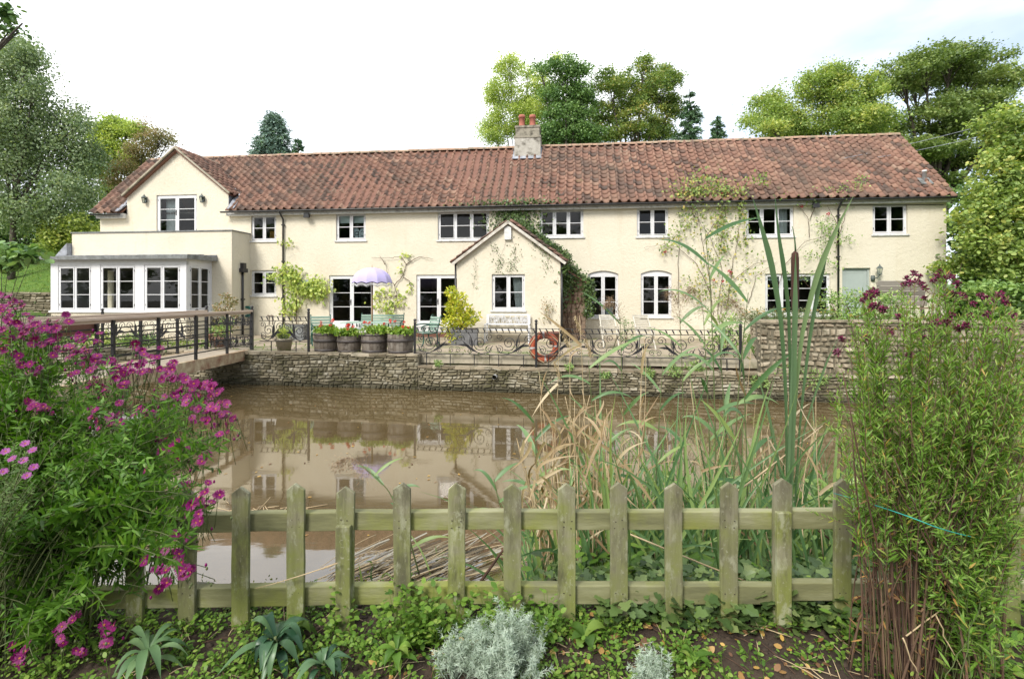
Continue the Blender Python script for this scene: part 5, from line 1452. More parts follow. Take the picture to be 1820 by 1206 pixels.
# right: hazel hedge wall at the corner
tree("hazel_tree", "tall yellow green hazel crowding the right hand corner of the cottage",
     [(1800, 215, 40, 32), (1815, 265, 48, 36), (1770, 300, 34, 30), (1760, 345, 48, 32), (1810, 350, 50, 50), (1735, 385, 46, 30), (1790, 410, 60, 44), (1725, 430, 40, 30), (1775, 465, 60, 40), (1720, 480, 32, 22), (1830, 480, 50, 60), (1850, 300, 50, 80)], 17.0, 'hazel', 1830, 300, 95, .13, .22, .5, .12, seed=5, shape='oval', droop=.25, flat=.75)
tree("laurel_bush", "dark leaved laurel in the gap between the cottage corner and the hazel",
     [(1715, 350, 22, 22), (1712, 400, 24, 40), (1730, 480, 30, 40), (1760, 540, 60, 36), (1810, 560, 50, 40), (1705, 540, 30, 24)], 19.5, 'darkgreen', 1740, 130, 80, .16, .3, .5, .10, seed=6, shape='oval', cat="shrub")
tree("hydrangea_bush", "bright leaved shrub under the hazel at the right edge",
     [(1740, 520, 34, 16), (1790, 515, 40, 18), (1815, 560, 40, 24), (1760, 555, 36, 18)], 14.6, 'midgreen', 1790, 60, 70, .12, .16, .5, .04, seed=7, shape='oval', cat="shrub")
# centre, behind the ridge
tree("birch_tree", "pale yellow green birch rising left of the chimney stack",
     [(905, 125, 26, 22), (940, 112, 20, 14), (885, 165, 26, 24), (925, 165, 34, 26), (870, 210, 18, 20), (905, 215, 40, 28), (950, 205, 30, 40), (880, 245, 26, 12), (995, 112, 14, 8), (965, 150, 22, 22), (960, 245, 40, 14)], 40, 'yellowgreen', 930, 190, 90, .20, .40, .6, .22, bark='pale_bark', seed=8, flat=.8, droop=.4)
tree("ash_tree", "dark green upright tree behind the roof right of the chimney pots",
     [(962, 116, 10, 10), (1005, 128, 34, 18), (1032, 122, 18, 12), (1000, 160, 38, 26), (1035, 165, 26, 22), (1015, 205, 44, 28), (985, 235, 40, 22), (1040, 235, 36, 20)], 37, 'darkgreen', 1000, 150, 95, .25, .40, .6, .28, seed=9)
tree("maple_tree", "broad maple turning orange and gold above the middle of the roof",
     [(1105, 135, 30, 18), (1140, 125, 26, 14), (1175, 128, 26, 16), (1078, 155, 30, 20), (1120, 165, 40, 26), (1170, 165, 36, 28), (1195, 185, 20, 26), (1080, 195, 36, 26), (1130, 210, 50, 28), (1185, 220, 22, 22), (1060, 235, 46, 16), (1120, 240, 50, 12), (1165, 238, 40, 14)], 39, 'autumn', 1120, 230, 105, .22, .38, .6, .30, seed=10)
conifer("cedar_tree", "slim dark cedar with a nodding tip behind the roof right of the maple", 1226, 158, 262, 38, 36, 'conifer', 11, 140, 60, .22)
conifer("cypress_tree", "small rounded dark cypress peeping over the ridge", 1275, 206, 258, 37, 26, 'conifer', 12, 110, 60, .2, rag=.4)
conifer("spruce_tree", "blue green spruce standing alone above the left half of the roof", 486, 200, 275, 35, 46, 'bluecon', 13, 200, 70, .24, rag=.3, spread=.3)
conifer("yew_tree", "low dark yew just showing beside the blue green spruce", 530, 246, 280, 34, 18, 'conifer', 14, 60, 50, .2, rag=.4)
# left
tree("weeping_birch", "large grey green weeping birch filling the upper left corner",
     [(15, 90, 40, 30), (-40, 130, 70, 50), (45, 125, 44, 30), (75, 115, 20, 14), (20, 180, 56, 40), (85, 165, 34, 22), (110, 200, 34, 26), (45, 235, 60, 40), (130, 225, 26, 20), (-40, 250, 70, 60), (100, 265, 44, 36), (140, 275, 20, 28), (30, 310, 60, 44), (105, 325, 44, 36), (140, 335, 16, 26), (-20, 370, 60, 40), (60, 370, 50, 30), (115, 375, 34, 20)], 25.0, 'birch_grey', 20, 420, 120, .14, .36, .6, .16, 'bark', 15, flat=1.0, droop=.9)
tree("robinia_tree", "feathery lime green tree behind the left gable",
     [(205, 225, 26, 14), (185, 240, 24, 14), (235, 232, 22, 12), (200, 265, 34, 18), (225, 285, 30, 18), (180, 300, 22, 24), (195, 335, 24, 20)], 33, 'yellowgreen', 200, 130, 95, .22, .40, .6, .16, seed=16, flat=.5)
tree("cherry_tree", "thin rusty leaved cherry just left of the gable peak",
     [(270, 245, 26, 18), (295, 250, 16, 12), (250, 268, 26, 22), (232, 300, 26, 24), (262, 230, 10, 10), (215, 330, 22, 18), (305, 243, 10, 8)], 31, 'rust', 245, 95, 55, .16, .36, .6, .14, seed=17)
tree("holly_tree", "dark holly in shade at the back of the lawn under the weeping birch",
     [(30, 400, 60, 34), (90, 400, 40, 30), (150, 380, 26, 40), (-40, 410, 60, 50), (60, 445, 70, 20), (165, 400, 20, 30)], 30.5, 'darkgreen', 60, 190, 100, .20, .40, .4, .16, seed=18, zbase=4.0)
tree("spotted_laurel", "pale yellow green rounded shrub left of the parapet",
     [(100, 405, 26, 18), (85, 420, 20, 18), (120, 425, 26, 20), (145, 400, 20, 22), (108, 440, 30, 14), (160, 415, 16, 20)], 25.5, 'yellowgreen', 115, 100, 80, .15, .24, .6, .08, seed=19, cat="shrub", zbase=2.8)
tree("coltsfoot_shrub", "broad round leaved shrub at the left edge in front of the lawn",
     [(10, 448, 34, 14), (45, 452, 30, 12), (70, 455, 12, 9), (15, 470, 24, 10), (-30, 460, 40, 30)], 13.0, 'darkgreen', 5, 40, 14, .22, .16, .4, .03, seed=20, cat="shrub", shape='oval', flat=.5)
tree("overhanging_oak", "dark leafy twig of an overhanging oak poking in at the top left corner",
     [(6, 42, 14, 10), (30, 36, 10, 5), (-60, 20, 60, 40), (-160, -60, 120, 90), (-260, 20, 140, 120)], 7.5, 'darkgreen', -330, 90, 60, .085, .10, .5, .16, seed=21, zbase=-.1, shape='oval')
# behind the photographer: trees that the glass and the water mirror
for i, (x, y, lab) in enumerate(((-64, -20, "tall oak far off to the left behind the viewpoint"), (-72, -8, "outermost oak off to the left behind the viewpoint"), (-52, -24, "farthest left oak behind the viewpoint"), (-40, -22, "oak well left behind the viewpoint, mirrored in the bay"), (43, -23, "farthest right oak behind the viewpoint"), (-29, -22, "broad oak far left behind the viewpoint"), (-18, -21, "broad oak behind the viewpoint, mirrored in the left windows"), (-8.5, -23, "oak behind the viewpoint, mirrored in the french doors"), (1.5, -24, "tall oak behind the viewpoint, mirrored in the porch window"), (11, -22, "oak behind the viewpoint, mirrored in the arched windows"), (21, -21, "round oak behind the viewpoint, mirrored in the right windows"), (32, -22, "broad oak far right behind the viewpoint"))):
    rt = thing("oak_tree", lab, "tree", (x, y, 0)); b = MB(); b.tube([(0, 0, -.2), (.2, 0, 3), (0, .2, 6)], [.4, .3, .2], 8); b.build("trunk", M['bark'], rt)
    q = np.random.default_rng(60 + i); C = nrm(q.normal(size=(90, 3))) * (q.random((90, 1)) ** .4) * (6.2, 3.8, 5.6 + .6 * (i % 3)) + (0, 0, 7.0)
    b = MB(); crown_leaves(b, C, .7, .7, 100, .6, q); b.build("crown", LM['darkgreen'], rt)

# lawn and grass around
g_ = MB(); q = np.random.default_rng(71)
xs_ = np.linspace(-60, -18.6, 40); ys_ = np.linspace(22.08, 40, 30); XX, YY = np.meshgrid(xs_, ys_); ZZ = height(XX, YY) + .03
ii = np.arange(XX.size).reshape(XX.shape); F_ = np.stack([ii[:-1, :-1], ii[:-1, 1:], ii[1:, 1:], ii[1:, :-1]], -1).reshape(-1, 4)
g_.raw(np.stack([XX, YY, ZZ], -1).reshape(-1, 3), [tuple(f) for f in F_], 0, .5, True)
structure(g_.build("lawn", M['lawn']))
M['grass'] = leafmat("grass_blades", [(.05, .11, .012), (.10, .19, .02), (.16, .25, .035), (.26, .28, .07)], .3)
def tufts(name, pts, h, w, label=None, seed=1, lean=.6, mat='grass'):
    q = np.random.default_rng(seed); n = len(pts); b = MB()
    d = np.stack([q.normal(0, lean, n), q.normal(0, lean, n), np.ones(n)], -1)
    leaves(b, pts, d, nrm(q.normal(size=(n, 3)) + (0, -.5, 0)), h * q.uniform(.5, 1.3, n), w * q.uniform(.7, 1.2, n), 'lance', h * .3, q.random(n))
    o = b.build(name, M[mat]); o["kind"] = "stuff"
    if label: tag(o, label, "grass")
    return o
n = 9000; x = q.uniform(-30, -18.7, n); y = q.uniform(22.1, 29, n)
tufts("lawn_grass", np.stack([x, y, height(x, y) + .03], -1), .09, .02, "short bright lawn grass on the slope left of the cottage")
# weeds in the joints of the terrace, on the wall top and ledge
x = np.concatenate([q.uniform(-9, 6, 1400), q.uniform(-20, -9.3, 3500)]); back = np.concatenate([q.random(1400) ** 2 * 3 + .3, q.uniform(.4, 3.2, 3500)])
pts = np.stack([x, WY0 - WK * x + back * WM, 0 * x + TZ], -1)
cl_ = wob(x, pts[:, 1], 1.3) + .7 * wob(x, pts[:, 1], 4); pts = pts[(cl_ > .12) | ((x < -9.3) & (cl_ > -.1))]
tufts("terrace_weeds", pts, .09, .03, "low weeds and grass tufts in the joints of the terrace paving", 3, .9)

# ------------------------------------------------------------------ climbers on the cottage wall
def climber(name, label, stems, leafspots, lmat, cat="climbing plant", size=.07, flowers=(), flower_col='petal_red', p=.06, seed=1, rad=.012, stem_mat='brown_stem', shape='oval', droop=.3, spread=.05):
    """stems: lists of photograph points on the wall; leafspots: (px,py,rx,ry,n)"""
    q = np.random.default_rng(seed)
    loc = HP(stems[0][0][0], stems[0][0][1], p) if stems else HP(leafspots[0][0], leafspots[0][1], p)
    root = thing(name, label, cat, tuple(loc)); b = MB()
    for st in stems:
        pts = np.array([HP(a[0], a[1], p + q.uniform(-.02, .05)) for a in st])
        t_ = np.linspace(0, len(pts) - 1, len(pts) * 5); path = np.stack([np.interp(t_, range(len(pts)), pts[:, k]) for k in range(3)], -1) + q.normal(size=(len(t_), 3)) * .012
        b.tube(path, np.linspace(rad, rad * .35, len(path)), 5)
    if stems: rel(b, root).build("stems", M[stem_mat], root)
    b = MB()
    for (px, py, rx, ry, n) in leafspots:
        c = HP(px, py, p); s_ = c[1] / FPX
        pos = c + q.normal(size=(n, 1)) * rx * s_ * .55 * HD + q.normal(size=(n, 1)) * ry * s_ * .55 * np.array((0, 0, 1)) + np.abs(q.normal(size=(n, 1))) * spread * HN * 2
        d = q.normal(size=(n, 3)); d[:, 2] -= droop; L = size * q.uniform(.6, 1.3, n)
        leaves(b, pos, d, nrm(HN * .9 + q.normal(size=(n, 3)) * .6 + (0, 0, .4)), L, L * q.uniform(.45, .7, n), shape, .1, np.clip(q.normal(.5, .25, n), 0, 1))
    if leafspots: rel(b, root).build("foliage", LM[lmat] if lmat in LM else M[lmat], root)
    for (px, py) in flowers:
        b = MB(); c = HP(px, py, p + .08); m = 22; dd = nrm(q.normal(size=(m, 3))); leaves(b, c + dd * .02, dd, nrm(q.normal(size=(m, 3))), .045, .04, 'oval', .3, q.random(m)); rel(b, root).build("flower", M[flower_col], root)
    return root
M['rose'] = leafmat("rose_petals", [(.40, .01, .03), (.5, .02, .05), (.55, .05, .1)], .15)
climber("climbing_rose", "straggly climbing rose reaching the gutter between the upper right windows",
        [[(1268, 560), (1262, 500), (1250, 440), (1240, 380), (1228, 345), (1240, 325)], [(1290, 560), (1300, 480), (1312, 420), (1318, 360), (1300, 335)], [(1275, 560), (1285, 480), (1262, 420), (1225, 370)], [(1262, 520), (1240, 470), (1205, 440), (1180, 434), (1145, 440)], [(1300, 500), (1340, 470), (1375, 458)], [(1250, 430), (1275, 390), (1310, 345), (1345, 330), (1370, 315)], [(1205, 540), (1206, 440), (1210, 390)], [(1330, 540), (1345, 490), (1380, 465)], [(1280, 440), (1290, 380), (1283, 345)], [(1240, 400), (1220, 350), (1212, 320)]],
        [(1240, 335, 34, 26, 330), (1215, 350, 26, 14, 120), (1285, 335, 30, 20, 160), (1280, 385, 14, 34, 140), (1315, 375, 12, 36, 130), (1287, 430, 12, 26, 70), (1225, 385, 20, 24, 70), (1190, 430, 26, 12, 60), (1262, 460, 30, 26, 90), (1180, 445, 14, 10, 24), (1350, 320, 24, 12, 60), (1245, 510, 30, 30, 160), (1290, 520, 26, 30, 150), (1230, 345, 40, 30, 160), (1300, 350, 30, 20, 110), (1262, 400, 40, 40, 160), (1210, 400, 20, 30, 70), (1320, 430, 16, 40, 70), (1340, 480, 30, 30, 60)], 'autumn', size=.10, seed=31,
        flowers=[(1296, 482), (1300, 485), (1268, 497), (1284, 499), (1284, 345), (1182, 447), (1292, 344)], flower_col='rose', spread=.09)
climber("climbing_rose", "thin climbing rose with red blooms around the right hand drainpipe",
        [[(1470, 545), (1430, 500), (1395, 480)], [(1438, 422), (1438, 390), (1425, 372), (1412, 362)], [(1438, 390), (1452, 365), (1465, 350)], [(1380, 520), (1395, 470), (1430, 430), (1470, 418), (1512, 425)], [(1490, 400), (1478, 380), (1470, 365)], [(1485, 440), (1500, 390), (1512, 350), (1530, 320)], [(1400, 545), (1410, 500), (1450, 480), (1485, 476)]],
        [(1466, 400, 18, 14, 90), (1470, 425, 24, 16, 90), (1450, 455, 34, 14, 90), (1500, 428, 16, 10, 40), (1440, 360, 20, 10, 50), (1500, 350, 18, 20, 60), (1475, 470, 20, 14, 40), (1525, 322, 14, 12, 60), (1430, 490, 30, 14, 60), (1470, 410, 26, 26, 120), (1440, 352, 30, 10, 70), (1490, 340, 30, 10, 60), (1395, 352, 40, 10, 60)], 'midgreen', size=.07, seed=32, flowers=[(1425, 366), (1472, 380)], flower_col='rose', spread=.08)
climber("wisteria", "leafy wisteria trained along the wall left of the first french door",
        [[(525, 600), (528, 560), (526, 520), (516, 490), (508, 475)], [(526, 520), (550, 510), (578, 512)], [(527, 545), (512, 540), (500, 560)], [(526, 500), (500, 490), (485, 492)]],
        [(516, 485, 24, 14, 240), (526, 505, 20, 18, 160), (560, 508, 28, 16, 320), (545, 520, 30, 14, 160), (520, 540, 18, 12, 110), (515, 550, 12, 14, 60), (490, 492, 14, 8, 50), (512, 430, 16, 7, 26), (575, 520, 12, 16, 80)], 'yellowgreen', size=.14, seed=33, rad=.02, shape='lance', droop=.9, spread=.1)
climber("grape_vine", "sparse bare stemmed vine turning yellow on the wall between the french doors",
        [[(697, 585), (700, 555), (706, 525), (700, 505), (690, 490), (684, 462)], [(700, 508), (716, 490), (722, 470), (712, 455), (695, 458), (660, 458)], [(716, 492), (728, 500), (731, 515)], [(722, 470), (745, 456), (770, 460)], [(706, 525), (690, 530), (672, 528)], [(702, 540), (720, 528)], [(685, 470), (675, 455)]],
        [(675, 525, 14, 12, 36), (690, 515, 14, 12, 22), (695, 540, 18, 12, 44), (712, 530, 14, 14, 32), (690, 556, 14, 8, 40), (722, 452, 10, 5, 20), (730, 510, 5, 10, 14), (680, 545, 14, 10, 30), (713, 477, 8, 12, 14)], 'yellowgreen', size=.13, seed=34, rad=.016, spread=.04)
climber("dead_creeper", "dry twiggy creeper clinging to the porch front right of its window",
        [[(978, 575), (974, 550), (970, 535)], [(978, 575), (982, 555), (984, 532)], [(976, 570), (966, 555), (964, 542)]], [(972, 550, 12, 22, 150)], 'rust', p=2.05, size=.05, seed=35, rad=.007)
climber("ivy_strands", "thin strands of creeper hanging down the porch gable under the alarm box",
        [[(903, 418), (896, 440), (886, 465), (890, 480)], [(908, 418), (915, 440), (918, 460), (908, 478)], [(955, 425), (968, 445), (975, 470)], [(842, 455), (846, 480), (842, 505)], [(872, 430), (878, 460)]],
        [(888, 470, 10, 16, 60), (908, 470, 10, 16, 60), (915, 445, 10, 16, 40), (965, 445, 14, 20, 90), (845, 490, 6, 24, 26), (880, 440, 8, 20, 24), (972, 472, 8, 12, 30), (985, 500, 10, 6, 12), (950, 430, 10, 12, 40)], 'ivy', p=2.02, size=.055, seed=36, rad=.004, spread=.02)
# ivy blanket over the porch roof and lean-to
iv = thing("ivy_mass", "thick dark ivy smothering the right slope of the porch roof and the lean-to", "ivy", tuple(HW(PU1, .8, 2.5)))
b = MB(); q = np.random.default_rng(37)
def porch_pt(f, d_, off):  # f 0 apex .. 1 eaves on the right slope, d_ metres out from the main wall
    u = PA[0] + (ph_ + .02) * f; z = PA[1] - ps * (ph_ + .02) * f
    return HW(u, d_, z) + off * nrm((HD * ps + np.array((0, 0, 1)))[None])[0]
pts_, nn_ = [], []
for k in range(3600):
    f = q.random(); d_ = q.uniform(-.05, 2.1); th = .26 + .10 * (wob(np.array([f * 6]), np.array([d_ * 3]))[0] + 1)
    pts_.append(porch_pt(f, d_, th * q.uniform(.35, 1.15)) if q.random() < .8 else porch_pt(1.0 + q.uniform(0, .08), d_, -q.random() * .35))
    nn_.append(HD * .6 + np.array((0, -.3, .8)))
for k in range(2300):                                                                   # hanging curtain beyond the eaves, over the lean-to
    u = q.uniform(lu0, lu1 + .25); z = 2.95 - (u - lu0) * .95 + q.normal() * .17; y = q.uniform(.1, 1.25)
    pts_.append(HW(u, y, z)); nn_.append(HD * .4 + np.array((0, -.6, .6)))
for k in range(900):
    u = lu1 + .12 + q.normal() * .10; z = q.uniform(.9, 2.3); pts_.append(HW(u, 1.15 + q.normal() * .08, z)); nn_.append(np.array((.2, -1, .2)))
for k in range(500):
    u = lu0 + abs(q.normal()) * .3; z = 2.4 - abs(q.normal()) * .5; pts_.append(HW(u, 1.2 + q.normal() * .05, z)); nn_.append(np.array((.2, -1, .2)))
for k in range(1300):                                                                   # up the wall to the gutter above the apex
    u = PA[0] + q.normal() * .55; z = q.uniform(4.2, 5.2); pts_.append(HW(u, abs(q.normal()) * .07 + .02, z)); nn_.append(HN + (0, 0, .3))
for k in range(500):
    u = PA[0] + q.normal() * 1.1; pts_.append(HW(u, .3 + q.normal() * .05, 5.2 + abs(q.normal()) * .10)); nn_.append(HN + (0, 0, .6))
for k in range(350):                                                                   # trailing over the left slope
    f = q.random() ** 1.5 * .5; d_ = q.uniform(0, 2.0); u = PA[0] - ph_ * f; pts_.append(HW(u, d_, PA[1] - ps * ph_ * f + .08 + q.random() * .08)); nn_.append(np.array((-.4, -.2, .8)))
pts_ = np.array(pts_); n = len(pts_); dd = q.normal(size=(n, 3)); dd[:, 2] -= .6
L = .075 * q.uniform(.6, 1.4, n); leaves(b, pts_, dd, nrm(np.array(nn_) + q.normal(size=(n, 3)) * .55), L, L * .75, 'oval', .1, np.clip(q.normal(.42, .22, n) + .12 * wob(pts_[:, 0], pts_[:, 2], 4), 0, 1))
rel(b, iv).build("foliage", LM['ivy'], iv)
b = MB()
for k in range(9):
    u = lu0 + .1 + k * .07; b.tube(np.array([HW(u + q.normal() * .05, 1.16, z) for z in np.linspace(.1, 2.2, 7)]) + q.normal(size=(7, 3)) * .03, .012, 5)
rel(b, iv).build("stems", M['brown_stem'], iv)

# ------------------------------------------------------------------ terrace plants
def shrub(name, label, loc, clumps, mat, L, W, seed, cat="shrub", shape='oval', bend=.1, stem=True, group=None, smat='brown_stem'):
    root = thing(name, label, cat, tuple(loc), group)
    q = np.random.default_rng(seed); b = MB(); sb = MB()
    for k, (dx, dy, dz, r_, n) in enumerate(clumps):
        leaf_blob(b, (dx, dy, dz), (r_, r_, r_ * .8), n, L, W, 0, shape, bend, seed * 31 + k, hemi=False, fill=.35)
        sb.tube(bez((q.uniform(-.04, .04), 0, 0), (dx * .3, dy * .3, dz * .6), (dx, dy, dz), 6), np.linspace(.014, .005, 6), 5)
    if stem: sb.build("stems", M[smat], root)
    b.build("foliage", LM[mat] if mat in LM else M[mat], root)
    return root
M['bright_yellow'] = leafmat("golden_leaves", [(.20, .30, .03), (.38, .44, .04), (.56, .54, .06), (.62, .50, .09)], .35)
c = ground_at(818, 16.6, TZ + .5)
shrub("golden_robinia", "bright golden yellow shrub growing in the grey trough beside the porch", c, [(-0.12, 0, 0.4, 0.36, 330), (0.15, 0, 0.28, 0.36, 330), (-0.22, 0, 0.75, 0.3, 230), (-0.05, 0, 1.0, 0.26, 190), (0.36, 0, 0.42, 0.28, 170), (-0.38, 0, 0.12, 0.26, 170), (-0.18, -0.1, -0.2, 0.24, 140), (-0.26, 0, 1.22, 0.2, 110), (0.2, -0.05, 0.65, 0.24, 150)], 'bright_yellow', .12, .05, 41, shape='lance', bend=.2)
c = ground_at(505, 14.75, TZ + .33)
rt = thing("sedge", "yellow green grassy plant in the clay pot behind the short railing", "plant", c); b = MB(); q = np.random.default_rng(42); n = 190
d = np.stack([q.normal(0, .6, n), q.normal(0, .6, n), np.ones(n)], -1); leaves(b, np.stack([q.normal(0, .06, n), q.normal(0, .06, n), 0 * q.random(n)], -1), d, nrm(q.normal(size=(n, 3))), .42 * q.uniform(.5, 1.2, n), .02, 'lance', .15, q.random(n)); b.build("foliage", LM['yellowgreen'], rt)
shrub("fuchsia_bush", "dark reddish green bush against the extension wall by the hopper pipe", ground_at(401, 16.5), [(0, 0, .5, .3, 200), (.1, 0, .9, .3, 240), (-.1, 0, 1.2, .26, 200), (.15, 0, 1.4, .2, 120), (.0, 0, 1.6, .12, 50), (-.22, 0, .7, .22, 130)], 'rust', .085, .045, 43)
shrub("fuchsia_bush", "mid green leaves mixed through the bush in the clay bowl behind the bridge gate", ground_at(395, 15.9, TZ + .25), [(0, 0, .25, .24, 160), (.1, 0, .5, .2, 130)], 'midgreen', .08, .04, 44)
shrub("bedding_plant", "low green plant in the clay pot beside the bay window", ground_at(383, 17.4, TZ + .3), [(0, 0, .12, .2, 120), (-.2, 0, .05, .16, 70)], 'midgreen', .09, .05, 45)
for k, (px, Y_, s_, mt, lab) in enumerate(((235, 16.6, .34, 'midgreen', "green clump in the bed under the bay, right of centre"), (180, 16.9, .38, 'yellowgreen', "yellow green spiky clump in the bed under the middle bay window"), (265, 16.5, .3, 'darkgreen', "dark clump in the bed under the bay's right window"), (120, 17.6, .35, 'midgreen', "green clump in the bed under the bay's left window"), (55, 19.6, .45, 'darkgreen', "dark clump left of the bay at the foot of the lawn wall"))):
    shrub("border_plant", lab, ground_at(px, Y_), [(-s_ * .5, 0, s_ * .4, s_ * .7, 130), (s_ * .5, 0, s_ * .35, s_ * .7, 130), (0, 0, s_ * .6, s_ * .7, 130)], mt, .16, .03, 46 + k, shape='lance', bend=.3, group="plants in the bed under the bay")
shrub("potted_bush", "small grey green bush between the two white folding chairs", ground_at(1112, 16.2), [(0, 0, .3, .25, 140), (.08, 0, .62, .2, 100), (-.08, 0, .8, .14, 50)], 'birch_grey', .07, .025, 52)
shrub("golden_bush", "loose pale green bush at the end of the railing by the garden wall", ground_at(1290, 13.6, -.1), [(-.15, 0, .75, .32, 170), (.1, 0, .95, .3, 160), (.25, 0, .6, .3, 150), (-.3, 0, .45, .26, 120), (0, 0, 1.15, .2, 70)], 'midgreen', .09, .035, 53)
# flower bed on top of the garden wall
M['bedmix'] = leafmat("grey_green_bedding", [(.06, .10, .03), (.12, .17, .06), (.20, .24, .12), (.30, .33, .22)], .25)
M['marigold'] = leafmat("marigold_petals", [(.60, .22, .01), (.72, .36, .02), (.75, .45, .03)], .2)
q = np.random.default_rng(61)
px_ = 1325; k = 0
bedlabs = ["grey green bedding clump at the left end of the garden wall top", "silvery clump with orange marigolds, second along the garden wall top", "marigolds and grey foliage in front of the wide ground floor window", "yellow flowered clump left of the cattail head on the garden wall", "green clump with orange flowers right of the cattail on the wall top", "spiky pale clump before the right end of the wide window", "leafy clump below the right hand drainpipe", "leafy shrub before the grey green door", "green clump right of the grey green door", "green clump under the lantern", "green clump before the weathered bench"]
for px in (1335, 1358, 1382, 1408, 1436, 1462, 1488, 1515, 1545, 1575, 1605):
    c = np.array(on_wall(6.1) + WD * 0); t_ = (px - CX) / FPX; Yc = (WY0 + .55 * WM) / (1 + WK * t_); c = np.array((t_ * Yc, Yc, 1.0)); tall = px > 1480
    rt = shrub("bedding_clump", bedlabs[k], c, [(-.12, .1, .08, .2, 130), (.12, 0, .12, .2, 130), (0, .2, .16, .2, 110)] + ([(0, .3, .45, .28, 170), (.1, .5, .6, .25, 120)] if tall else []), 'midgreen' if tall else 'bedmix', .07, .018 if not tall else .035, 62 + k, "plant", 'lance', .2, group="flower bed along the garden wall")
    if not tall:
        b = MB(); m = 7
        for j in range(m):
            f = np.array((q.uniform(-.22, .22), q.uniform(-.1, .2), q.uniform(.16, .32))); n = 14; a = np.arange(n) * 2 * pi / n; dd = np.stack([np.cos(a), np.sin(a) - .3, 0 * a + .25], -1); leaves(b, np.tile(f, (n, 1)), dd, np.tile((0, -.4, 1), (n, 1)), .035, .016, 'diamond', 0, q.random(n)); b.tube([(f[0] * .8, f[1], .05), tuple(f)], .003, 4, 1)
        b.build("flowers", [M['marigold'], M['stem']], rt)
    k += 1
# ------------------------------------------------------------------ picket fence
FY = 2.43
fz = lambda py: CAMZ - (py - HY) / FPX * FY
fx = lambda px: (px - CX) / FPX * FY
fe = thing("picket_fence", "low grey green picket fence coated in algae across the foreground", "fence", (0, FY, 0))
pk = [(-50, 885, 1118), (50, 880, 1118), (147, 876, 1120), (240, 872, 1120), (333, 868, 1118), (428, 864, 1120), (526, 858, 1117), (613, 864, 1122), (716, 857, 1118), (811, 858, 1118), (911, 859, 1112), (1007, 858, 1118), (1100, 856, 1112), (1197, 857, 1108), (1295, 856, 1112), (1389, 849, 1108), (1496, 850, 1110), (1598, 850, 1110), (1697, 850, 1110), (1796, 862, 1106), (1890, 862, 1108)]
r = np.random.default_rng(81)
for px, yt, yb in pk:
    b = MB(); w_ = .083 + r.uniform(-.004, .004); x = fx(px); top, bot = fz(yt), fz(yb) - .03; lean = r.uniform(-.006, .006)
    sh = top - .030
    z = bot; poly = []
    zs_ = np.linspace(bot, sh, 7)
    left = [(x - w_ / 2 + lean * (zz - bot) + r.uniform(-.0018, .0018), zz) for zz in zs_]; right = [(x + w_ / 2 + lean * (zz - bot) + r.uniform(-.0018, .0018), zz) for zz in zs_]
    poly = right + [(x + r.uniform(-.004, .004), top)] + left[::-1]
    b.prism(poly, FY - .011, FY + .011)
    b.V[-1] = b.V[-1] + np.array((0, r.uniform(-.003, .003), 0))
    o = rel(b, fe).build("picket", M['picket'], fe)
    bv = o.modifiers.new("edge", 'BEVEL'); bv.width = .003; bv.segments = 2; bv.limit_method = 'ANGLE'
    nb_ = MB()
    for zz in ((fz(922), fz(934)) if px < 700 else (fz(923), fz(936))) + (fz(1052),):
        for s_ in (-1, 1): nb_.lathe([(.0035, -.0015), (.0035, .0015)], (x + s_ * .018 + r.uniform(-.006, .006), FY - .0125, zz + r.uniform(-.006, .006)), 6, squash=(1, .3))
    rel(nb_, fe).build("nails", M['nail'], fe)
for (xa, xb, z0a, z1a, z0b, z1b) in ((fx(-120), fx(613), fz(955), fz(926), fz(945), fz(912)), (fx(613), fx(1389), fz(944), fz(912), fz(944), fz(912)), (fx(1389), fx(1960), fz(942), fz(909), fz(942), fz(909)), (fx(-120), fx(613), fz(1090), fz(1056), fz(1078), fz(1044)), (fx(613), fx(1389), fz(1077), fz(1044), fz(1077), fz(1044)), (fx(1389), fx(1960), fz(1070), fz(1038), fz(1070), fz(1038))):
    b = MB(); n = 10
    V = []
    for i in range(n + 1):
        f = i / n; x = xa + .003 + (xb - xa - .006) * f; a, c = z0a + (z0b - z0a) * f, z1a + (z1b - z1a) * f; j = r.uniform(-.0025, .0025)
        V += [(x, FY + .0135, a + j), (x, FY + .062, a + j), (x, FY + .062, c + j), (x, FY + .0135, c + j)]
    F_ = [(3, 2, 1, 0), tuple(4 * n + k for k in range(4))]
    for i in range(n):
        for k in range(4): F_.append((4 * i + k, 4 * i + (k + 1) % 4, 4 * i + 4 + (k + 1) % 4, 4 * i + 4 + k))
    b.raw(V, F_); o = rel(b, fe).build("rail", M['rail_wood'], fe)
    bv = o.modifiers.new("edge", 'BEVEL'); bv.width = .004; bv.segments = 2; bv.limit_method = 'ANGLE'
for px, yt, yb in ((613, 929, 1122), (1389, 905, 1102)):
    b = MB(); x = fx(px) + (.004 if px < 700 else -.004); b.box((x - .037, FY - .040, fz(yb)), (x + .033, FY - .0125, fz(yt)))
    if px > 700: b.box((x - .040, FY - .043, fz(1140)), (x + .036, FY - .01, fz(1103)), 1)
    o = rel(b, fe).build("post", [M['picket'], M['rust_iron']], fe); bv = o.modifiers.new("edge", 'BEVEL'); bv.width = .004; bv.segments = 2

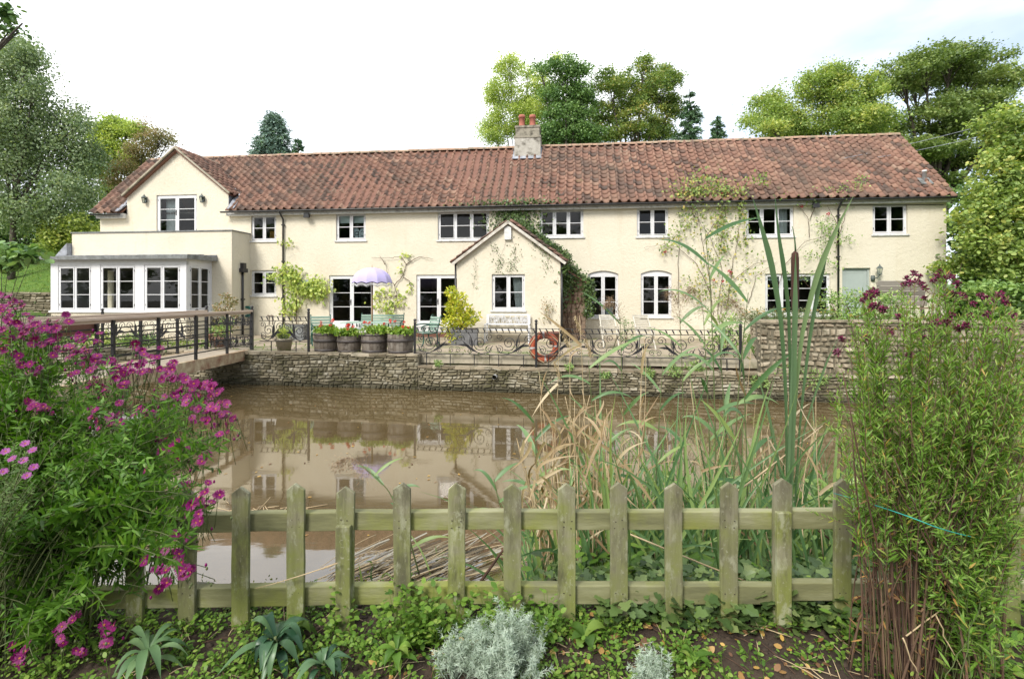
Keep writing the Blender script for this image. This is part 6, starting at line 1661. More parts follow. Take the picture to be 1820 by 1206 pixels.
# ------------------------------------------------------------------ asters
LM['aster'] = leafmat("aster_leaves", [(.03, .085, .010), (.07, .17, .018), (.13, .27, .032), (.22, .36, .07)], .38)
LM['aster_light'] = leafmat("tall_aster_leaves", [(.055, .14, .016), (.115, .24, .028), (.19, .34, .050), (.29, .42, .10), (.42, .28, .06)], .4)
M['magenta'] = leafmat("magenta_petals", [(.085, .001, .046), (.16, .002, .088), (.235, .004, .135), (.31, .012, .19)], .25)
M['lilac'] = leafmat("lilac_petals", [(.26, .04, .24), (.38, .10, .33)], .25)
M['purple_bud'] = leafmat("dusky_purple_heads", [(.06, .016, .028), (.12, .03, .05), (.20, .03, .09), (.34, .015, .14)], .1)
M['disc'] = noisy("flower_disc", [(.42, .17, .02), (.22, .04, .03)], 200, .8, 0)
def flower_geo(n=22, R_=.024, seed=0, cup=.25):
    q = np.random.default_rng(seed); V, F_, mi = [], [], []
    for k in range(n):
        a = 2 * pi * k / n + q.uniform(-.08, .08); L = R_ * q.uniform(.85, 1.1); w_ = R_ * .11; c, s_ = cos(a), sin(a); tz = cup * q.uniform(.4, 1.5)
        for t_, ww in ((.22, .4), (.6, 1), (.95, .7)):
            for sg in (-1, 1):
                x, y = L * t_, sg * w_ * ww; V.append((x * c - y * s_, x * s_ + y * c, L * tz * t_ * (1.2 - .5 * t_)))
        o = 6 * k; F_ += [(o, o + 2, o + 3, o + 1), (o + 2, o + 4, o + 5, o + 3)]; mi += [0, 0]
    o = len(V); m = 8
    for rr_, z in ((.22, .02), (.17, .12), (.07, .15)):
        for k in range(m): a = 2 * pi * k / m; V.append((R_ * rr_ * cos(a), R_ * rr_ * sin(a), R_ * z))
    for j in range(2):
        for k in range(m): F_.append((o + j * m + k, o + j * m + (k + 1) % m, o + (j + 1) * m + (k + 1) % m, o + (j + 1) * m + k)); mi.append(1)
    F_.append(tuple(o + 2 * m + k for k in range(m))); mi.append(1)
    for k in range(m): a = 2 * pi * k / m; V.append((R_ * .26 * cos(a), R_ * .26 * sin(a), -.004))
    V.append((0, 0, -R_ * .5)); o2 = o + 3 * m
    for k in range(m): F_.append((o2 + k, o2 + (k + 1) % m, o2 + m)); mi.append(2)
    return np.array(V), F_, mi
def rot_to(n_, spin):
    z = Vector(n_).normalized(); return (z.to_track_quat('Z', 'Y').to_matrix() @ Matrix.Rotation(spin, 3, 'Z'))
def stem_leaves(mb, path, q, dens, L, W, t0=.25, t1=1.0, droop=.1, tilt=None, taper=.45):
    tilt = STILT if tilt is None else tilt
    P_ = np.asarray(path); seg = np.linalg.norm(np.diff(P_, axis=0), axis=1); cum = np.concatenate([[0], np.cumsum(seg)]); tot = cum[-1]
    n = int(dens * tot * (t1 - t0));
    if n < 1: return
    s_ = np.sort(q.uniform(t0, t1, n)) * tot
    pos = np.stack([np.interp(s_, cum, P_[:, k]) for k in range(3)], -1)
    T = nrm(np.gradient(P_, axis=0)); tv = nrm(np.stack([np.interp(s_, cum, T[:, k]) for k in range(3)], -1))
    rv = q.normal(size=(n, 3)); rv -= (rv * tv).sum(1)[:, None] * tv; rv = nrm(rv)
    d = nrm(rv + tv * tilt); k = 1 - taper * (s_ / tot - t0) / max(1e-3, t1 - t0)
    LL = L * k * q.uniform(.65, 1.25, n)
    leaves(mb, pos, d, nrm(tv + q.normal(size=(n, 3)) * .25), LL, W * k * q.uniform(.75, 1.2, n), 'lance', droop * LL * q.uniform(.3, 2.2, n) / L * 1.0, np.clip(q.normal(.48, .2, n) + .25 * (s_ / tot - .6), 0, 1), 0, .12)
STILT = .5
def clump(name, label, base, bspread, lobes, nst, mats, dens, L, W, seed, bow=.3, t0=.3, rad=.004, yj=.25, cat="flowering plant", bundles=None):
    """many leafy stems from one root stock out to the lobes (px,py,rx,ry,Y,weight)"""
    q = np.random.default_rng(seed); base = np.asarray(base, float)
    root = thing(name, label, cat, tuple(base)); sb, lb_ = MB(), MB(); w_ = np.array([l[5] for l in lobes], float); ids = q.choice(len(lobes), nst, p=w_ / w_.sum()); tips = []
    for i in ids:
        px, py, rx, ry, Yd, _ = lobes[i]
        a, rr_ = q.uniform(0, 2 * pi), sqrt(q.random()); e = P(px + rx * rr_ * cos(a), py + ry * rr_ * sin(a), Yd + q.uniform(-yj, yj))
        s0 = base + q.normal(size=3) * np.array((bspread[0], bspread[1], 0)) + (0, 0, -.03)
        if bundles is not None:
            bx_ = (np.array(bundles) - CX) / FPX * base[1]; j_ = np.argmin(np.abs(bx_ - (base[0] + (e[0] - base[0]) * .5)) + q.random(len(bx_)) * .09); s0 = np.array((bx_[j_] + q.normal() * .026, base[1] + .05 * sin(j_ * 2.3) + q.normal() * .02, -.03))
        m = s0 * .5 + e * .5; m[2] += bow * (.3 + np.linalg.norm(e[:2] - s0[:2])) * q.uniform(.6, 1.3); m[:2] = m[:2] * .5 + s0[:2] * .5
        path = bez(s0, m, e, 12) + q.normal(size=(12, 3)) * .006 * np.linspace(0, 1, 12)[:, None]
        sb.tube(path, np.linspace(rad, rad * .35, 12) * q.uniform(.7, 1.3), 4, 0, q.random())
        stem_leaves(lb_, path, q, dens, L, W, min(.8, t0 * q.uniform(.75, 1.7)), 1.0)
        for k in range(q.integers(2, 5)):                               # side shoots near the top
            t_ = q.integers(6, 11); d = nrm((q.normal(size=3) + (0, 0, .5) + (path[t_] - path[t_ - 1]) * 12)[None])[0]; ln = q.uniform(.10, .22); sp = bez(path[t_], path[t_] + d * ln * .6, path[t_] + d * ln + (0, 0, .03), 5)
            sb.tube(sp, np.linspace(rad * .45, rad * .2, 5), 3, 0); stem_leaves(lb_, sp, q, dens * 1.2, L * .62, W * .8, .1, 1.0)
        tips.append(e)
    rel(sb, root).build("stems", M[mats[1]], root); rel(lb_, root).build("foliage", LM[mats[0]], root)
    return root, np.array(tips)

# magenta aster on the left
lobes = [(30, 620, 60, 60, 2.75, 3), (110, 660, 60, 50, 2.7, 3), (200, 700, 60, 50, 2.65, 3), (290, 740, 55, 50, 2.55, 3), (350, 750, 40, 50, 2.45, 2.5), (370, 790, 30, 50, 2.4, 1.5), (20, 760, 70, 80, 2.55, 3), (130, 800, 80, 70, 2.45, 4), (250, 830, 70, 55, 2.4, 3), (320, 850, 40, 40, 2.35, 1.6), (60, 890, 80, 40, 2.4, 1.6), (190, 890, 60, 35, 2.35, 1.2),
         (350, 900, 35, 30, 2.3, 1.2), (310, 960, 40, 50, 2.25, 1.8), (270, 1010, 60, 40, 2.22, 1.0), (200, 1060, 60, 50, 2.2, .6), (130, 1110, 70, 35, 2.18, 1.3), (40, 1150, 50, 30, 2.15, 1.0), (-40, 700, 50, 140, 2.6, 3)]
ab, tips = clump("magenta_aster", "sprawling magenta flowered aster bush leaning over the fence on the left", (-2.28, 2.36, 0), (.16, .10), lobes, 260, ('aster', 'stem'), 72, .092, .0160, 91, .28, .40)
spots = [(5, 548), (20, 560), (30, 575), (45, 585), (25, 545), (45, 560), (10, 585), (60, 600), (75, 610), (90, 605), (100, 625), (115, 620), (110, 600), (125, 628), (8, 625), (30, 631), (69, 657), (21, 598), (45, 652), (137, 628), (150, 636), (165, 641), (152, 620), (175, 632), (190, 642), (205, 650), (210, 657), (161, 685), (188, 691), (124, 664), (233, 645), (245, 618), (254, 628), (269, 637), (278, 634), (298, 663), (310, 670), (328, 676), (349, 679), (367, 682), (379, 685), (385, 699), (287, 676), (343, 697), (334, 715), (361, 715), (370, 727), (385, 733), (394, 739), (412, 748), (403, 768), (346, 748), (370, 750), (313, 703), (222, 680), (214, 715), (170, 733), (200, 740), (172, 748), (218, 748), (257, 730), (272, 739), (69, 725), (78, 722), (48, 715), (290, 780), (307, 794), (287, 804), (316, 807), (334, 798), (352, 822), (357, 806), (257, 822), (260, 837), (241, 822), (370, 859), (333, 862), (389, 881), (343, 894), (357, 887), (358, 901), (340, 914), (353, 924), (311, 948), (290, 975), (310, 977), (258, 995), (296, 1010), (316, 1000), (325, 1012), (337, 1015), (293, 1032), (131, 1098), (111, 1113), (185, 1110), (192, 1118), (192, 1140), (111, 1142), (145, 1160), (50, 1152), (18, 1150), (29, 1169), (42, 1180), (158, 600), (170, 610), (140, 600), (66, 575), (80, 588), (55, 572), (12, 570), (38, 598), (95, 590), (150, 655), (222, 660), (198, 665), (240, 660), (376, 705), (392, 716), (355, 700), (320, 690), (300, 650), (265, 655), (120, 560), (100, 572), (15, 530), (35, 540)]
def dep(px, py): return 2.18 + max(0, min(1, (1010 - py) / 460)) * .50 - max(0, px - 250) / 160 * .12 - .06
geos = [flower_geo(20 + k, .0245, k, c) for k, c in enumerate((.12, .25, .5, .95))]
q = np.random.default_rng(92); allf = []
for px, py in spots:
    for k in range(2 + (q.random() < .6) + (q.random() < .6 and py < 760)):
        x, y = px + q.normal() * (8 if k else 2), py + q.normal() * (6 if k else 2); pos = P(x, y, dep(px, py) + q.normal() * .05)
        n_ = np.array((q.normal() * .5 + .15, -.75 + q.normal() * .45, .75 + q.normal() * .35)); allf.append((pos, nrm(n_[None])[0], q.uniform(.62, 1.0), q.choice(4, p=(.35, .35, .2, .1))))
base = np.array(ab.location); meshes = {}
fst = MB()
lots = MB()
for i, (pos, n_, sc, gi) in enumerate(allf):
    st = pos - n_ * .015; inner = st - n_ * .10 + np.array((-.05, .02, -.10)) * (1 if pos[2] > .5 else .4) ; fst.tube(bez(inner, inner * .4 + st * .6 + (0, 0, .0), st, 5), .0016, 3)
    V, F_, mi = geos[gi]
    if i < 100:
        if gi not in meshes:
            b = MB(); b.raw(V, F_, mi, q.random(len(F_)) * .5 + .25); o = b.build("flower", [M['magenta'], M['disc'], M['stem']], ab); meshes[gi] = o.data; 
        else:
            o = bpy.data.objects.new("flower", meshes[gi]); COL.objects.link(o); o.parent = ab
        o.location = tuple(pos - base); o.rotation_euler = rot_to(n_, q.uniform(0, 6)).to_euler(); o.scale = (sc,) * 3
    else:
        Rm = np.array(rot_to(n_, q.uniform(0, 6))); lots.raw((V * sc) @ Rm.T + pos, F_, mi, q.random(len(F_)) * .6 + .2)
o = rel(lots, ab).build("flowers", [M['magenta'], M['disc'], M['stem']], ab); o["kind"] = "stuff"
# unopened buds
bb = MB()
for k in range(260):
    px, py = spots[q.integers(len(spots))]; c = P(px + q.normal() * 22, py + q.normal() * 16 + 8, dep(px, py) + q.normal() * .06); bb.lathe([(.001, -.006), (.0055, 0), (.004, .006), (.001, .009)], tuple(c), 6, int(q.random() < .5))
o = rel(bb, ab).build("buds", [M['magenta'], M['stem']], ab); o["kind"] = "stuff"
rel(fst, ab).build("flower_stalks", M['stem'], ab)
# paler lilac aster in front at the left edge
lobes = [(20, 830, 30, 35, 2.05, 2), (60, 820, 26, 30, 2.05, 2), (70, 870, 26, 30, 2.05, 1.5), (0, 870, 40, 30, 2.05, 1.5)]
LM['pale_aster'] = leafmat("pale_aster_leaves", [(.04, .09, .02), (.085, .16, .035), (.15, .24, .07), (.23, .31, .12)], .3)
la, tips = clump("lilac_aster", "small pale stemmed aster with lilac flowers at the left edge before the magenta bush", (-2.3, 2.1, 0), (.03, .03), lobes, 26, ('pale_aster', 'stem'), 90, .035, .006, 93, .25, .55)
for px, py in ((45, 788), (58, 800), (22, 815), (10, 802), (42, 818), (60, 830), (6, 838), (48, 845)):
    V, F_, mi = geos[1]; b = MB(); b.raw(V, F_, mi, q.random(len(F_))); o = b.build("flower", [M['lilac'], M['disc'], M['stem']], la); o.location = tuple(P(px, py, 2.02) - np.array(la.location)); o.scale = (.7,) * 3; o.rotation_euler = rot_to((q.normal() * .4, -.7, .8), 0).to_euler()

STILT = 1.05
M['aster_stem'] = by_rnd("old_aster_stems", [(.030, .016, .011), (.075, .04, .026), (.14, .085, .05), (.13, .12, .05)], 20, .3, .85, .2, 80, .003)
# tall aster on the right: brown bare stems below, green above, dusky purple heads
lobes = [(1530, 590, 40, 30, 2.1, 2), (1590, 570, 40, 30, 2.1, 2), (1650, 560, 40, 30, 2.1, 2.2), (1715, 560, 40, 30, 2.1, 2.2), (1780, 580, 40, 35, 2.08, 2.2), (1820, 560, 25, 40, 2.1, 1.4), (1510, 600, 25, 40, 2.12, 1.2), (1545, 530, 20, 20, 2.1, .8), (1625, 505, 25, 20, 2.1, 1), (1680, 500, 25, 20, 2.1, 1), (1770, 540, 30, 25, 2.1, 1), (1520, 640, 40, 60, 2.1, 2), (1545, 560, 30, 40, 2.1, 1.6), (1560, 740, 60, 90, 2.0, 3), (1620, 560, 40, 40, 2.1, 2.2), (1640, 660, 60, 80, 2.05, 3), (1690, 540, 40, 40, 2.1, 2.4), (1700, 720, 60, 90, 2.0, 3), (1750, 580, 40, 50, 2.05, 2.2), (1780, 660, 50, 80, 2.0, 3), (1800, 800, 40, 80, 1.95, 2.2), (1740, 820, 60, 70, 1.95, 1.0), (1590, 830, 60, 60, 2.0, .5), (1800, 920, 30, 60, 1.95, 1.0), (1505, 780, 25, 70, 2.1, 1.3), (1830, 640, 40, 90, 2.1, 2), (1840, 780, 40, 100, 2.0, 2), (1830, 930, 30, 80, 1.95, 1.2), (1490, 700, 18, 60, 2.15, .8)]
ta, tips = clump("tall_aster", "tall bushy green aster with dusky purple heads on bare brown stems at the right", (1.62, 2.06, 0), (.115, .07), lobes, 185, ('aster_light', 'aster_stem'), 140, .052, .0072, 94, .05, .46, .0030, .2, bundles=(1540, 1572, 1590, 1628, 1655, 1690, 1716, 1738, 1765))
q = np.random.default_rng(95); sb, lb_ = MB(), MB()
for k in range(30):                                                    # the thicket of old stems
    x0 = (q.choice((1540, 1572, 1590, 1628, 1655, 1690, 1716, 1738, 1765)) + q.normal() * 7 - CX) / FPX * 2.05; y0 = 2.05 + q.normal() * .09; e = P(q.uniform(1490, 1830), q.uniform(640, 900), 2.05 + q.normal() * .1)
    path = bez((x0, y0, -.02), (x0 * .75 + e[0] * .25, y0, .45), e, 9); sb.tube(path, np.linspace(q.uniform(.003, .0065), .0018, 9), 5)
    n = 26; t_ = q.uniform(.05, .75, n); pos = bez((x0, y0, -.02), (x0 * .75 + e[0] * .25, y0, .45), e, 60)[(t_ * 59).astype(int)]; d = q.normal(size=(n, 3)); d[:, 2] -= .9
    leaves(lb_, pos, d, nrm(q.normal(size=(n, 3))), q.uniform(.02, .05, n), q.uniform(.004, .009, n), 'lance', .015, q.random(n))
rel(sb, ta).build("old_stems", M['aster_stem'], ta)
M['withered'] = leafmat("withered_leaves", [(.07, .03, .018), (.13, .065, .03), (.22, .13, .05), (.36, .20, .06)], .2)
o = rel(lb_, ta).build("withered_leaves", M['withered'], ta)
heads = [(1546, 521), (1554, 516), (1559, 522), (1549, 528), (1539, 527), (1534, 534), (1551, 545), (1571, 550), (1624, 486), (1612, 495), (1634, 491), (1629, 500), (1639, 505), (1617, 503), (1670, 483), (1665, 491), (1676, 493), (1659, 500), (1685, 490), (1692, 492), (1679, 498), (1694, 523), (1709, 526), (1679, 530), (1743, 525), (1755, 531), (1777, 523), (1772, 530), (1782, 530), (1787, 538), (1765, 535), (1665, 564), (1664, 573), (1654, 575), (1682, 573), (1725, 561), (1717, 578), (1704, 584), (1790, 588), (1644, 530), (1496, 603), (1488, 626), (1596, 563), (1617, 631), (1568, 549), (1559, 543), (1607, 507), (1645, 512), (1702, 505), (1730, 540), (1755, 560), (1800, 560), (1690, 560), (1580, 590), (1610, 580), (1540, 600), (1640, 600)]
hb_ = MB()
proto = None
for i, (px, py) in enumerate(heads):
    c = P(px, py, 2.08 + q.normal() * .04)
    if proto is None:
        b = MB(); n = 40; dd = nrm(q.normal(size=(n, 3)) + (0, 0, .7)); leaves(b, dd * .004, dd, nrm(q.normal(size=(n, 3))), .0145, .0055, 'diamond', 0, q.random(n)); b.lathe([(.001, -.011), (.0055, -.004), (.005, .004)], n=7, rnd=.1); o = b.build("flower_head", M['purple_bud'], ta); proto = o.data
    else: o = bpy.data.objects.new("flower_head", proto); COL.objects.link(o); o.parent = ta
    o.location = tuple(c - np.array(ta.location)); o.scale = (q.uniform(.8, 1.2),) * 3; o.rotation_euler = (q.normal() * .4, q.normal() * .4, q.uniform(0, 6))
    j = tips[np.argmin(np.linalg.norm(tips - c, axis=1))]; hb_.tube(bez(j, (j + c) / 2 + (0, 0, -.02), c - (0, 0, .008), 5), .0016, 3)
rel(hb_, ta).build("flower_stalks", M['red_stem'], ta)
STILT = .7
clump("leafy_shoots", "fresh green shoots growing up through the bare lower stems of the tall aster", (1.76, 2.0, 0), (.09, .05), [(1660, 960, 30, 60, 1.95, .6), (1730, 1000, 40, 70, 1.93, 1.4), (1785, 960, 30, 80, 1.93, 1.6), (1750, 1110, 50, 40, 1.93, .8)], 30, ('aster_light', 'stem'), 80, .060, .0095, 97, .05, .25, .0022, .08, 'plant')
STILT = .5
# twine tied across the tall aster
tw = MB(); tw.tube(np.concatenate([bez(P(1482, 876, 2.38), P(1590, 905, 1.85), P(1660, 935, 1.86), 8), bez(P(1660, 935, 1.86), P(1720, 955, 1.88), P(1760, 958, 1.98), 6)[1:]]), .0018, 4)
tag(tw.build("twine", noisy("teal_twine", [(.02, .30, .26), (.04, .40, .34)], 30, .6, 0)), "thin teal garden twine holding up the tall aster by the fence", "twine")

# ------------------------------------------------------------------ cattail, reeds
M['reed'] = leafmat("reed_blades", [(.055, .125, .045), (.10, .19, .075), (.16, .26, .11), (.25, .33, .10)], .25, .4)
M['cat_leaf'] = leafmat("cattail_blades", [(.05, .105, .045), (.085, .15, .07), (.13, .20, .10), (.18, .25, .10)], .2, .4)
M['dry_blade'] = leafmat("dry_reed_blades", [(.20, .13, .065), (.32, .23, .13), (.44, .34, .21), (.54, .45, .31)], .25)
M['plume'] = leafmat("reed_plumes", [(.16, .10, .06), (.26, .17, .11), (.36, .26, .17)], .2)
M['cat_head'] = noisy("brown_velvet_head", [(.035, .015, .010), (.07, .028, .018)], 120, .95, .4, 300, .002)
CY = 3.15
ct_ = thing("cattail", "tall cattail with a dark brown velvet head and broad blades behind the fence", "cattail", tuple(P(1400, 1015, CY)))
b = MB(); path = np.array([P(1399, 1015, CY), P(1402, 880, CY), P(1407, 720, CY), P(1411, 600, CY), P(1413, 500, CY + .02)])
t_ = np.linspace(0, 4, 20); path = np.stack([np.interp(t_, range(5), path[:, k]) for k in range(3)], -1); b.tube(path, np.linspace(.018, .010, 20), 8)
b.tube(bez(P(1414, 448, CY + .02), P(1413, 420, CY), P(1408, 402, CY), 6), np.linspace(.006, .002, 6), 5); rel(b, ct_).build("stalk", M['cat_leaf'], ct_)
b = MB(); hz0, hz1 = P(1413, 556, CY + .02), P(1414, 446, CY + .02); hL = hz1[2] - hz0[2]
b.lathe([(.004, 0), (.019, .012), (.0225, .05), (.0225, hL - .05), (.019, hL - .014), (.004, hL)], tuple(hz0), 12); rel(b, ct_).build("seed_head", M['cat_head'], ct_)
def blade(pxs, Y_, w0, mat, par, hint=(0, -1, 0), seed=0, yd=.0):
    pts = np.array([P(a, c, Y_ + yd * i / len(pxs)) for i, (a, c) in enumerate(pxs)]); k = 16; t_ = np.linspace(0, len(pts) - 1, k)
    pa = np.stack([np.interp(t_, range(len(pts)), pts[:, m]) for m in range(3)], -1)
    pa[1:-1] = (pa[:-2] + pa[1:-1] * 2 + pa[2:]) / 4
    w_ = w0 * .82 * np.clip(np.minimum(np.linspace(.20, 1.38, k), (1 - np.linspace(0, 1, k)) * 2.6 + .04), .05, 1)
    bb_ = MB(); ribbon(bb_, pa, w_, 0, np.random.default_rng(seed).random() * .8 + .05, hint, .18); return rel(bb_, par).build("leaf", mat, par)
blade([(1402, 1000), (1410, 800), (1412, 640), (1412, 560), (1413, 500), (1414, 450)], CY - .04, .046, M['cat_leaf'], ct_, seed=1)
blade([(1397, 1000), (1398, 720), (1388, 570), (1371, 471), (1352, 400), (1338, 352)], CY + .03, .052, M['cat_leaf'], ct_, seed=2)
blade([(1402, 1000), (1405, 740), (1402, 560), (1393, 480), (1383, 416), (1377, 345)], CY + .06, .040, M['cat_leaf'], ct_, seed=3)
blade([(1404, 1000), (1412, 720), (1424, 590), (1452, 484), (1484, 410), (1517, 348)], CY + .02, .050, M['cat_leaf'], ct_, seed=4)
blade([(1406, 1000), (1420, 760), (1438, 600), (1456, 500), (1470, 440), (1476, 420)], CY + .08, .040, M['cat_leaf'], ct_, seed=8)
blade([(1404, 990), (1424, 780), (1448, 700), (1470, 640), (1490, 600)], CY + .1, .022, M['cat_leaf'], ct_, seed=6)
blade([(1400, 1000), (1385, 820), (1362, 720), (1345, 660)], CY + .1, .024, M['cat_leaf'], ct_, seed=7)
def reed(label, pxb, pyb, pts, Y_, nl, seed, plume=None, dry=False, group="reeds standing behind the fence", L=.50, W=.031):
    q = np.random.default_rng(seed); root = thing("common_reed", label, "reed", tuple(P(pxb, pyb, Y_)), group)
    full = np.array([P(a, c, Y_) for a, c in [(pxb, pyb)] + pts]); k = 18; t_ = np.linspace(0, len(full) - 1, k); path = np.stack([np.interp(t_, range(len(full)), full[:, m]) for m in range(3)], -1)
    path[1:-1] = (path[:-2] + 2 * path[1:-1] + path[2:]) / 4
    b = MB(); b.tube(path, np.linspace(.0065, .0022, k), 5); rel(b, root).build("stem", M['dry_stem' if dry else 'stem'], root)
    b = MB(); side = 1
    for j in range(nl):
        f = .22 + .74 * j / max(1, nl - 1); i = int(f * (k - 1)); p0 = path[i]; ang = q.uniform(.5, 1.1); az = q.normal() * .5; d = np.array((side * sin(ang) * cos(az), sin(az) * .6, cos(ang))); side *= -1
        LL = L * q.uniform(.6, 1.15); dr = q.uniform(.1, .55) * LL; p2 = p0 + d * LL + (0, 0, -dr); p1 = p0 + d * LL * .55 + (0, 0, .02)
        pa = bez(p0, p1, p2, 10); s_ = np.linspace(0, 1, 10); ww = W * q.uniform(.7, 1.2) * np.clip(np.minimum(.45 + s_ * 2.5, (1 - s_) * 1.7 + .03), .03, 1)
        ribbon(b, pa, ww, 0, q.random(), (q.normal() * .3, -.7, .7), .15)
    rel(b, root).build("leaves", M['dry_blade' if dry else 'reed'], root)
    if plume is not None:
        b = MB(); a = np.array([P(x, y, Y_) for x, y in plume]); t_ = np.linspace(0, len(a) - 1, 14); pa = np.stack([np.interp(t_, range(len(a)), a[:, m]) for m in range(3)], -1); b.tube(pa, .002, 4, 0, .2)
        n = 620; i = q.integers(0, 14, n); d = q.normal(size=(n, 3)) * .6 + (0, 0, -1.0) + nrm(np.gradient(pa, axis=0))[i] * 1.2; pos = pa[i] + q.normal(size=(n, 3)) * .009 + nrm(d) * q.uniform(0, .085, n)[:, None]
        leaves(b, pos, d, nrm(q.normal(size=(n, 3))), q.uniform(.015, .035, n), .0035, 'diamond', .005, q.random(n)); rel(b, root).build("plume", M['plume'], root)
    return root
reed("tallest green reed, its stem rising past the climbing rose with drooping side blades", 1274, 1000, [(1272, 800), (1268, 640), (1262, 500), (1252, 400)], 3.7, 9, 101)
reed("green reed with a drooping brown plume left of the tallest reed", 1258, 1010, [(1262, 820), (1256, 660), (1250, 560)], 4.0, 7, 102, [(1250, 560), (1244, 525), (1232, 510), (1222, 520)])
reed("green reed with a brown plume bending right beside the tallest reed", 1290, 1000, [(1292, 800), (1282, 650), (1278, 570)], 4.1, 6, 103, [(1278, 570), (1284, 535), (1300, 530), (1318, 550)])
reed("reed with a fluffy plume in front of the arched window", 1110, 1000, [(1108, 800), (1105, 650), (1102, 560)], 4.6, 6, 104, [(1102, 570), (1098, 545), (1088, 530), (1080, 536)])
reed("reed with a loose plume between the arched windows and the climbing rose", 1222, 1005, [(1216, 800), (1212, 640), (1208, 560)], 4.4, 5, 105, [(1210, 575), (1206, 545), (1200, 525), (1196, 520)])
reed("slim green reed above the third picket right of the lifebuoy", 1062, 1005, [(1058, 850), (1052, 720), (1046, 640)], 3.9, 7, 106)
reed("slim green reed with wide blades crossing the stone wall's reflection", 1160, 1000, [(1166, 850), (1172, 740), (1178, 650)], 3.8, 7, 107)
reed("bright green reed with blades low over the water, left of the dry stalks", 966, 1010, [(960, 880), (952, 800), (948, 740)], 3.6, 6, 108, L=.36)
reed("short green reed rising between the fifth and sixth pickets", 905, 1010, [(898, 930), (884, 880), (878, 850)], 3.5, 5, 109, L=.32)
reed("leaning reed with a drooping plume low over the umbrella's reflection", 745, 1020, [(720, 930), (690, 870), (660, 840)], 3.6, 5, 110, [(660, 842), (636, 820), (618, 812), (604, 818)], L=.34)
reed("green reed just left of the cattail with long upright blades", 1330, 1000, [(1328, 850), (1324, 720), (1320, 620)], 3.4, 7, 111, L=.5)
reed("green reed right of the tallest one, its blade pointing up to the upper window", 1300, 1005, [(1304, 840), (1312, 700), (1322, 590), (1330, 520)], 3.5, 6, 112, L=.45)
# dry reeds: one mass
q = np.random.default_rng(120); b = MB(); s_m = MB()
def dry(pxb, pyb, pxt, pyt, Y_, bend_):
    p0, p2 = P(pxb, pyb, Y_), P(pxt, pyt, Y_ + q.normal() * .15); m = (p0 + p2) / 2 + np.array((bend_, 0, .05)); pa = bez(p0, m, p2, 9); s_m.tube(pa, np.linspace(.0045, .0018, 9), 4)
    for k in range(q.integers(2, 6)):
        i = q.integers(2, 8); d = np.array((q.normal() * .45, q.normal() * .4, q.choice([-1, 1, 1]) * q.uniform(.5, 1.0))); LL = q.uniform(.12, .36); ppa = bez(pa[i], pa[i] + d * LL * .5 + (q.normal() * .02, 0, .02), pa[i] + d * LL * .9 + (q.normal() * .05, 0, -LL * q.uniform(0, .25)), 7); s_ = np.linspace(0, 1, 7)
        ribbon(b, ppa, .018 * q.uniform(.5, 1.2) * np.clip((1 - s_) * 1.8 + .04, .04, 1), 0, q.random(), (q.normal() * .5, -.8, .4), .2)
for k in range(76):
    pb_ = q.uniform(955, 1090) if k < 54 else q.uniform(1090, 1480); dry(pb_, q.uniform(985, 1040), pb_ + q.normal() * 30, q.uniform(690, 900) if k < 66 else q.uniform(560, 720), q.uniform(3.1, 4.3), q.normal() * .06)
for (a, c, d, e) in ((975, 1000, 995, 575), (1010, 1000, 1012, 600), (1045, 1000, 1030, 560), (985, 990, 958, 660)): dry(a, c, d, e, 3.9, .02)
for k in range(56):                                                     # leaf litter hanging between the stems
    pos = P(q.uniform(940, 1120), q.uniform(780, 1010), q.uniform(3.1, 4.0)); LL = q.uniform(.15, .4); d = np.array((q.normal() * .6, q.normal() * .3, q.choice([-1, 1]) * 1.0)); pa = bez(pos, pos + d * LL * .5 + (q.normal() * .05, 0, 0), pos + d * LL * .8 + (q.normal() * .1, 0, -.05), 7); s_ = np.linspace(0, 1, 7); ribbon(b, pa, .020 * np.clip((1 - s_) * 1.8 + .04, .04, 1), 0, q.random(), (q.normal() * .5, -.8, .4), .2)
for k in range(4):                                                      # nodding pale grass heads
    x, y = ((1000, 585), (1022, 560), (1040, 600), (985, 640))[k]; a = P(x, y, 3.9); n = 120; t_ = q.random(n); pos = a + np.stack([t_ * .05 + q.normal(size=n) * .008, q.normal(size=n) * .008, -t_ * .14], -1); leaves(b, pos, np.stack([q.normal(size=n) * .4, q.normal(size=n) * .4, -1 + 0 * t_], -1), nrm(q.normal(size=(n, 3))), .022, .005, 'diamond', 0, q.random(n) * .6 + .3)
rt = thing("dry_reeds", "bleached straw coloured dead reeds standing in a tangle behind the fence", "reeds", (.5, 3.6, -.4)); rt["kind"] = "stuff"
o = rel(s_m, rt).build("stems", M['dry_stem'], rt); o["kind"] = "stuff"; o = rel(b, rt).build("dead_leaves", M['dry_blade'], rt); o["kind"] = "stuff"
# low green reeds and sedge filling the bank
b = MB()
for k in range(760):
    px = q.uniform(930, 1500) if k < 725 else q.uniform(620, 900); Y_ = q.uniform(3.0, 4.8); x = (px - CX) / FPX * Y_; p0 = np.array((x, Y_, max(WATER - .05, gz_at(x, Y_)))); LL = (q.uniform(.35, 1.05) if q.random() < .6 or px < 1060 else q.uniform(.8, 1.6)) * (1 if k < 725 else .6); d = np.array((q.normal() * .28, q.normal() * .2, 1)); p2 = p0 + d * LL + np.array((q.normal() * .18, q.normal() * .1, -abs(q.normal()) * .18)); pa = bez(p0, p0 + d * LL * .6, p2, 9); s_ = np.linspace(0, 1, 9)
    ribbon(b, pa, .020 * q.uniform(.6, 1.3) * np.clip(np.minimum(.5 + s_ * 2, (1 - s_) * 1.8 + .03), .03, 1), 0, q.random(), (q.normal() * .4, -.8, .3), .18)
o = b.build("sedge_bed", M['reed']); tag(o, "green sedge blades crowding the near bank among the reeds", "sedge", kind="stuff")
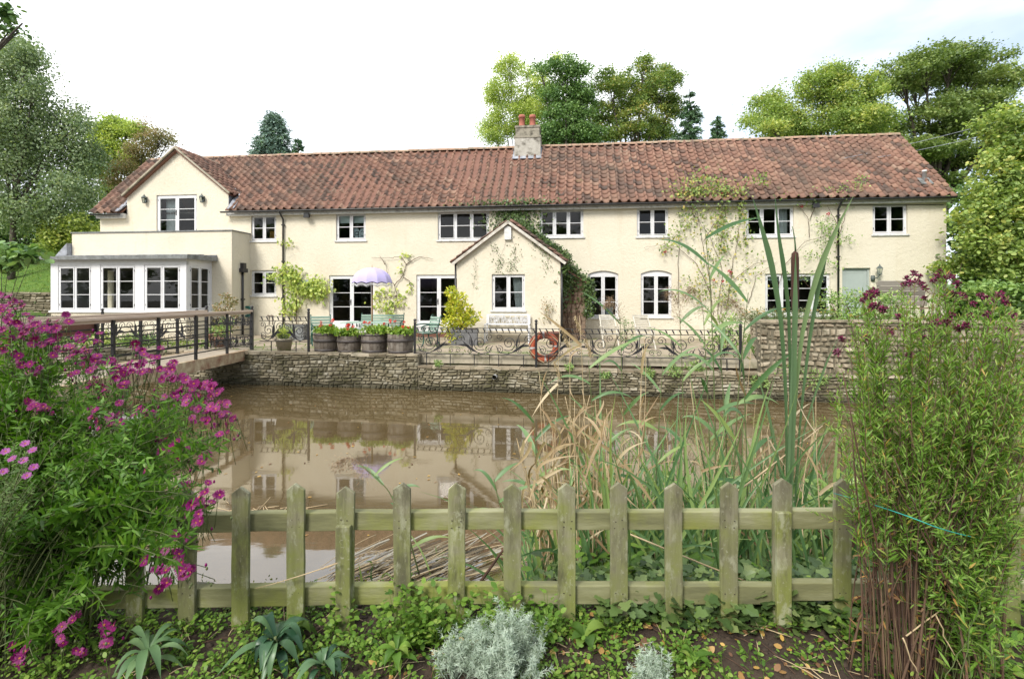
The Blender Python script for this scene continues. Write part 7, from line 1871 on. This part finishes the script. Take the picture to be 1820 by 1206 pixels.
# broken reeds floating in a raft
b = MB()
for k in range(170):
    f = q.random(); a = G(q.uniform(560, 800), q.uniform(1010, 1056), -.86); ang = radians(q.normal(42, 11)); LL = q.uniform(.4, 1.2) * (.5 + .5 * f); z0 = q.uniform(-.885, -.80); d = np.array((cos(ang), sin(ang), q.uniform(-.01, .09))); p0 = np.array((a[0], a[1], z0)); p2 = p0 + d * LL
    pa = bez(p0, (p0 + p2) / 2 + (q.normal() * .04, q.normal() * .04, q.uniform(0, .05)), p2, 6)
    if q.random() < .45: b.tube(pa, q.uniform(.003, .006), 4, 0)
    else: ribbon(b, pa, np.full(6, q.uniform(.008, .02)), 1, q.random(), (0, -.3, 1), .1)
for k in range(50):
    a = G(q.normal(470, 30), q.normal(908, 5), -.87); d = np.array((q.normal(), q.normal() * .5, .05)); d /= np.linalg.norm(d); b.tube([a, a + d * q.uniform(.05, .25)], .004, 4, 0)
tag(b.build("reed_raft", [M['dry_stem'], leafmat("sodden_blades", [(.06, .045, .028), (.14, .11, .06), (.26, .22, .14), (.34, .33, .28)], .1)]), "raft of broken grey brown reeds floating on the water behind the fence", "reed debris", kind="stuff")
for (p0, p1, w_, nm, lab, mt) in (((1285, 892, 3.0), (1462, 756, 3.6), .006, "fallen_cane", "pale broken cane slanting up to the right in front of the cattail", 'dry_stem'), ((1118, 948, 2.85), (1480, 1092, 2.6), .005, "fallen_cane", "long pale cane sloping down to the right behind the pickets", 'dry_stem'), ((845, 1045, 3.0), (905, 960, 3.1), .010, "dead_stalk", "dark brown dead stalk leaning right behind the sixth picket", 'brown_stem'), ((600, 1000, 2.36), (455, 925 + 120, 2.40), .003, "fallen_cane", "thin straw stalk sloping across the pickets above the dark rosette", 'dry_stem')):
    b = MB(); a, c = P(p0[0], p0[1], p0[2]), P(p1[0], p1[1], p1[2]); b.tube(bez(a, (a + c) / 2 + (0, 0, -.01), c, 6), np.linspace(w_, w_ * .6, 6), 6); tag(b.build(nm, M[mt]), lab, "stalk")

# ------------------------------------------------------------------ ground cover by the fence
LM['weed'] = leafmat("weed_leaves", [(.05, .12, .012), (.10, .20, .022), (.17, .29, .04), (.26, .34, .07)], .35)
LM['dock'] = leafmat("broad_dock_leaves", [(.05, .11, .015), (.10, .19, .03), (.18, .27, .05)], .35)
LM['silver'] = leafmat("silver_leaves", [(.25, .33, .26), (.37, .45, .36), (.49, .56, .47)], .15)
LM['rosette'] = leafmat("rosette_leaves", [(.02, .06, .03), (.05, .11, .055), (.10, .18, .08)], .2, .35)
LM['rosette_pale'] = leafmat("pale_rosette_leaves", [(.06, .13, .05), (.12, .21, .09), (.19, .29, .13)], .25)
M['litter'] = leafmat("leaf_litter", [(.06, .03, .018), (.14, .07, .035), (.26, .14, .05), (.42, .26, .06), (.50, .34, .12)], .1)
M['moss'] = leafmat("moss_tips", [(.06, .085, .010), (.14, .165, .015), (.22, .23, .03)], .2)
q = np.random.default_rng(140)
def hz(x, y): return height(x, y)
def low_plants(name, label, n, region, L, W, shape, mat, per=7, hgt=.06, seed=0, spread=.05, cat="ground cover"):
    qq = np.random.default_rng(seed); x = region[0] + (region[1] - region[0]) * qq.random(n); y = region[2] + (region[3] - region[2]) * qq.random(n)
    keep = wob(x, y, 2.2) + qq.normal(size=n) * .12 > region[4]; x, y = x[keep], y[keep]; n = len(x); ci = np.repeat(np.arange(n), per); m = n * per
    a = qq.uniform(0, 2 * pi, m); rr_ = spread * np.sqrt(qq.random(m)); h = hgt * qq.random(m) * qq.uniform(.4, 1.6, n)[ci]; px_, py_ = x[ci] + rr_ * np.cos(a), y[ci] + rr_ * np.sin(a)
    pos = np.stack([px_, py_, hz(px_, py_) + .005 + h], -1); d = np.stack([np.cos(a), np.sin(a), .25 + .3 * qq.normal(size=m)], -1); LL = L * qq.uniform(.55, 1.3, m)
    b = MB(); leaves(b, pos, d, nrm(np.stack([qq.normal(size=m) * .35, qq.normal(size=m) * .35 - .25, 1 + 0 * a], -1)), LL, W * LL / L, shape, LL * .2, np.clip(qq.normal(.5, .25, m), 0, 1), 0, .1)
    for k in range(0, m, 3): b.tube([(x[ci[k]], y[ci[k]], hz(x[ci[k]], y[ci[k]])), pos[k]], .0011, 3, 0, .4, False)
    o = b.build(name, LM[mat]); tag(o, label, cat, kind="stuff"); return o
low_plants("weeds", "bright green small leaved weeds carpeting the bed at the foot of the fence", 1200, (-2.6, .9, 1.95, 2.66, -.05), .021, .013, 'oval', 'weed', 11, .055, 141, .045)
low_plants("weeds", "thin scatter of small green weeds on the bare soil right of the silver plant", 520, (.2, 2.6, 1.95, 2.5, .04), .021, .012, 'oval', 'weed', 8, .04, 142)
low_plants("tall_weeds", "taller bright green leafy weeds growing up through the pickets left of centre", 75, (-.85, .20, 2.25, 2.50, -.1), .030, .019, 'oval', 'weed', 22, .16, 143, .06)
low_plants("ivy", "dark ivy trailing under the right half of the fence", 240, (.45, 1.75, 2.40, 2.68, -.25), .058, .056, 'ivy', 'ivy', 5, .10, 144, .08, "ivy")
low_plants("ivy", "ivy and low leaves over the bank behind the right half of the fence", 620, (.05, 2.6, 2.75, 3.6, -.2), .055, .052, 'ivy', 'ivy', 6, .14, 145, .1, "ivy")
low_plants("bank_weeds", "mixed green weeds on the reedy bank behind the fence", 420, (.15, 3.4, 2.8, 4.6, -.05), .065, .028, 'lance', 'weed', 9, .20, 146, .12)
low_plants("dead_leaves", "fallen brown and yellow leaves scattered on the bare soil", 420, (-.6, 2.4, 1.95, 2.55, -.3), .034, .022, 'oval', 'weed', 1, .012, 147, .02).data.materials[0] = M['litter']
low_plants("weeds", "leafy green weeds at the bottom right corner around the tall aster's foot", 260, (1.5, 2.9, 1.85, 2.7, -.2), .045, .018, 'lance', 'weed', 9, .09, 148)
# moss on the edging stones
n = 8200; x = q.uniform(-2.9, 2.9, n); y = 2.62 + np.abs(q.normal(size=n)) * .07; k = wob(x, y, 3.0) > -.12; x, y = x[k], y[k]; n = len(x)
b = MB(); pos = np.stack([x, y, np.maximum(hz(x, np.minimum(y, 2.7)), -.02) + q.uniform(-.02, .045, n)], -1); d = q.normal(size=(n, 3)); d[:, 2] = np.abs(d[:, 2]) + .6; leaves(b, pos, d, nrm(q.normal(size=(n, 3)) + (0, -.6, .6)), .016, .008, 'diamond', 0, q.random(n)); tag(b.build("moss", M['moss']), "yellow green moss cushions on the edging stones behind the lower rail", "moss", kind="stuff")
# twigs and crumbs of soil
b = MB()
for k in range(260):
    x, y = q.uniform(-1.6, 2.6), q.uniform(1.95, 2.6); a = q.uniform(0, pi); L = q.uniform(.04, .22); z = float(hz(np.array([x]), np.array([y]))[0]) + .008
    b.tube(bez((x, y, z), (x + cos(a) * L * .5, y + sin(a) * L * .5, z + q.uniform(0, .03)), (x + cos(a) * L, y + sin(a) * L, z + q.uniform(0, .02)), 4), [.0022, .002, .0017, .001], 4, int(q.random() < .45))
tag(b.build("twigs", [M['dry_stem'], M['brown_stem']]), "dry twigs and broken stalks lying on the garden soil", "twigs", kind="stuff")
b = MB()
for k in range(1100):
    x, y = q.uniform(-2.4, 2.6), q.uniform(1.9, 2.6); s_ = q.uniform(.005, .02); z = float(hz(np.array([x]), np.array([y]))[0]); rock(b, (x, y, z), s_ * 1.3, s_, s_ * .8, 0, q.random(), k, 1)
tag(b.build("soil_clods", M['soil']), "crumbly clods of dark brown garden soil", "soil", kind="stuff")
# silver plants
def silver(label, px, Y_, zt, w_, nst, seed):
    qq = np.random.default_rng(seed); x = (px - CX) / FPX * Y_; z0 = gz_at(x, Y_); root = thing("silver_curry_plant", label, "plant", (x, Y_, z0)); sb, b = MB(), MB()
    for k in range(nst):
        a = qq.uniform(0, 2 * pi); rr_ = w_ * sqrt(qq.random()); h = (zt - z0) * (1 - .55 * (rr_ / w_) ** 2) * qq.uniform(.75, 1.05); e = np.array((x + rr_ * cos(a), Y_ + rr_ * sin(a) * .7, z0 + h)); p0 = np.array((x + rr_ * .3 * cos(a), Y_ + rr_ * .3 * sin(a), z0)); path = bez(p0, (p0 + e) / 2 + (rr_ * .2 * cos(a), 0, .0), e, 9); sb.tube(path, np.linspace(.003, .0015, 9), 4)
        stem_leaves(b, path, qq, 520, .030, .0030, .25, 1.0, .3, .8, .3)
        for j in range(5): i = qq.integers(4, 9); d = nrm((qq.normal(size=3) + (0, 0, .6))[None])[0]; sp = bez(path[i], path[i] + d * .03, path[i] + d * .055 + (0, 0, .01), 4); stem_leaves(b, sp, qq, 620, .022, .0026, .1, 1, .3, .8, .3)
    rel(sb, root).build("stems", LM['silver'], root); rel(b, root).build("foliage", LM['silver'], root)
silver("large feathery silver grey plant at the bottom centre in front of the fence", 893, 2.06, .30, .20, 62, 151)
silver("sparse silver sprigs left of the large silver plant", 805, 2.08, .20, .07, 12, 152)
silver("small silver sprig on bare soil right of the large silver plant", 1166, 2.05, .14, .075, 14, 153)
# rosettes of strap leaves
def rosette(label, px, Y_, n, L, W, mat, seed, h=.08):
    qq = np.random.default_rng(seed); x = (px - CX) / FPX * Y_; z0 = gz_at(x, Y_); root = thing("rosette_plant", label, "plant", (x, Y_, z0)); b = MB()
    for k in range(n):
        a = 2.4 * k + qq.normal() * .2; e = qq.uniform(.15, .9); LL = L * qq.uniform(.65, 1.1); p0 = np.array((x, Y_, z0 + h * qq.uniform(.3, 1))); d = np.array((cos(a), sin(a), 0)); p1 = p0 + d * LL * .42 + (0, 0, LL * (.35 + .45 * e)); p2 = p0 + d * LL * (.95 - .35 * e) + (qq.normal() * .012, qq.normal() * .012, -LL * qq.uniform(.1, .45) + .03); pa = bez(p0, p1, p2, 10); s_ = np.linspace(0, 1, 10)
        ribbon(b, pa, W * qq.uniform(.8, 1.15) * np.clip(np.minimum(.25 + s_ * 1.6, (1 - s_) * 2.6 + .02), .03, 1), 0, qq.random(), (d[0] * -.2, d[1] * -.2, 1), .16)
    b.tube([(x, Y_, z0 - .02), (x, Y_, z0 + h)], .008, 6, 1); rel(b, root).build("foliage", [LM[mat], M['stem']], root)
rosette("dark blue green rosette of strap leaves right of the magenta aster, nearer the fence", 490, 2.18, 26, .21, .040, 'rosette', 161, .12)
rosette("dark blue green rosette at the bottom edge, just right of the larger dark rosette", 575, 2.06, 16, .15, .030, 'rosette', 162)
rosette("pale green rosette of long strap leaves at the bottom left below the aster", 262, 2.12, 17, .21, .034, 'rosette_pale', 163, .10)
rosette("pale rosette of upright oval leaves against the left fence post", 520, 2.34, 9, .17, .06, 'dock', 164, .05)
rosette("broad light green leaf rosette at the foot of the seventh picket", 1040, 2.30, 9, .13, .055, 'dock', 165, .03)
rosette("large dock plant behind the fence with a big pale leaf", 1128, 3.0, 10, .34, .12, 'dock', 166, .12)
rosette("large leaved plant in shade behind the ninth and tenth pickets", 1262, 3.05, 12, .36, .14, 'dock', 167, .10)
rosette("small leafy plant on the soil below the tenth picket", 1235, 2.14, 9, .10, .028, 'weed', 168, .05)
rosette("bright leafy sprig just left of the silver plant", 705, 2.12, 16, .11, .036, 'weed', 169, .10)
for (pts, lab) in (([(1610, 1130, 1.98), (1662, 1092, 1.99), (1681, 1080, 1.99), (1680, 1052, 1.99)], "pale dead twig branching at the foot of the tall aster, upper one"), ([(1606, 1130, 1.97), (1622, 1180, 1.96), (1640, 1210, 1.96)], "pale dead twig curving down to the bottom edge under the tall aster"), ([(1662, 1092, 1.98), (1690, 1150, 1.97), (1715, 1210, 1.96)], "pale dead twig running down right under the tall aster")):
    b = MB(); pa = np.array([P(*p_) for p_ in pts]); t_ = np.linspace(0, len(pa) - 1, 10); b.tube(np.stack([np.interp(t_, range(len(pa)), pa[:, m]) for m in range(3)], -1) + q.normal(size=(10, 3)) * .003, np.linspace(.0032, .0018, 10), 5); tag(b.build("dead_twig", M['dry_stem']), lab, "twig")

# ------------------------------------------------------------------ planting at the far waterline on the right
def strap_clump(name, label, px, py, z, n, h, W, mat, seed, cat="plant", lean=.35):
    qq = np.random.default_rng(seed); c = G(px, py, z); root = thing(name, label, cat, tuple(c)); b = MB()
    for k in range(n):
        p0 = c + np.array((qq.normal() * .12, qq.normal() * .08, 0)); d = np.array((qq.normal() * lean, qq.normal() * lean, 1)); LL = h * qq.uniform(.5, 1.15); p2 = p0 + d * LL + np.array((qq.normal() * .12, 0, -abs(qq.normal()) * .15)); pa = bez(p0, p0 + d * LL * .6, p2, 8); s_ = np.linspace(0, 1, 8); ribbon(b, pa, W * np.clip((1 - s_) * 2 + .04, .04, 1), 0, qq.random(), (qq.normal() * .4, -.8, .3), .15)
    rel(b, root).build("leaves", M[mat], root); return root
strap_clump("iris_clump", "clump of green iris blades at the far waterline right of the cattail", 1450, 700, WATER, 46, 1.0, .035, 'reed', 171)
strap_clump("iris_clump", "smaller clump of iris blades at the far waterline near the right hand aster", 1490, 700, WATER, 30, .9, .03, 'reed', 172)
strap_clump("dead_sedge", "straw coloured dead sedge hanging at the far waterline below the garden wall", 1405, 694, WATER, 60, .5, .018, 'dry_blade', 173, lean=.8)
b = MB()
for k in range(60):
    a = G(q.uniform(1420, 1500), q.uniform(698, 708), -.85); d = np.array((1, q.normal() * .3, q.normal() * .06)); b.tube([a, a + d * q.uniform(.2, .9)], q.uniform(.006, .02), 5, int(q.random() < .5))
tag(b.build("driftwood", [M['dry_stem'], M['brown_stem']]), "sticks and driftwood washed against the far wall on the right", "driftwood", kind="stuff")
for k, (px, z, s_, lab) in enumerate(((1195, -.25, .16, "weed tuft on the wall ledge below the white folding chairs"), (1232, -.2, .2, "larger weed tuft on the wall ledge left of the end railing post"), (1150, -.3, .13, "small weed tuft sprouting from the moat wall below the right folding chair"), (1380, -.2, .26, "leafy weeds on the wall ledge under the garden wall"), (1345, -.45, .2, "weeds hanging down the moat wall under the garden wall's left end"), (1075, -.4, .1, "tiny fern in the moat wall under the left folding chair"), (1010, -.22, .09, "small fern on the wall ledge right of the lifebuoy"), (778, -.20, .09, "small sprout on the wall ledge right of the barrels"), (1440, -.35, .3, "rank green weeds on the ledge right of the cattail"))):
    c = WL(px, .02 if k not in (1, 3) else .2, z); shrub("wall_weed", lab, c - np.array((0, .05, 0)), [(0, -.03, .05, s_, int(900 * s_)), (s_ * .6, 0, .02, s_ * .7, int(500 * s_))], 'midgreen', .07, .025, 180 + k, "weed", 'lance', .2, stem=False)
shrub("dogwood_bush", "leafy green shrub on the near bank at the right, seen through the tall aster", P(1500, 990, 3.6), [(-.2, 0, .2, .22, 120), (0, 0, .4, .22, 110), (.3, .1, .3, .3, 160), (.6, 0, .4, .35, 200)], 'midgreen', .08, .035, 190)
shrub("bramble", "trailing bramble leaves among the reeds right of the sixth picket", P(1150, 930, 4.0), [(0, 0, .05, .25, 70), (.35, 0, .12, .25, 70), (.2, 0, .3, .16, 30)], 'midgreen', .08, .045, 191)

# leaves and scum drifting on the water
b = MB(); n = 150; Yw = q.uniform(4.6, 13, n); px_ = q.uniform(380, 1450, n); pos = np.stack([(px_ - CX) / FPX * Yw, Yw, np.full(n, WATER + .006)], -1); a = q.uniform(0, 6.3, n)
leaves(b, pos, np.stack([np.cos(a), np.sin(a), 0 * a], -1), np.tile((0.02, 0.01, 1.0), (n, 1)), q.uniform(.02, .075, n), q.uniform(.015, .04, n), 'oval', 0, q.random(n))
tag(b.build("floating_leaves", M['litter']), "scattered fallen leaves floating on the brown water", "leaves", kind="stuff")
